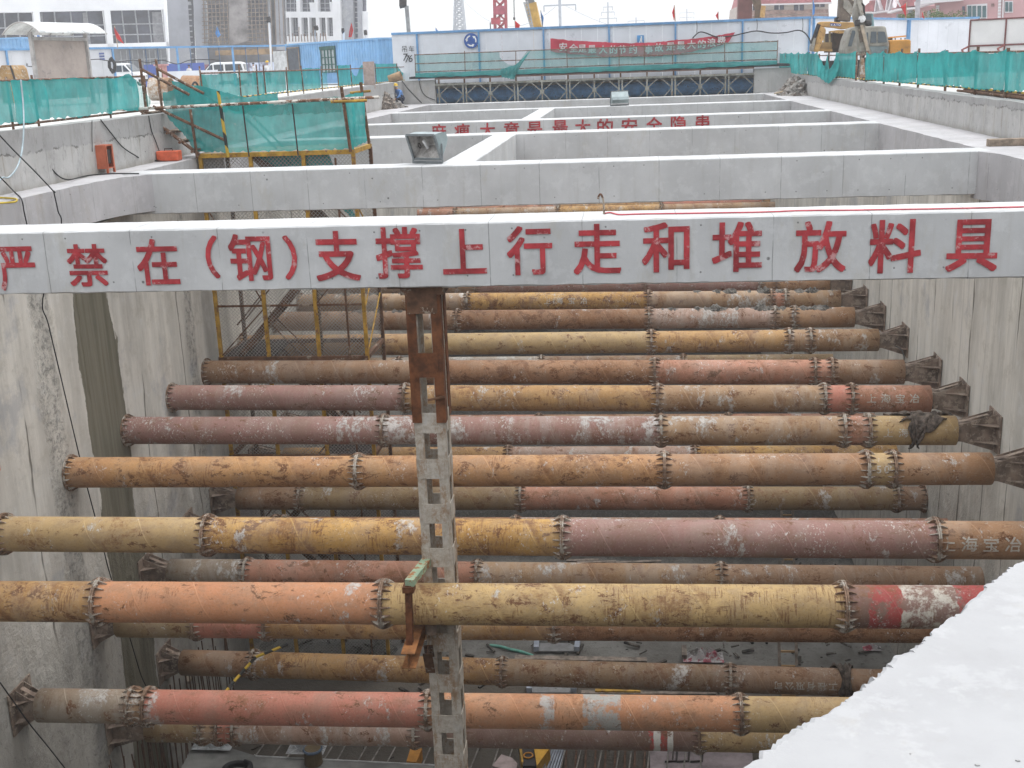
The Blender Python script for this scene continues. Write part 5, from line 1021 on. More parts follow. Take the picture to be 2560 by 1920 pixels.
for x_ in range(1060, 1461, 50): mb.bar(pt('a', x_, 430, -1.35), pt('a', x_+15, 600, -1.35), .1)
mb.bar(pt('a', 1050, 520, -1.35), pt('a', 1460, 500, -1.35), .1); mb.build('glazing_bars', M_MUL, wbld)
# grey tower part under scaffolding
pt2, d2, n2 = face_frame((-50, 160), (-20, 172))
gb = thing('building', 'grey unfinished building wrapped in bamboo scaffolding, left of centre', 'building', pt2('a', 1700, 400))
for q in ([(1415,-500),(1590,-500),(1680,900),(1490,900)], [(1640,-500),(1735,-500),(1830,900),(1720,900)], [(1735,-500),(1760,-500),(1800,400),(1760,400)]): slabq(pt2, n2, 'a', q, 0, 1.).build('wall', M_BG, gb)
slabq(pt2, n2, 'a', [(1585,-500),(1645,-500),(1695,560),(1645,560)], -.5, .3).build('window_strip', M_WIN, gb)
mb = MB()
for y_ in range(-450, 560, 48): mb.bar(pt2('a', 1590+.06*y_*.8, y_, -.45), pt2('a', 1650+.05*y_, y_, -.45), .16)
mb.build('window_bars', M_MUL, gb)
for y_ in (30, 375): slabq(pt2, n2, 'a', [(1595,y_-15),(1650,y_-18),(1655,y_+12),(1600,y_+15)], -.3, .2).build('spandrel', M_MUL, gb)
slabq(pt2, n2, 'b', [(35,-500),(725,-500),(760,480),(790,900),(70,900)], -1.2, .4).build('wall', plain('shell_concrete', (.20, .195, .21), .85, 0, .3, .25), gb)
slabq(pt2, n2, 'b', [(230,-500),(400,-500),(420,350),(255,400)], .6, .3).build('grey_dust_sheet', plain('dust_sheet', (.27, .25, .25), .9, 0, .3, .5), gb)
for q in ([(570,-500),(600,-500),(625,350),(600,350)], [(635,-500),(700,-500),(735,430),(660,430)]): slabq(pt2, n2, 'b', q, 0, .8).build('wall', M_BG, gb)
mb = MB()
for x_ in range(20, 720, 34):
    if 235 < x_ < 400: continue
    mb.tube([pt2('b', x_, -200, .9), pt2('b', x_+22, 380, .9)],   .065, 5)
for y_ in range(-180, 380, 36): mb.tube([pt2('b', 15, y_+8, .9), pt2('b', 235, y_, .9)], .055, 5); mb.tube([pt2('b', 400, y_+4, .9), pt2('b', 570, y_, .9)], .055, 5)
mb.build('bamboo_scaffold', plain('bamboo_brown', (.21, .165, .135), .8), gb)
mb = MB()
for x_, y_ in ((60, -60), (60, 40), (60, 140), (440, 60), (440, 150), (430, -40)): mb.extr([pt2('b', x_, y_, -.9), pt2('b', x_+110, y_-3, -.9), pt2('b', x_+113, y_+62, -.9), pt2('b', x_+3, y_+62, -.9)], n2*.1)
mb.build('window', M_WIN, gb)
slabq(pt2, n2, 'b', [(20,20),(65,20),(80,340),(40,340)], -.6, .3).build('white_shaft', M_BW, gb)
slabq(pt2, n2, 'b', [(130,440),(620,420),(625,470),(130,480)], 1.5, 1).build('timber_stack', plain('timber_ochre', (.30, .19, .09), .8, 0, .3, 1), gb)
# white gridded building
pt3, d3, n3 = face_frame((-38, 172), (-12, 164))
wg = thing('building', 'white building with tall narrow dark windows above the blue container', 'building', pt3('b', 970, 350))
def wall_with_holes(pt_, n__, k_, x0, x1, y0, y1, holes, th, mat, par, slope):
    ys_ = sorted(set([y0, y1]+[h[1] for h in holes]+[h[3] for h in holes])); mb = MB()
    for a_, b_ in zip(ys_[:-1], ys_[1:]):
        hs_ = sorted([(h[0], h[2]) for h in holes if h[1] <= a_ and h[3] >= b_]); x = x0
        for h0, h1 in hs_+[(x1, x1)]:
            if h0 > x: mb.extr([pt_(k_, x+slope(a_), a_), pt_(k_, h0+slope(a_), a_), pt_(k_, h0+slope(b_), b_), pt_(k_, x+slope(b_), b_)], -n__*th)
            x = max(x, h1)
    return mb.build('wall', mat, par)
hol = [(728,-160,835,96),(868,-160,992,96),(1022,-160,1145,110)]+[(x, 152, x+w_, 312) for x, w_ in ((742,28),(783,62),(874,55),(943,57),(1030,52),(1094,50))]
hol = [(a, b, c_, 100 if d_ < 150 else 312) for a, b, c_, d_ in hol]
wall_with_holes(pt3, n3, 'b', 715, 1215, -400, 800, hol, .9, M_BW, wg, lambda y: .035*(y-160))
for h in hol:
    s0, s1 = .035*(h[1]-160), .035*(h[3]-160); w_ = slabq(pt3, n3, 'b', [(h[0]+s0-2, h[1]-2), (h[2]+s0+2, h[1]-2), (h[2]+s1+2, h[3]+2), (h[0]+s1-2, h[3]+2)], -.75, .12).build('window', M_WIN, wg)
    mb = MB(); 
    for f_ in (.33, .66): xx = h[0]+(h[2]-h[0])*f_; mb.bar(pt3('b', xx+s0, h[1], -.7), pt3('b', xx+s1, h[3], -.7), .09)
    for f_ in (.72, .88): yy = h[1]+(h[3]-h[1])*f_; mb.bar(pt3('b', h[0]+s1, yy, -.7), pt3('b', h[2]+s1, yy, -.7), .09)
    mb.build('mullions', M_MUL, w_)
for q in ([(925,20),(970,20),(975,110),(935,110)], [(1100,15),(1118,15),(1125,108),(1110,108)]): slabq(pt3, n3, 'b', q, -.6, .05).build('bright_pane', M_BW, wg)
g2 = thing('building', 'grey wing with a glazed stair strip, right of the tall white windows', 'building', pt3('b', 1290, 330))
slabq(pt3, n3, 'b', [(1195,-400),(1300,-400),(1330,800),(1250,800)], -.4, .8).build('wall', M_BG, g2); slabq(pt3, n3, 'b', [(1298,-400),(1345,-400),(1362,420),(1318,420)], -.9, .4).build('window_strip', M_WIN, g2); slabq(pt3, n3, 'b', [(1340,-400),(1378,-400),(1388,420),(1358,420)], -.3, .8).build('wall', M_BG, g2); slabq(pt3, n3, 'b', [(1375,95),(1432,100),(1440,420),(1385,420)], -.6, .8).build('annex', M_BW, g2); slabq(pt3, n3, 'b', [(1375,-400),(1396,-400),(1400,95),(1380,95)], -.8, .5).build('annex', M_WIN, g2)
mb = MB()
for y_ in range(-300, 420, 45): mb.bar(pt3('b', 1300+.02*y_, y_, -.85), pt3('b', 1350+.02*y_, y_, -.85), .14)
mb.build('window_bars', M_MUL, g2)
mb = MB()
for i, x_ in enumerate(range(690, 1200, 26)): mb.tube([pt3('b', x_, 360, 3), pt3('b', x_-2+rnd.uniform(-6, 6), 300-60*(i % 5 == 0)-20*rnd.random(), 3)], .07, 5)
tag(mb.build('scaffold_poles', M_TUBE), 'row of thin scaffold uprights behind the blue container roof', 'scaffold')

# ------------------------------------------------------------------ houses, right
M_PINK = plain('house_pink', (.50, .30, .31), .85, 0, .08, .4); M_ROOF = plain('roof_tile_red', (.42, .17, .18), .85, 0, .2, 1.5, bump=.4); M_TRIM = plain('house_trim', (.62, .60, .62), .7, 0, .03, .4); M_GW = plain('window_green', (.055, .12, .135), .2, 0, .25, .6, spec=.6); M_BRK = plain('house_brick', (.38, .27, .24), .85, 0, .25, 2.5)
def barge(pt_, n__, k_, x0, y0, xa, ya, x1, y1, w_, o, par): return slabq(pt_, n__, k_, [(x0, y0), (xa, ya), (x1, y1), (x1-w_, y1), (xa, ya+2.4*w_), (x0+w_, y0)], o, .5).build('gable_trim', M_TRIM, par)
ph, dh, nh = face_frame((6, 118), (20, 118))
ap = thing('house', 'cream and brick house with a red roof behind the middle of the bridge hoarding', 'house', ph('d', 1600, 160)); 
slabq(ph, nh, 'd', [(1215,45),(1975,30),(1980,200),(1215,210)], 0, 9).build('wall', plain('house_cream', (.52, .46, .42), .85, 0, .1, .5), ap)
slabq(ph, nh, 'd', [(1235,95),(1970,78),(1972,112),(1240,135)], .08, .06).build('brick_band', M_BRK, ap); slabq(ph, nh, 'd', [(1250,140),(1975,120),(1975,210),(1250,210)], .08, .06).build('brick_band', M_BRK, ap)
mb = MB(); mb.extr([ph('d', x, y, .7) for x, y in ((1205,48),(1990,30),(1960,-160),(1260,-150))], -nh*10); mb.build('roof', M_ROOF, ap)
slabq(ph, nh, 'd', [(1200,42),(1992,22),(1992,34),(1200,54)], .8, 1.).build('eaves', M_TRIM, ap)
for x0, x1, y0, y1 in ((1505,1588,42,85),(1675,1760,32,92),(1855,1940,35,62),(1285,1350,50,90)):
    w_ = slabq(ph, nh, 'd', [(x0,y0),(x1,y0-2),(x1,y1-2),(x0,y1)], .12, .1).build('window', M_WIN, ap); MB().bar(ph('d', (x0+x1)/2, y0, .15), ph('d', (x0+x1)/2, y1, .15), .06).build('mullion', M_TRIM, w_)
slabq(ph, nh, 'd', [(1180,60),(1215,50),(1225,200),(1170,180)], .3, 8).build('side_bay', plain('bay_cream', (.46, .40, .37), .85), ap)
p5, d5, n5 = face_frame((20, 122), (34, 104))
hs1 = thing('house', 'row house with pointed red gables and white trim behind the grey excavator', 'house', p5('e', 980, 165))
slabq(p5, n5, 'e', [(800,60),(1120,30),(1125,220),(800,220)], 0, 8).build('wall', M_PINK, hs1)
for q in ([(903,100),(908,4),(985,-4),(985,95)], [(1022,92),(1000,-40),(1092,-70),(1085,84)]): slabq(p5, n5, 'e', q, .5, 1).build('roof', M_ROOF, hs1)
for q in ((970,100,992,-30,1034,92), (1066,90,1094,-60,1150,76)):
    slabq(p5, n5, 'e', [(q[0]+4, q[1]), (q[2], q[3]+6), (q[4]-4, q[5])], .6, .8).build('gable', plain('gable_cream', (.55, .47, .48), .8, 0, .04, .4) if 'gable_cream' not in bpy.data.materials else bpy.data.materials['gable_cream'], hs1); barge(p5, n5, 'e', *q, 9, .9, hs1)
slabq(p5, n5, 'e', [(900,112),(1120,85),(1120,97),(900,124)], 1., 1).build('eaves', M_TRIM, hs1); slabq(p5, n5, 'e', [(850,60),(900,20),(900,110),(850,125)], .4, 1).build('roof', M_ROOF, hs1)
hs2 = thing('house', 'pink house with a big red roof and arched windows behind the red flags', 'house', p5('e', 1220, 160)); p6, d6, n6 = face_frame((27, 108), (38, 101))
slabq(p6, n6, 'e', [(1070,70),(1480,50),(1480,240),(1070,240)], 0, 8).build('wall', M_PINK, hs2); slabq(p6, n6, 'e', [(1130,70),(1180,-60),(1330,-80),(1320,50)], .7, 2).build('roof', M_ROOF, hs2); barge(p6, n6, 'e', 1066, 96, 1110, -70, 1180, 62, 10, .9, hs2)
for q in ([(1070,100),(1160,75),(1310,62),(1310,78),(1160,92),(1070,118)], [(1310,48),(1400,22),(1480,5),(1480,25),(1400,45),(1310,72)]): slabq(p6, n6, 'e', q, 1.1, 1.2).build('eaves', M_TRIM, hs2)
for x_, y_, w_, h_ in ((1238,128,46,70),(1393,125,28,70),(1120,140,18,40)):
    P = [p6('e', x_+w_/2*math.cos(a), y_-h_*.3-w_/2*math.sin(a)*1., .1) for a in [math.pi*i/8 for i in range(9)]]+[p6('e', x_-w_/2, y_+h_*.5, .1), p6('e', x_+w_/2, y_+h_*.5, .1)]
    MB().extr(P, -n6*.06).build('arched_window', plain('arch_glass', (.36, .36, .42), .4), hs2)
hs3 = thing('house', 'pink house with white quoins and green tinted glass doors at the far right', 'house', (40, 90, .8)); p7, d7, n7 = face_frame((33, 92), (46, 86))
slabq(p7, n7, 'e', [(1440,-200),(2700,-260),(2700,330),(1440,330)], 0, 9).build('wall', M_PINK, hs3)
for q in ([(1310,-20),(1400,-40),(1690,-60),(1690,5),(1480,22),(1320,45)],): slabq(p7, n7, 'e', q, 1.2, 1.5).build('eaves', M_TRIM, hs3)
slabq(p7, n7, 'e', [(1300,20),(1480,5),(1695,-10),(1695,12),(1480,28),(1300,50)], 1.5, .4).build('eaves', M_TRIM, hs3)
for q in ([(1455,48),(1482,46),(1478,150),(1448,150)], [(1992,2),(2018,0),(2012,160),(1985,160)]):
    mb = MB(); (xa, ya), (xb, yb), (xc_, yc), (xd, yd) = q
    for i in range(6): f0, f1 = i/6, (i+.8)/6; mb.extr([p7('e', xa+(xd-xa)*f0, ya+(yd-ya)*f0, .1), p7('e', xb+(xc_-xb)*f0, yb+(yc-yb)*f0, .1), p7('e', xb+(xc_-xb)*f1, yb+(yc-yb)*f1, .1), p7('e', xa+(xd-xa)*f1, ya+(yd-ya)*f1, .1)], -n7*.08)
    mb.build('quoins', M_TRIM, hs3)
slabq(p7, n7, 'e', [(2032,-60),(2042,-60),(2035,180),(2025,180)], .15, .1).build('downpipe', M_TRIM, hs3)
wf = slabq(p7, n7, 'e', [(1718,42),(1895,30),(1895,215),(1718,220)], .08, .08).build('glass_door', M_TRIM, hs3)
for x_ in (1728, 1768, 1812, 1855): slabq(p7, n7, 'e', [(x_,52),(x_+32,49),(x_+32,150),(x_,150)], .12, .05).build('pane', M_GW, wf)
for x_ in (1790, 1840): slabq(p7, n7, 'e', [(x_,160),(x_+44,158),(x_+44,215),(x_,215)], .12, .05).build('pane', M_GW, wf)
wf = slabq(p7, n7, 'e', [(2045,10),(2118,8),(2118,108),(2045,112)], .08, .08).build('window', M_TRIM, hs3)
for x_ in (2052, 2086): slabq(p7, n7, 'e', [(x_,18),(x_+26,17),(x_+26,100),(x_,102)], .12, .05).build('pane', M_GW, wf)
slabq(p7, n7, 'e', [(1680,55),(1702,54),(1702,130),(1682,130)], .08, .06).build('window', M_WIN, hs3); slabq(p7, n7, 'e', [(1930,32),(1955,30),(1955,55),(1930,57)], .1, .08).build('wall_vent', plain('vent_brown', (.22, .14, .13), .7), hs3)

# ------------------------------------------------------------------ shrubs
def bush(label, c, rx, rz, n_=1500, seed=1):
    rr = random.Random(seed); root = thing('bush', label, 'bush', (c.x, c.y, c.z-rz)); mb = MB(); mb2 = MB()
    cl = [(Vector((rr.uniform(-.75, .75)*rx, rr.uniform(-.6, .6)*rx, rr.uniform(-.7, .65)*rz)), rr.uniform(.28, .5)) for _ in range(22)]
    for i in range(n_):
        q, s = rr.choice(cl); v = Vector((rr.gauss(0, 1), rr.gauss(0, 1), rr.gauss(0, 1))).normalized(); p_ = c+q+Vector((v.x*rx*s, v.y*rx*s, v.z*rz*s*1.1)); n__ = (v+Vector((rr.gauss(0, .5), rr.gauss(0, .5), rr.gauss(0, .5)))).normalized(); u = n__.orthogonal().normalized(); w_ = n__.cross(u); L = rr.uniform(.06, .13)*.75
        mb.quad(p_-u*L, p_-w_*L*.5, p_+u*L, p_+w_*L*.5)
    t = T('leaf_'+str(seed), .7); nz = t.noise(t.pos(), 2.2, 4, .6); t.col(t.mix(t.step(nz, .35, .65), (.045, .085, .03), (.14, .17, .045)))
    mb.build('foliage', t.m, root, recalc=False); MB().tube([c+Vector((0, 0, -rz-.8)), c], .1, 6, r2=.04).build('trunk', plain('bark', (.12, .09, .06), .9) if 'bark' not in bpy.data.materials else bpy.data.materials['bark'], root)
bush('round yellowish green bush rising behind the right hoarding', aty(*px('e', 1575, 150), 93)+Vector((0, 0, -.35)), 1.75, .95, 2200, 1)
bush('small dark shrub behind the hoarding beside the triangular red flag', aty(*px('e', 1235, 150), 96), .55, .6, 500, 2)
bush('tiny dark shrub behind the hoarding, left of the triangular red flag', aty(*px('e', 1160, 160), 96), .5, .35, 300, 3)

# ------------------------------------------------------------------ masts, cranes, lamps
M_PY = plain('galvanised_pale', (.34, .37, .43), .6)
def lattice(label, name, k_, bl, br2, tl, tr, Y, col, th, n_, depth=None, cat='pylon', extra=None):
    A, B, C_, D_ = zY(k_, *bl, Y), zY(k_, *br2, Y), zY(k_, *tl, Y), zY(k_, *tr, Y); A.z = B.z = .9 if A.z > .9 else A.z; w0, w1 = (B-A).length, (D_-C_).length
    root = thing(name, label, cat, (A+B)/2)
    leg = MB(); br3 = MB(); F0 = [A, B, B+Vector((0, w0, 0)), A+Vector((0, w0, 0))]; F1 = [C_, D_, D_+Vector((0, w1, 0)), C_+Vector((0, w1, 0))]
    for a_, b_ in zip(F0, F1): MB().bar(a_, b_, th*1.4).build('leg', col, root)
    for i in range(n_):
        f0, f1 = i/n_, (i+1)/n_; L0 = [a_.lerp(b_, f0) for a_, b_ in zip(F0, F1)]; L1 = [a_.lerp(b_, f1) for a_, b_ in zip(F0, F1)]
        for q in range(4): br3.bar(L0[q], L1[(q+1) % 4], th); br3.bar(L0[(q+1) % 4], L1[q], th); br3.bar(L1[q], L1[(q+1) % 4], th)
    br3.build('bracing', col, root); return root
lattice('pale lattice power pylon beyond the bridge hoarding', 'pylon', 'c', (438,300), (572,300), (480,-240), (512,-240), 320, M_PY, .28, 16)
M_CRED = plain('crane_red', (.38, .05, .07), .6, 0, .15); 
tc = lattice('red tower crane mast rising behind the bridge hoarding', 'tower_crane', 'c', (812,255), (905,255), (806,-200), (905,-200), 130, M_CRED, .14, 9, cat='crane')
pz = zY('c', 855, 90, 129.6); MB().box(pz.x-.62, pz.x+.7, 129.5, 129.6, pz.z-.42, pz.z+.45).build('climbing_frame', plain('frame_red', (.38, .08, .12), .6), tc); pz = zY('c', 830, 185, 129.6)
MB().box(pz.x-.45, pz.x+.5, 128.8, 129.6, pz.z-.3, pz.z+.35).build('working_platform', M_CRED, tc); MB().box(pz.x-.6, pz.x-.5, 128.8, 128.95, pz.z-1.5, pz.z-.1).build('platform_post', M_DARK, tc)
mc = thing('mobile_crane', 'yellow telescopic crane boom with a folded lattice jib', 'crane', zY('c', 1180, 240, 110)); M_CY = plain('crane_yellow', (.52, .31, .06), .5, 0, .2, 1)
MB().bar(zY('c', 1180, 250, 110), zY('c', 1130, 30, 110), 1.0).build('boom_section', M_CY, mc); MB().bar(zY('c', 1130, 35, 110), zY('c', 1090, -140, 110), .75).build('boom_section', plain('boom_grey', (.16, .17, .18), .6), mc); MB().box(*(lambda c: (c.x-.8, c.x+.8, 109.2, 110.8, .9, c.z))(zY('c', 1180, 245, 110))).build('crane_base', M_CY, mc)
jb = MB(); a0_, a1_, b0_, b1_ = zY('c', 1070, 20, 109), zY('c', 1130, 235, 109), zY('c', 1100, 5, 109), zY('c', 1148, 235, 109)
for i in range(9): f0, f1 = i/9, (i+1)/9; jb.bar(a0_.lerp(a1_, f0), b0_.lerp(b1_, f1), .07); jb.bar(b0_.lerp(b1_, f0), a0_.lerp(a1_, f1), .07)
jb.bar(a0_, a1_, .12); jb.bar(b0_, b1_, .12); jb.build('lattice_jib', plain('jib_grey', (.35, .35, .36), .6), mc); tubepart('hook_rope', [zY('c', 982, -150, 109), zY('c', 987, 150, 109)], .04, M_DARK, mc); tubepart('hook', [zY('c', 987, 150, 109), zY('c', 985, 165, 109), zY('c', 995, 168, 109)], .1, M_DARK, mc)
def pole(label, k_, x, y0, y1, Y, arms, r_=.16, mat=None):
    b_, t_ = zY(k_, x, y0, Y), zY(k_, x, y1, Y); t_.x = b_.x; root = thing('power_pole', label, 'power pole', (b_.x, Y, .9)); tubepart('mast', [(b_.x, Y, .9), t_], r_, mat or M_PY, root)
    for y_, w_ in arms:
        c_ = zY(k_, x, y_, Y); mb = MB(); mb.bar((b_.x-w_, Y, c_.z), (b_.x+w_, Y, c_.z), r_); 
        for s in (-w_, w_): mb.bar((b_.x+s, Y, c_.z), (b_.x+s, Y, c_.z-r_*4), r_*.8)
        mb.build('cross_arm', mat or M_PY, root)
pole('slim power pole with one cross arm right of the yellow crane boom', 'c', 1385, 240, -60, 260, [(45, 3.4)], .3)
pole('faint power pole with short arms above the red banner', 'c', 1798, 215, 20, 420, [(60, 1.6), (105, 2.2), (160, 3.)], .3)
pole('very faint small power pole left of the left red flag on the bridge hoarding', 'd', 312, 205, 150, 450, [(180, 3.)], .25); pole('very faint small power pole between the two red flags', 'd', 750, 180, 75, 520, [(110, 3.), (150, 3.)], .25)
def wire(label, a, b, Ya, Yb, sag, k_='c'):
    A, B = zY(k_, *a, Ya), zY(k_, *b, Yb); tag(MB().tube([A.lerp(B, i/14)+Vector((0, 0, -4*sag*(i/14)*(1-i/14))) for i in range(15)], .06, 4).build('power_line', M_PY), label, 'power line')
wire('thin power line from the pylon to the slim power pole', (500,-60), (1340,62), 320, 260, 6); wire('thin power line running right from the slim power pole', (1430,50), (2600,160), 260, 420, 5)
def lamp(label, k_, x, yb, yt, Y, head, r_, mat, lean=0):
    b_, t_ = zY(k_, x, yb, Y), zY(k_, x-lean, yt, Y); root = thing('floodlight_mast', label, 'floodlight mast', (b_.x, Y, .9 if b_.z > .9 else b_.z), 'floodlights on poles'); tubepart('pole', [(b_.x, Y, .9), b_, t_], r_, mat, root)
    MB().obox(t_+Vector((head[0], -.1, head[1])), ((1, .1, .15), (-.1, 1, -.4), (0, .4, 1)), (head[2], .22, head[3])).build('lamp_head', M_EXD, root); return root
lamp('tall grey floodlight mast left of the pylon', 'b', 1805, 300, 50, 76, (-.2, .2, .22, .26), .13, plain('mast_grey', (.3, .31, .32), .6), 20)
lamp('white pole with a small floodlight in front of the grey building', 'b', 618, 560, 185, 84, (.02, .1, .12, .14), .075, M_BW, 22); lamp('small floodlight before the tall white windows', 'b', 995, 360, 250, 86, (.1, .05, .14, .09), .04, M_PY); lamp('small floodlight on a white stub left of the container flag', 'b', 1243, 345, 275, 82, (-.03, .06, .08, .1), .06, M_BW); lamp('small floodlight at the right end of the blue container', 'b', 1430, 330, 290, 84, (.03, .06, .1, .1), .04, M_BW)
lp2 = zY('e', 1288, 165, 88); root = thing('concrete_pole', 'grey concrete pole before the pink houses', 'pole', (lp2.x, 88, .8)); tubepart('shaft', [(lp2.x, 88, .8), (lp2.x, 88, lp2.z+6)], .17, plain('pole_concrete', (.40, .38, .40), .8), root)
rp = zY('d', 1248, 160, 90); root = thing('steel_post', 'thick red brown steel post rising behind the bridge hoarding', 'post', (rp.x, 90, .8)); MB().box(rp.x-.5, rp.x+.5, 89.6, 90.4, .8, rp.z+7).build('shaft', plain('post_redbrown', (.15, .06, .055), .7, 0, .2, 1), root)
root = thing('drill_arm', 'curved brown machine arm behind the hoarding, right of the red brown post', 'machine arm', zY('d', 1365, 160, 88)); P = [zY('d', x, y, 88) for x, y in ((1390,155),(1340,155),(1345,90),(1318,0),(1290,-90),(1370,-90),(1392,20),(1398,80))]; MB().extr(P, (0, .6, 0)).build('arm', plain('arm_brown', (.13, .085, .055), .7, 0, .3, 2), root); tubepart('cylinder', [zY('d', 1400, 150, 88), zY('d', 1412, 50, 88)], .18, M_YO, root)
pc_ = zY('d', 1420, 0, 110)
# ------------------------------------------------------------------ floodlights standing on the beams
M_FLB = plain('floodlight_housing', (.30, .36, .37), .45, .1, .12); M_REF = plain('reflector', (.42, .40, .38), .3, .3, .25, 8); M_FRAME = plain('floodlight_rim', (.20, .22, .23), .5, .2)
def floodlight(label, base, rz, tilt, s, back=False):
    root = thing('floodlight', label, 'floodlight', base, 'floodlights standing on the beams'); 
    Rm = Matrix.Rotation(rz, 3, 'Z') @ Matrix.Rotation(tilt, 3, 'X'); c0 = Vector(base)+Vector((0, 0, .36*s))
    def P(x, y, z): return c0+Rm @ (Vector((x, y, z))*s)
    W_, H_ = .36, .29
    mb = MB(); fr_ = [(-W_, 0, -H_), (W_, 0, -H_), (W_, 0, H_), (-W_, 0, H_)]; md_ = [(-W_, .30, -.12), (W_, .30, -.12), (W_, .30, .2), (-W_, .30, .2)]; bk = [(-W_*.98, .42, -.03), (W_*.98, .42, -.03), (W_*.98, .42, .13), (-W_*.98, .42, .13)]
    mb.add([P(*p) for p in fr_+md_+bk], [(0,4,5,1),(1,5,6,2),(2,6,7,3),(3,7,4,0),(4,8,9,5),(5,9,10,6),(6,10,11,7),(7,11,8,4),(8,11,10,9)]); mb.build('housing', M_FLB, root)
    mb = MB(); mb.add([P(*p) for p in [(-W_*.97, .02, -H_*.97), (W_*.97, .02, -H_*.97), (W_*.97, .02, H_*.97), (-W_*.97, .02, H_*.97), (-W_*.6, .24, -.08), (W_*.6, .24, -.08), (W_*.6, .24, .12), (-W_*.6, .24, .12)]], [(0,1,5,4),(1,2,6,5),(2,3,7,6),(3,0,4,7),(4,5,6,7)]); mb.build('reflector', M_REF, root, recalc=False)
    mb = MB(); q = [P(*p) for p in [(-W_, -.012, -H_), (W_, -.012, -H_), (W_, -.012, H_), (-W_, -.012, H_)]]
    for i in range(4): mb.bar(q[i], q[(i+1) % 4], .045*s)
    mb.build('rim', M_FRAME, root)
    MB().tube([P(-.05, .1, .1), P(-.02, .14, -.1)], .035*s, 10).build('lamp_bulb', M_SW, root); MB().tube([P(-.16+.03*math.cos(a), .06, .06*math.sin(a)) for a in [i*.5 for i in range(14)]], .012*s, 5).build('lamp_holder', M_EXD, root)
    mb = MB()
    for sx in (-1, 1): mb.bar(P(sx*(W_+.03), .12, .02), Vector(base)+Rm @ Vector((sx*(W_+.03)*s, .12*s, 0))*1+Vector((0, 0, 0)), .03*s)
    b0 = Vector(base); a_ = b0+Matrix.Rotation(rz, 3, 'Z') @ Vector((-(W_+.03)*s, .1, .03)); b_ = b0+Matrix.Rotation(rz, 3, 'Z') @ Vector(((W_+.03)*s, .1, .03)); mb.bar(a_, b_, .05*s); mb.build('bracket', M_FRAME, root); return root
floodlight('big tilted grey floodlight with its glass facing the viewer', (-4.36, 24.95, .0), R(-26), R(24), 1.0)
floodlight('small grey floodlight seen from behind on a distant beam', (-.42, 54.5, .0), R(190), R(-30), 1.05)

# ------------------------------------------------------------------ things on the ledges
M_BOX = plain('orange_box_paint', (.50, .135, .07), .55, 0, .15, 3, wear=((.25, .1, .07), .68))
def ebox():
    c = atz(*px('a', 850, 1500), 0); root = thing('distribution_box', 'small orange electric box on legs with its door open, on the left ledge', 'electric box', c); c = c+Vector((0, .15, 0)); w_, d_, h_ = .25, .2, .58
    rot = Matrix.Rotation(R(2), 3, 'Z'); P = lambda x, y, z: c+rot @ Vector((x, y, z))
    mb = MB(); t_ = .015
    def bx(x0, x1, y0, y1, z0, z1): mb.add([P(x, y, z) for z in (z0, z1) for x, y in ((x0, y0), (x1, y0), (x1, y1), (x0, y1))], [(0,3,2,1),(4,5,6,7),(0,1,5,4),(1,2,6,5),(2,3,7,6),(3,0,4,7)])
    bx(-w_, w_, d_-t_, d_, .1, h_); bx(-w_, -w_+t_, -d_, d_-t_, .1, h_); bx(-w_, w_, -d_, d_, h_, h_+.03); bx(-w_, w_, -d_, d_-t_, .1, .12); bx(w_-t_, w_, -d_, -d_+.05, .12, h_); bx(w_-t_, w_, d_-.06, d_-t_, .12, h_); bx(-w_+t_, w_, -d_, -d_+t_, .12, h_)
    mb.build('case', M_BOX, root); 
    for x, y in ((-w_+.02, -d_+.02), (w_-.02, -d_+.02), (-w_+.02, d_-.02), (w_-.02, d_-.02)): MB().bar(P(x, y, 0), P(x, y, .1), .045).build('leg', M_BOX, root)
    MB().extr([P(w_-.04, y, z) for y, z in ((-d_+.06, .2), (d_-.07, .2), (d_-.07, .5), (-d_+.06, .5))], rot @ Vector((-.04, 0, 0))).build('switches', M_DARK, root)
ebox()
c = atz(*px('a', 1445, 1392), 0); tb = thing('tool_box', 'low bright orange tool box with a handle on the left ledge', 'tool box', c)
o = MB().box(c.x-.27, c.x+.28, c.y+.0, c.y+.3, 0, .24).build('case', plain('toolbox_orange', (.66, .13, .06), .5), tb); md = o.modifiers.new('b', 'BEVEL'); md.width = .02; md.segments = 2
tubepart('handle', [(c.x-.1, c.y+.15, .24), (c.x-.1, c.y+.15, .29), (c.x+.1, c.y+.15, .29), (c.x+.1, c.y+.15, .24)], .012, M_DARK, tb); MB().box(c.x-.29, c.x-.27, c.y+.08, c.y+.2, .08, .16).build('latch', M_DARK, tb)
c = atz(*px('e', 2090, 1258), 0); o = MB().box(c.x-.42, c.x+.38, c.y, c.y+.22, -.012, .14).build('timber_block', plain('timber_grey_brown', (.34, .27, .21), .85, 0, .25, 6, bump=.4)); md = o.modifiers.new('b', 'BEVEL'); md.width = .01; tag(o, 'weathered wooden block lying on the right ledge', 'timber')
mb = MB()
for i in range(9): a_ = Vector((8.95+.06*i, 24.+.1*i, .84+.035*(i % 3))); b_ = Vector((9.0+.07*i, 33.8-.4*(i % 4), .84+.035*((i+1) % 3))); tag(MB().tube([a_, b_], .035, 8).build('scaffold_tube', M_RUST), 'rusty scaffold tube in the loose bundle below the right net fence', 'tube', 'bundle of rusty tubes below the right fence')
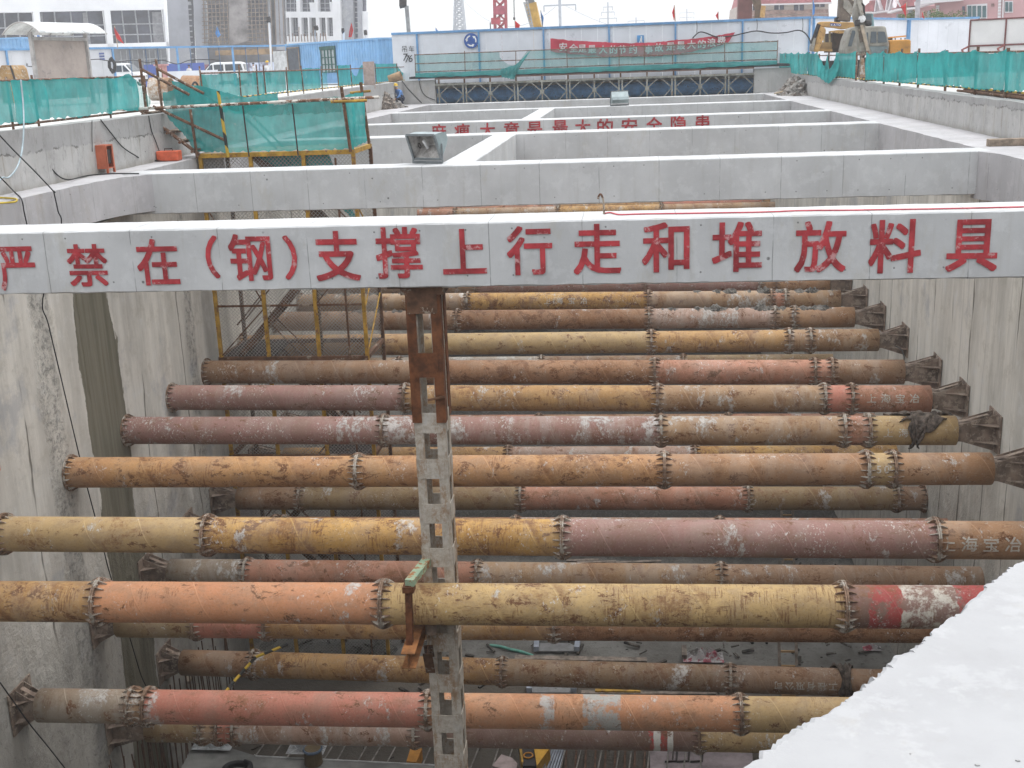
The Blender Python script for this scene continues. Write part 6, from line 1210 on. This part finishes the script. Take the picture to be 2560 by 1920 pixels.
# rubble heaps
def heap(label, c, rx, ry, h, mat, n_=260, seed=1, s=(.04, .14), name='rubble_heap'):
    rr = random.Random(seed); mb = MB(); N = 18; G = []
    for i in range(N+1):
        row = []
        for j in range(N+1):
            x, y = 2*i/N-1, 2*j/N-1; r_ = math.hypot(x, y); z = h*max(0, 1-r_**1.3)*(.8+.4*rr.random()); row.append(Vector(c)+Vector((x*rx, y*ry, z-.01)))
        G.append(row)
    mb.grid(G)
    for _ in range(n_):
        x, y = rr.gauss(0, .42), rr.gauss(0, .42); r_ = math.hypot(x, y)
        if r_ > 1.05: continue
        z = h*max(0, 1-r_**1.3); k_ = rr.uniform(*s); ax = [Vector((rr.gauss(0, 1), rr.gauss(0, 1), rr.gauss(0, 1))).normalized()]; ax.append(ax[0].orthogonal().normalized()); ax.append(ax[0].cross(ax[1])); mb.obox(Vector(c)+Vector((x*rx, y*ry, z+k_*.2)), ax, (k_*rr.uniform(.6, 1.8), k_, k_*rr.uniform(.3, .8)))
    return kind(tag(mb.build(name, mat), label, 'rubble'), 'stuff') if False else tag(mb.build(name, mat), label, 'rubble')
M_RUB = plain('rubble_grey', (.30, .28, .26), .9, 0, .35, 5, bump=.5, wear=((.12, .09, .07), .58), wsc=3); M_RUB2 = plain('rubble_brown', (.24, .2, .17), .9, 0, .4, 4, bump=.5, wear=((.45, .42, .38), .6), wsc=5)
c = atz(*px('b', 1540, 945), 0); heap('brown rubble heap on the far left ledge beside the crouching worker', (c.x, c.y+.8, -.02), .75, 1.3, .75, M_RUB2, 420, 3, (.05, .14))
c = atz(*px('e', 225, 822), 0); heap('grey soil heap with a plank on the far right ledge', (c.x+.15, c.y+1., -.02), .8, 2.2, .72, M_RUB, 120, 4, (.05, .16))
c = atz(*px('e', 130, 822), 0); tag(MB().bar((c.x-.45, c.y-.3, .1), (c.x+.75, c.y+.4, .32), .12, .05).build('plank', plain('plank_tan', (.45, .36, .25), .85)), 'light plank stuck in the grey soil heap', 'plank')
c = atz(*px('b', 1700, 930), 0); heap('low grey rubble spill in front of the crouching worker', (c.x-.2, c.y, -.02), .7, 1.1, .25, M_RUB, 160, 9, (.03, .08))
# cement and mud caked on struts
M_MUD = plain('wet_mud', (.2, .185, .165), .95, 0, .4, 6, bump=.6)
def mud(label, A, B, z, w_, h, seed):
    rr = random.Random(seed); A, B = Vector(A), Vector(B); mb = MB(); n_ = int((B-A).length/.05); G = []
    for i in range(n_+1):
        f = i/n_; env = max(.03, math.sin(math.pi*min(1, max(0, f)))**.5*(.45+.5*math.sin(f*23+seed)+.4*math.sin(f*57+seed*2)+.3*rr.uniform(-1, 1))); row = []
        for j in range(9):
            a = (j/8-.5)*2; an = a*w_; rr_ = RP+max(.004, h*env*(1-a*a)*rr.uniform(.3, 1.5))-.014; c = A.lerp(B, f); row.append(c+Vector((0, -rr_*math.sin(an), rr_*math.cos(an)))) 
        G.append(row)
    return tag(mb.grid(G).build('mud_crust', M_MUD), label, 'mud', 'mud caked on the struts')
def onrow(x, y, z): return atz(x, y, z)
mud('dark mud crust on the left half of the pinkish grey upper strut', onrow(1640,796.4,za), onrow(2120,792.8,za), za, .75, .09, 1)
mud('dark mud crust along the right half of the bright yellow upper strut', onrow(1720,751.3,za), onrow(2095,748.8,za), za, .7, .1, 2)
mud('mud crust on the strut behind the stair tower', onrow(860,802.3,za), onrow(1040,801,za), za, .6, .06, 3)
mud('mud crust on the left part of the bright yellow upper strut', onrow(760,757.8,za), onrow(1010,756.1,za), za, .6, .07, 4)
# brown rags
M_RAG = plain('brown_rag', (.14, .11, .09), .95, 0, .4, 9, bump=.5)
def rag(label, c, w_, seed, wrap):
    rr = random.Random(seed); N, Q = 30, 18; G = []
    for i in range(N+1):
        f = i/N-.5; row = []
        for j in range(Q+1):
            a = R(wrap[0]+(wrap[1]-wrap[0])*j/Q+25*math.sin(f*7+seed)); r_ = RP+.02+.035*(1+math.sin(f*26+j*.5+seed))*.8+.02*math.sin(j*1.7+f*40); row.append(Vector(c)+Vector((f*w_*(1+.5*math.sin(j*.35)), -r_*math.sin(a), r_*math.cos(a))))
        G.append(row)
    o = MB().grid(G).build('rag', M_RAG, smooth=True, recalc=False); md = o.modifiers.new('s', 'SOLIDIFY'); md.thickness = .02; return tag(o, label, 'rag')
rag('brown rag thrown over the right end of an upper strut', onrow(2300,1076,za), .95, 1, (-50, 55)); rag('loose hanging end of the brown rag on the upper strut', onrow(2282,1076,za), .22, 5, (20, 130)); rag('brown rag bundle tied round the lowest rusty strut', onrow(2108,1704,zc), .34, 2, (-100, 130))

# ------------------------------------------------------------------ cables and hoses on the left wall and beams
cable('black cable hanging from the left netting down to the orange electric box', [aty(*px('a', x, y), yy) for x, y, yy in ((265,1100,23.1),(300,1190,22.9),(345,1320,22.8),(440,1450,22.7),(520,1530,22.9),(600,1552,23.))]+[atz(*px('a', x, y), .02) for x, y in ((700,1530),(800,1512),(1000,1500),(1200,1500))], .014)
cable('black cable running down the left wall to the orange tool box', [atx(*px('a', x, y), xl(26)+.03) for x, y in ((870,1035),(960,1150),(1060,1270),(1180,1350))]+[atz(*px('a', x, y), .03) for x, y in ((1260,1390),(1380,1385))], .014)
cable('thin cable beside the tool box on the left wall', [atx(*px('a', x, y), xl(28)+.03) for x, y in ((1285,1000),(1310,1130),(1345,1220),(1385,1330))], .012)
cable('thin plumb line on the left wall above the electric box', [atx(*px('a', x, y), xl(25)+.03) for x, y in ((795,1040),(795,1180),(798,1310))], .008)
cable('pale blue hose hanging over the left wall at the picture edge', [aty(*px('a', x, y), yy) for x, y, yy in ((180,690,21.9),(200,900,21.7),(205,1100,21.3),(190,1300,20.9),(150,1440,20.3),(80,1530,19.8),(20,1535,19.4),(-20,1580,19.2))], .016, plain('hose_blue', (.38, .46, .50), .5), cat='hose', name='hose')
cable('long dark rope crossing the left ledge and hanging down the wet pit wall', [aty(*px('a', x, y), yy) for x, y, yy in ((-30,1140,19.8),(120,1300,20.2),(300,1480,20.4))]+[atz(*px('a', x, y), .02) for x, y in ((465,1655),)]+[atx(*px('f', x, y), -10.75) for x, y in ((465,0),(500,160),(525,318))]+[atx(*px('f', x, y), -11.1) for x, y in ((370,920),(420,1150),(540,1659))]+[atx(*px('j', x, y), -11.08) for x, y in ((640,430),(730,800),(830,1180))]+[atx(*px('j', x, y), -11.05) for x, y in ((900,1450),(955,1659))]+[atx(*px('n', x, y), -11.02) for x, y in ((1130,560),(1220,860),(1290,1000))], .012)
cable('second dark rope over the left ledge at the picture edge', [aty(*px('a', x, y), 18.9) for x, y in ((-40,1490),(60,1590))]+[atz(*px('f', x, y), .02) for x, y in ((125,0),)]+[atx(*px('f', x, y), -10.8) for x, y in ((185,60),(210,180),(243,325))], .012)
cable('thin dark rope hanging across the lowest left corner of the pit', [atx(*px('n', x, y), -10.9) for x, y in ((0,920),(100,1060),(250,1270),(420,1480),(560,1659))], .012)
cable('yellow hose loop lying on the left ledge', [atz(*px('f', x, y), .015) for x, y in ((-60,45),(60,52),(130,58),(145,72),(110,88),(-60,98))], .018, plain('hose_yellow', (.62, .45, .05), .5), cat='hose', name='hose')
cable('red cord lying along the top of the nearest beam', [atz(*px('h', x, y), .012) for x, y in ((800,185),(850,178),(930,195),(1100,190),(1500,184),(1900,178),(2200,172))]+[atz(*px('i', x, y), .012) for x, y in ((300,160),(700,157),(990,152),(1300,148),(1700,140),(2212,128))], .011, plain('cord_red', (.55, .10, .12), .6), cat='cord', name='cord')
cable('rusty bent lifting hook standing on the nearest beam', [aty(*px('h', x, y), 15.75) for x, y in ((795,190),(792,100),(785,55),(768,20),(752,30),(742,60))], .014, M_RUST, cat='hook', name='lifting_hook')
cable('thin black cable from the far end wall to the ledge', [aty(*px('b', x, y), yy) for x, y, yy in ((1740,690,66.8),(1800,770,66.),(1915,890,65.6))], .035)
cable('thin cable hanging on the far left end wall', [aty(*px('b', x, y), 66.85) for x, y in ((1895,700),(1910,770),(1950,830),(2030,865))], .02)
cable('bare wire bent round the strut head on the right wall', [atx(*px('i', x, y), 7.1) for x, y in ((1100,1330),(1150,1360),(1175,1420),(1180,1470),(1230,1480))], .014)
tag(MB().box(-11.16, -11.1, 18.2, 18.35, -4.6, -4.25).build('timber_peg', M_BOX), 'small orange peg stuck in the left pit wall at the picture edge', 'peg')

# ------------------------------------------------------------------ pit floor things
M_PLK = plain('plank_grey', (.26, .215, .18), .9, 0, .3, 5); M_GRC = plain('raft_concrete', (.23, .23, .22), .9, 0, .2, 1.2, bump=.3)
def fz(k_, x, y, z=ZF+.05): return atz(*px(k_, x, y), z)
raft = MB(); e0, e1, e2 = fz('n', 1700, 1395, -13.5), fz('o', 0, 1560, -13.5), fz('o', 1600, 1640, -13.5)
rp_ = [(e0.x, e0.y), (fz('n', 2200, 1550, -13.5).x, fz('n', 2200, 1550, -13.5).y), (e1.x, e1.y), (e2.x, e2.y), (2.2, e2.y-.5), (2.2, 12), (-9.7, 12)]
tag(MB().extr([(x, y, -14.7) for x, y in rp_], (0, 0, 1.2)).build('raft_slab', M_GRC), 'fresh grey concrete raft edge at the bottom of the pit', 'concrete raft')
tag(MB().tube([Vector((x, y, -13.49)) for x, y in rp_[1:4]], .02, 6).build('sealing_strip', plain('plastic_white', (.6, .6, .6), .5)), 'bright plastic strip along the raft edge', 'strip')
M_BAR = plain('rebar_rust', (.13, .07, .045), .85, 0, .3, 5); M_BARG = plain('rebar_grey', (.24, .22, .2), .7, 0, .3, 6)
def copies(proto, spots):
    out = []
    for i, (loc, rot) in enumerate(spots):
        o = proto if i == 0 else copy_tree(proto); o.location = loc; o.rotation_euler = rot; out.append(o)
    return out
sb = tag(MB().tube([(0, 0, 0), (.01, 0, 1.3), (0, .01, 2.5)], .016, 6).build('rebar', M_BAR), 'upright rusty starter bar along the foot of the left pit wall', 'rebar', 'starter bars along the left wall')
sp = []
for i in range(46):
    y = 19.9+.15*i; sp.append(((-10.95+.05*rnd.random()+.35*(i % 2), y, ZF+.1+.25*rnd.random()), (R(rnd.uniform(-3, 3)), R(rnd.uniform(-3, 3)), rnd.random()*3)))
copies(sb, sp)
fb = tag(MB().tube([(0, 0, 0), (0, 3.2, .02), (0, 6.3, 0)], .02, 6).build('rebar', M_BARG), 'long reinforcing bar of the mat laid on the pit floor beyond the raft', 'rebar', 'floor reinforcement mat')
copies(fb, [((-9.3+.42*i+rnd.uniform(-.06, .06), 24.2, ZF+.25+.03*(i % 3)), (0, 0, R(rnd.uniform(-2, 2)-6))) for i in range(27)])
st_ = tag(MB().tube([(0, 0, 0), (0, 0, .9)], .018, 6).build('rebar', M_BARG), 'short upright bar end standing in the floor mat', 'rebar', 'bar ends in the floor mat')
copies(st_, [((-8.5+.8*i+rnd.uniform(-.2, .2), 25.2+rnd.uniform(-.3, .6), ZF+.1), (R(rnd.uniform(-6, 6)), R(rnd.uniform(-6, 6)), 0)) for i in range(13)])
ub = MB(); P = lambda x, y: fz('p', x, y)
for i, (xa, xb_) in enumerate(((1420,1430),(1525,1535),(1640,1650))): tag(MB().tube([P(xa-100, 1635)+Vector((0, 0, .1)), P(xa, 1630)+Vector((0, 0, .1)), P(xb_, 1500)+Vector((0, 0, .12))], .025, 6).build('rebar_hook', M_DARK), 'dark L shaped bar lying on the pale slab at the bottom', 'rebar', 'L bars on the pale slab')
sl_ = [fz('p', 1190, 1490), fz('p', 2070, 1500), fz('p', 2090, 1700), fz('p', 1195, 1700)]
tag(MB().extr([Vector((v.x, v.y, ZF)) for v in sl_], (0, 0, .12)).build('blinding_slab', plain('pinkish_slab', (.33, .28, .29), .9, 0, .25, 1.5)), 'pale pinkish concrete patch at the bottom of the pit', 'concrete patch')
tag(MB().extr([fz('o', x, y, ZF+.4) for x, y in ((2040,1640),(2120,1540),(2212,1570),(2260,1620),(2240,1700))], (0, 0, -.4)).build('form_board', plain('board_pinkgrey', (.36, .29, .28), .85)), 'pale pinkish board at the foot of the king post', 'board')
# small yellow machine
mc_ = thing('site_machine', 'small yellow and black site machine at the bottom of the pit', 'machine', fz('p', 190, 1600)); c = fz('p', 190, 1560); 
MB().extr([fz('p', x, y, ZF+.6) for x, y in ((190,1480),(330,1480),(215,1640))], (0, 0, -.45)).build('hood', plain('machine_yellow', (.55, .30, .03), .6), mc_); MB().extr([fz('p', x, y, ZF+.5) for x, y in ((85,1480),(190,1480),(210,1640),(95,1640))], (0, 0, -.4)).build('body', M_EXD, mc_); MB().tube([fz('p', 140, 1550, ZF+.53)+Vector((.11*math.cos(a), .11*math.sin(a), 0)) for a in [i*.4 for i in range(17)]], .02, 6).build('emblem_ring', plain('ring_orange', (.5, .22, .03), .6), mc_); MB().extr([fz('p', x, y, ZF+.55) for x, y in ((62,1480),(85,1480),(98,1600),(85,1620))], (0, 0, -.4)).build('side_panel', M_YEL, mc_)
tag(MB().extr([fz('o', x, y, ZF+.9) for x, y in ((1350,1440),(1435,1490),(1385,1610),(1300,1600))], (0, 0, -.3)).build('orange_plate', plain('plate_orange', (.45, .2, .03), .7)), 'orange steel plate leaning beside the foot of the king post', 'plate')
mesh_b = MB()
for i in range(7): tag(MB().bar(fz('p', 330+22*i, 1490, ZF+.2), fz('p', 250+26*i, 1680, ZF+.25), .04).build('steel_rod', M_PY), 'bright steel rod in the stack beside the yellow machine', 'rod', 'steel rods beside the yellow machine')
for i in range(9):
    x = 470+85*i; tag(MB().bar(fz('p', x, 1485, ZF+.15), fz('p', x-10, 1700, ZF+.18), .05).build('timber_batten', M_BAR), 'dark batten laid on the floor between the rods and the pale slab', 'batten', 'battens on the pit floor')
for lbl, k_, a, b_, w_ in (('long grey plank on the pit floor between two lower struts', 'p', (25,715), (1165,735), .22), ('long thin timber lying just above the salmon and orange strut', 'p', (600,1018), (1760,1022), .16), ('dark beam on the pit floor right of the orange batten', 'p', (1110,1003), (1760,1010), .12), ('short dark plank standing near the plastic sheet', 'p', (1485,610), (1490,700), .14)):
    A_, B_ = fz(k_, *a, ZF+.2), fz(k_, *b_, ZF+.2); tag(MB().bar(A_, B_, w_, .12).build('plank', M_PLK), lbl, 'plank')
A_, B_ = fz('p', 720, 995, ZF+.25), fz('p', 1110, 1000, ZF+.25); tag(MB().bar(A_, B_, .14, .1).build('orange_batten', M_YEL), 'orange batten just above the salmon and orange strut', 'batten')
for i, pp in enumerate((((470,1530),(750,1520)), ((560,1545),(900,1535)), ((800,1550),(1290,1530)))): tag(MB().bar(fz('l', *pp[0], ZF+.2), fz('l', *pp[1], ZF+.22), .14, .06).build('plank', M_PLK), 'dark plank in the stack seen below the bright yellow and mauve strut', 'plank', 'planks stacked on the pit floor')
A_, B_ = fz('n', 1700, 570, -12.4), fz('n', 1625, 920, -12.6); tag(MB().bar(A_, B_, .13, .07).build('plank', plain('plank_pale', (.30, .25, .2), .9)), 'pale plank leaning on the lowest left strut end', 'plank')
tag(MB().tube([fz('n', x, y, -11.0) for x, y in ((1950,1000),(2040,890),(2120,800),(2212,700))]+[fz('o', x, y, -11.0) for x, y in ((150,640),(270,590))], .035, 8).build('banded_pole', M_BAND), 'yellow and black banded pole leaning across the lowest left strut', 'pole')
cable('green hose curling on the pit floor right of the king post', [fz('o', x, y) for x, y in ((2020,600),(2110,610),(2200,635))]+[fz('p', x, y) for x, y in ((60,650),(130,672),(180,690))], .045, plain('hose_green', (.16, .42, .34), .5), cat='hose', name='hose')
for lbl, y0_, y1_ in (('white metal tray on the pit floor below the yellow strut', 620, 660), ('grey metal tray behind the salmon and orange strut', 980, 1020)):
    x0_, x1_ = (210, 560) if y0_ < 900 else (150, 530); a_, b_ = fz('p', x0_, y1_), fz('p', x1_, y1_); c_, d_ = fz('p', x1_+10, y0_-30), fz('p', x0_+5, y0_-30); root = thing('metal_tray', lbl, 'tray', (a_+b_)/2); MB().extr([a_, b_, c_, d_], (0, 0, .05)).build('tray_bed', plain('tray_grey', (.24, .24, .24), .6) if 'tray_grey' not in bpy.data.materials else bpy.data.materials['tray_grey'], root)
    for p_, q_ in ((a_, d_), (b_, c_)): MB().bar(p_+Vector((0, 0, .1)), q_+Vector((0, 0, .1)), .15, .16).build('tray_side', M_PY, root)
    MB().bar(d_+Vector((0, .2, .12)), c_+Vector((0, .2, .12)), .3, .05).build('white_lip', M_BW, root)
def crumple(label, c, r_, cols, seed):
    rr = random.Random(seed); N = 14; G = [[Vector(c)+Vector(((i/N-.5)*2*r_*1.6, (j/N-.5)*2*r_*.8, r_*1.1*rr.random()*math.sin(math.pi*i/N)*math.sin(math.pi*j/N)+.05)) for j in range(N+1)] for i in range(N+1)]
    return tag(MB().grid(G).build('crumpled_sheet', cols, recalc=False), label, 'plastic sheet')
t = T('plastic_mixed', .4); nn = t.noise(t.pos(), 2.2, 5, .7); t.col(t.mix(t.step(nn, .52, .6), t.mix(t.step(nn, .38, .46), (.35, .08, .11), (.42, .40, .40)), (.12, .11, .1))); M_PLM = t.m
crumple('crumpled white and red plastic sheet on the pit floor', fz('p', 1650, 715, ZF+.05), .36, M_PLM, 1); crumple('shiny crumpled plastic film at the raft corner', fz('n', 1850, 1470, -13.45), .3, plain('plastic_film', (.5, .52, .53), .25), 2); crumple('crumpled plastic scrap on the raft edge left of the king post', fz('o', 440, 1510, -13.4), .28, plain('plastic_film_grey', (.46, .47, .48), .3), 3); crumple('pale paper scrap on the pit floor by the ladder foot', fz('q', 900, 640), .16, M_PLM, 6)
cable('dark bundle of wire lying on the raft', [fz('n', 2080, 1640, -13.3)+Vector((.3*math.cos(a), .22*math.sin(a)-.2, .05*a/6)) for a in [i*.6 for i in range(24)]], .06, M_BLK, cat='wire bundle', name='wire_bundle')
bk = thing('steel_drum', 'small drum wrapped in cloth on the raft edge', 'drum', fz('o', 500, 1640, -13.5)); c = fz('o', 500, 1620, -13.5); MB().lathe([(0, .19), (.02, .21), (.4, .2), (.42, .18), (.42, 0)], c, 'Z', 20).build('drum_body', plain('drum_brown', (.15, .11, .06), .8), bk); MB().tube([c+Vector((.2*math.cos(a), .2*math.sin(a), .38)) for a in [i*.5 for i in range(14)]], .035, 6).build('drum_rim', plain('cloth_blue', (.1, .14, .2), .9), bk)
mb = MB(); 
for lbl, k_, x0_, x1_, y0_, y1_, rungs in (('wooden ladder standing on the pit floor at the right', 'q', 92, 240, 590, 780, 2), ('wooden ladder top in the gap right of centre', 'm', 115, 210, 1085, 1560, 4)):
    zz = -12.6; a_, b_ = fz(k_, x0_, y0_, zz), fz(k_, x1_, y0_, zz); root = thing('ladder', lbl, 'ladder', Vector((a_.x, a_.y, ZF)), 'wooden ladders on the pit floor')
    for v in (a_, b_): MB().bar(Vector((v.x, v.y-.9, ZF)), v+Vector((0, 0, .2)), .07).build('rail', M_PLK, root)
    for i in range(6): f_ = (i+.5)/6; y_ = v.y-.9*(1-f_); z_ = ZF+(zz-ZF)*f_; MB().bar((a_.x, y_, z_), (b_.x, y_, z_), .045).build('rung', plain('rung_tan', (.42, .26, .12), .8) if 'rung_tan' not in bpy.data.materials else bpy.data.materials['rung_tan'], root)
for i, (x, y) in enumerate(((1900,300),(1995,330),(1650,300),(2050,650))): pass
# scattered floor litter, beyond counting
rr = random.Random(5); mb = MB()
for _ in range(420):
    x, y = rr.uniform(-10.5, 7), rr.choice([rr.uniform(29.5, 36.5), rr.uniform(24.5, 45)]); k_ = rr.uniform(.02, .09); a = rr.uniform(0, 3.14); mb.obox((x, y, ZF+.07), ((math.cos(a), math.sin(a), .1), (-math.sin(a), math.cos(a), 0), (0, -.1, 1)), (k_*rr.uniform(.5, 4), k_*.5, k_*.35))
o = tag(mb.build('floor_litter', plain('litter', (.11, .095, .08), .9, 0, .5, 2, wear=((.2, .19, .17), .6), wsc=2)), 'scattered stones and offcuts on the pit floor', 'litter'); kind(o, 'stuff')
rr = random.Random(8); mb = MB()
for _ in range(40):
    f = rr.random(); i = rr.randrange(len(edge)-2); p_ = edge[i].lerp(edge[i+1], f)+Vector((rr.uniform(.05, .9), -rr.uniform(.05, 1.2), 0)); k_ = rr.uniform(.002, .007); mb.obox(p_+Vector((0, 0, .002)), ((1, rr.random(), 0), (-rr.random(), 1, 0), (0, 0, 1)), (k_, k_*.7, k_*.5))
o = tag(mb.build('grit', plain('grit_grey', (.36, .355, .35), .9), None), 'tiny grit scattered on the bright slab', 'grit'); kind(o, 'stuff')

# ------------------------------------------------------------------ people
def figure(label, base, rz, pose, cols, helmet=None, s=1.):
    """one continuous skinned body; joints in metres with x = left/right, -y = the way the person faces"""
    J, E, RAD = pose; me = bpy.data.meshes.new('person'); me.from_pydata([Vector(v)*s for v in J], E, []); tmp = bpy.data.objects.new('tmp', me); COL.objects.link(tmp)
    tmp.modifiers.new('k', 'SKIN'); sd_ = tmp.modifiers.new('s', 'SUBSURF'); sd_.levels = 1; sd_.render_levels = 1
    for i, r_ in enumerate(RAD): me.skin_vertices[0].data[i].radius = (r_*s, r_*s)
    me.skin_vertices[0].data[0].use_root = True; bpy.context.view_layer.update(); dg = bpy.context.evaluated_depsgraph_get(); m2 = bpy.data.meshes.new_from_object(tmp.evaluated_get(dg)); bpy.data.objects.remove(tmp)
    m2.materials.clear()
    for c_ in cols[:3]: m2.materials.append(c_)      # skin, top, trousers
    for p_ in m2.polygons: p_.use_smooth = True; p_.material_index = cols[3](p_.center/s)
    root = bpy.data.objects.new('person', m2); COL.objects.link(root); WORLD[root] = Vector((0, 0, 0)); root.location = base; root.rotation_euler = (0, 0, rz); tag(root, label, 'person')
    hd = Vector(J[4])*s
    if helmet:
        o = MB().lathe([(-.01, .155), (.0, .13), (.05, .125), (.10, .095), (.13, .04), (.135, .0)], hd+Vector((0, -.01, .06*s)), 'Z', 18).build('helmet', helmet, root, smooth=True, org=hd); 
        MB().box(hd.x-.07, hd.x+.07, hd.y-.2, hd.y-.1, hd.z+.045*s, hd.z+.06*s).build('helmet_peak', helmet, root, org=hd)
    else:
        o = MB().lathe([(0, .11), (.05, .112), (.09, .08), (.115, .0)], hd+Vector((0, .012, .0)), 'Z', 14).build('hair', plain('hair_black', (.015, .013, .012), .7) if 'hair_black' not in bpy.data.materials else bpy.data.materials['hair_black'], root, smooth=True, org=hd)
    return root
def mkpose(pelvis, chest, neck, chin, head, sh, el, wr, hip, kn, an, toe):
    J = [pelvis, chest, neck, chin, head]; E = [(0, 1), (1, 2), (2, 3), (3, 4)]; RD = [.15, .16, .06, .075, .098]
    for sx, i in ((-1, 0), (1, 1)):
        b = len(J); J += [sh[i], el[i], wr[i]]; E += [(1, b), (b, b+1), (b+1, b+2)]; RD += [.075, .05, .034]
        w_ = Vector(wr[i]); d = (w_-Vector(el[i])).normalized(); sd_ = d.orthogonal().normalized(); c = len(J); J.append(tuple(w_+d*.07)); E.append((b+2, c)); RD.append(.036)
        for q in range(4):
            f = len(J); o = sd_*(.027*(q-1.5)); L_ = (.06, .075, .07, .05)[q]; J += [tuple(w_+d*.1+o), tuple(w_+d*(.1+L_)+o*1.1+Vector((0, 0, -.02)))]; E += [(c, f), (f, f+1)]; RD += [.011, .009]
        f = len(J); J += [tuple(w_+d*.05+sd_*.045), tuple(w_+d*.1+sd_*.07)]; E += [(b+2, f), (f, f+1)]; RD += [.013, .010]
        b = len(J); J += [hip[i], kn[i], an[i], toe[i]]; E += [(0, b), (b, b+1), (b+1, b+2), (b+2, b+3)]; RD += [.095, .065, .045, .04]
    return J, E, RD
crouch = mkpose((0, .12, .34), (0, -.1, .68), (0, -.2, .82), (0, -.27, .87), (0, -.28, .96), ((-.17, -.12, .74), (.17, -.12, .74)), ((-.25, -.3, .52), (.25, -.3, .52)), ((-.12, -.48, .38), (.12, -.48, .36)), ((-.1, .1, .33), (.1, .1, .33)), ((-.2, -.28, .5), (.2, -.28, .5)), ((-.15, .05, .09), (.15, .05, .09)), ((-.17, -.17, .05), (.17, -.17, .05)))
stand = mkpose((0, 0, .93), (0, -.02, 1.3), (0, -.02, 1.48), (0, -.03, 1.55), (0, -.03, 1.66), ((-.18, 0, 1.42), (.18, 0, 1.42)), ((-.25, 0, 1.14), (.25, 0, 1.14)), ((-.25, -.1, .9), (.25, -.1, .9)), ((-.1, 0, .9), (.1, 0, .9)), ((-.1, -.02, .5), (.1, .05, .5)), ((-.1, .03, .09), (.1, .15, .09)), ((-.1, -.13, .04), (.1, -.02, .04)))
SK = plain('skin', (.42, .25, .17), .6); JB = plain('jacket_blue', (.10, .22, .48), .8); TD = plain('trousers_dark', (.025, .03, .055), .9); WHT = plain('shirt_white', (.7, .7, .72), .8); HY = plain('helmet_yellow', (.72, .46, .02), .35)
wk = aty(*px('b', 1735, 900), 64.2)
def cc_(p): return 0 if (p.z > .84 and p.y < -.15) or (p.y < -.46) else 2 if (p.z < .56 and not (p.y < -.2 and p.x**2 > .03 and p.z > .44)) else 1
figure('crouching worker in a blue jacket and yellow helmet on the far left ledge', (wk.x, 64.2, -.012), R(-35), crouch, (SK, JB, TD, cc_), HY, 1.08)
def cs_(p): return 0 if p.z > 1.5 or (abs(p.x) > .2 and p.z < 1.05) else 2 if p.z < .95 else 1
q = aty(*px('a', 1638, 640), 92); figure('passer by in a white shirt in front of the long blue board wall', (q.x, 92, 1.06), R(60), stand, (SK, WHT, TD, cs_))
q = aty(*px('a', 2195, 610), 96); figure('person in a white top right of the small white van', (q.x, 96, 1.06), R(-80), stand, (SK, WHT, TD, cs_))
q = aty(*px('b', 585, 600), 90); figure('person with a yellow helmet beside the poster board', (q.x, 90, 1.06), R(10), stand, (SK, WHT, TD, cs_), HY)

# ------------------------------------------------------------------ thin summer haze
hz_ = bpy.data.materials.new('haze_air'); hz_.use_nodes = True; hn = hz_.node_tree; hn.nodes.clear(); ho = hn.nodes.new('ShaderNodeOutputMaterial'); hv = hn.nodes.new('ShaderNodeVolumePrincipled'); hv.inputs['Color'].default_value = (.985, .99, 1, 1); hv.inputs['Density'].default_value = .0009; hv.inputs['Anisotropy'].default_value = .2; hn.links.new(hv.outputs[0], ho.inputs['Volume'])
kind(MB().box(-260, 260, -40, 560, -17, 130).build('haze', hz_), 'stuff')
S.cycles.volume_bounces = 1
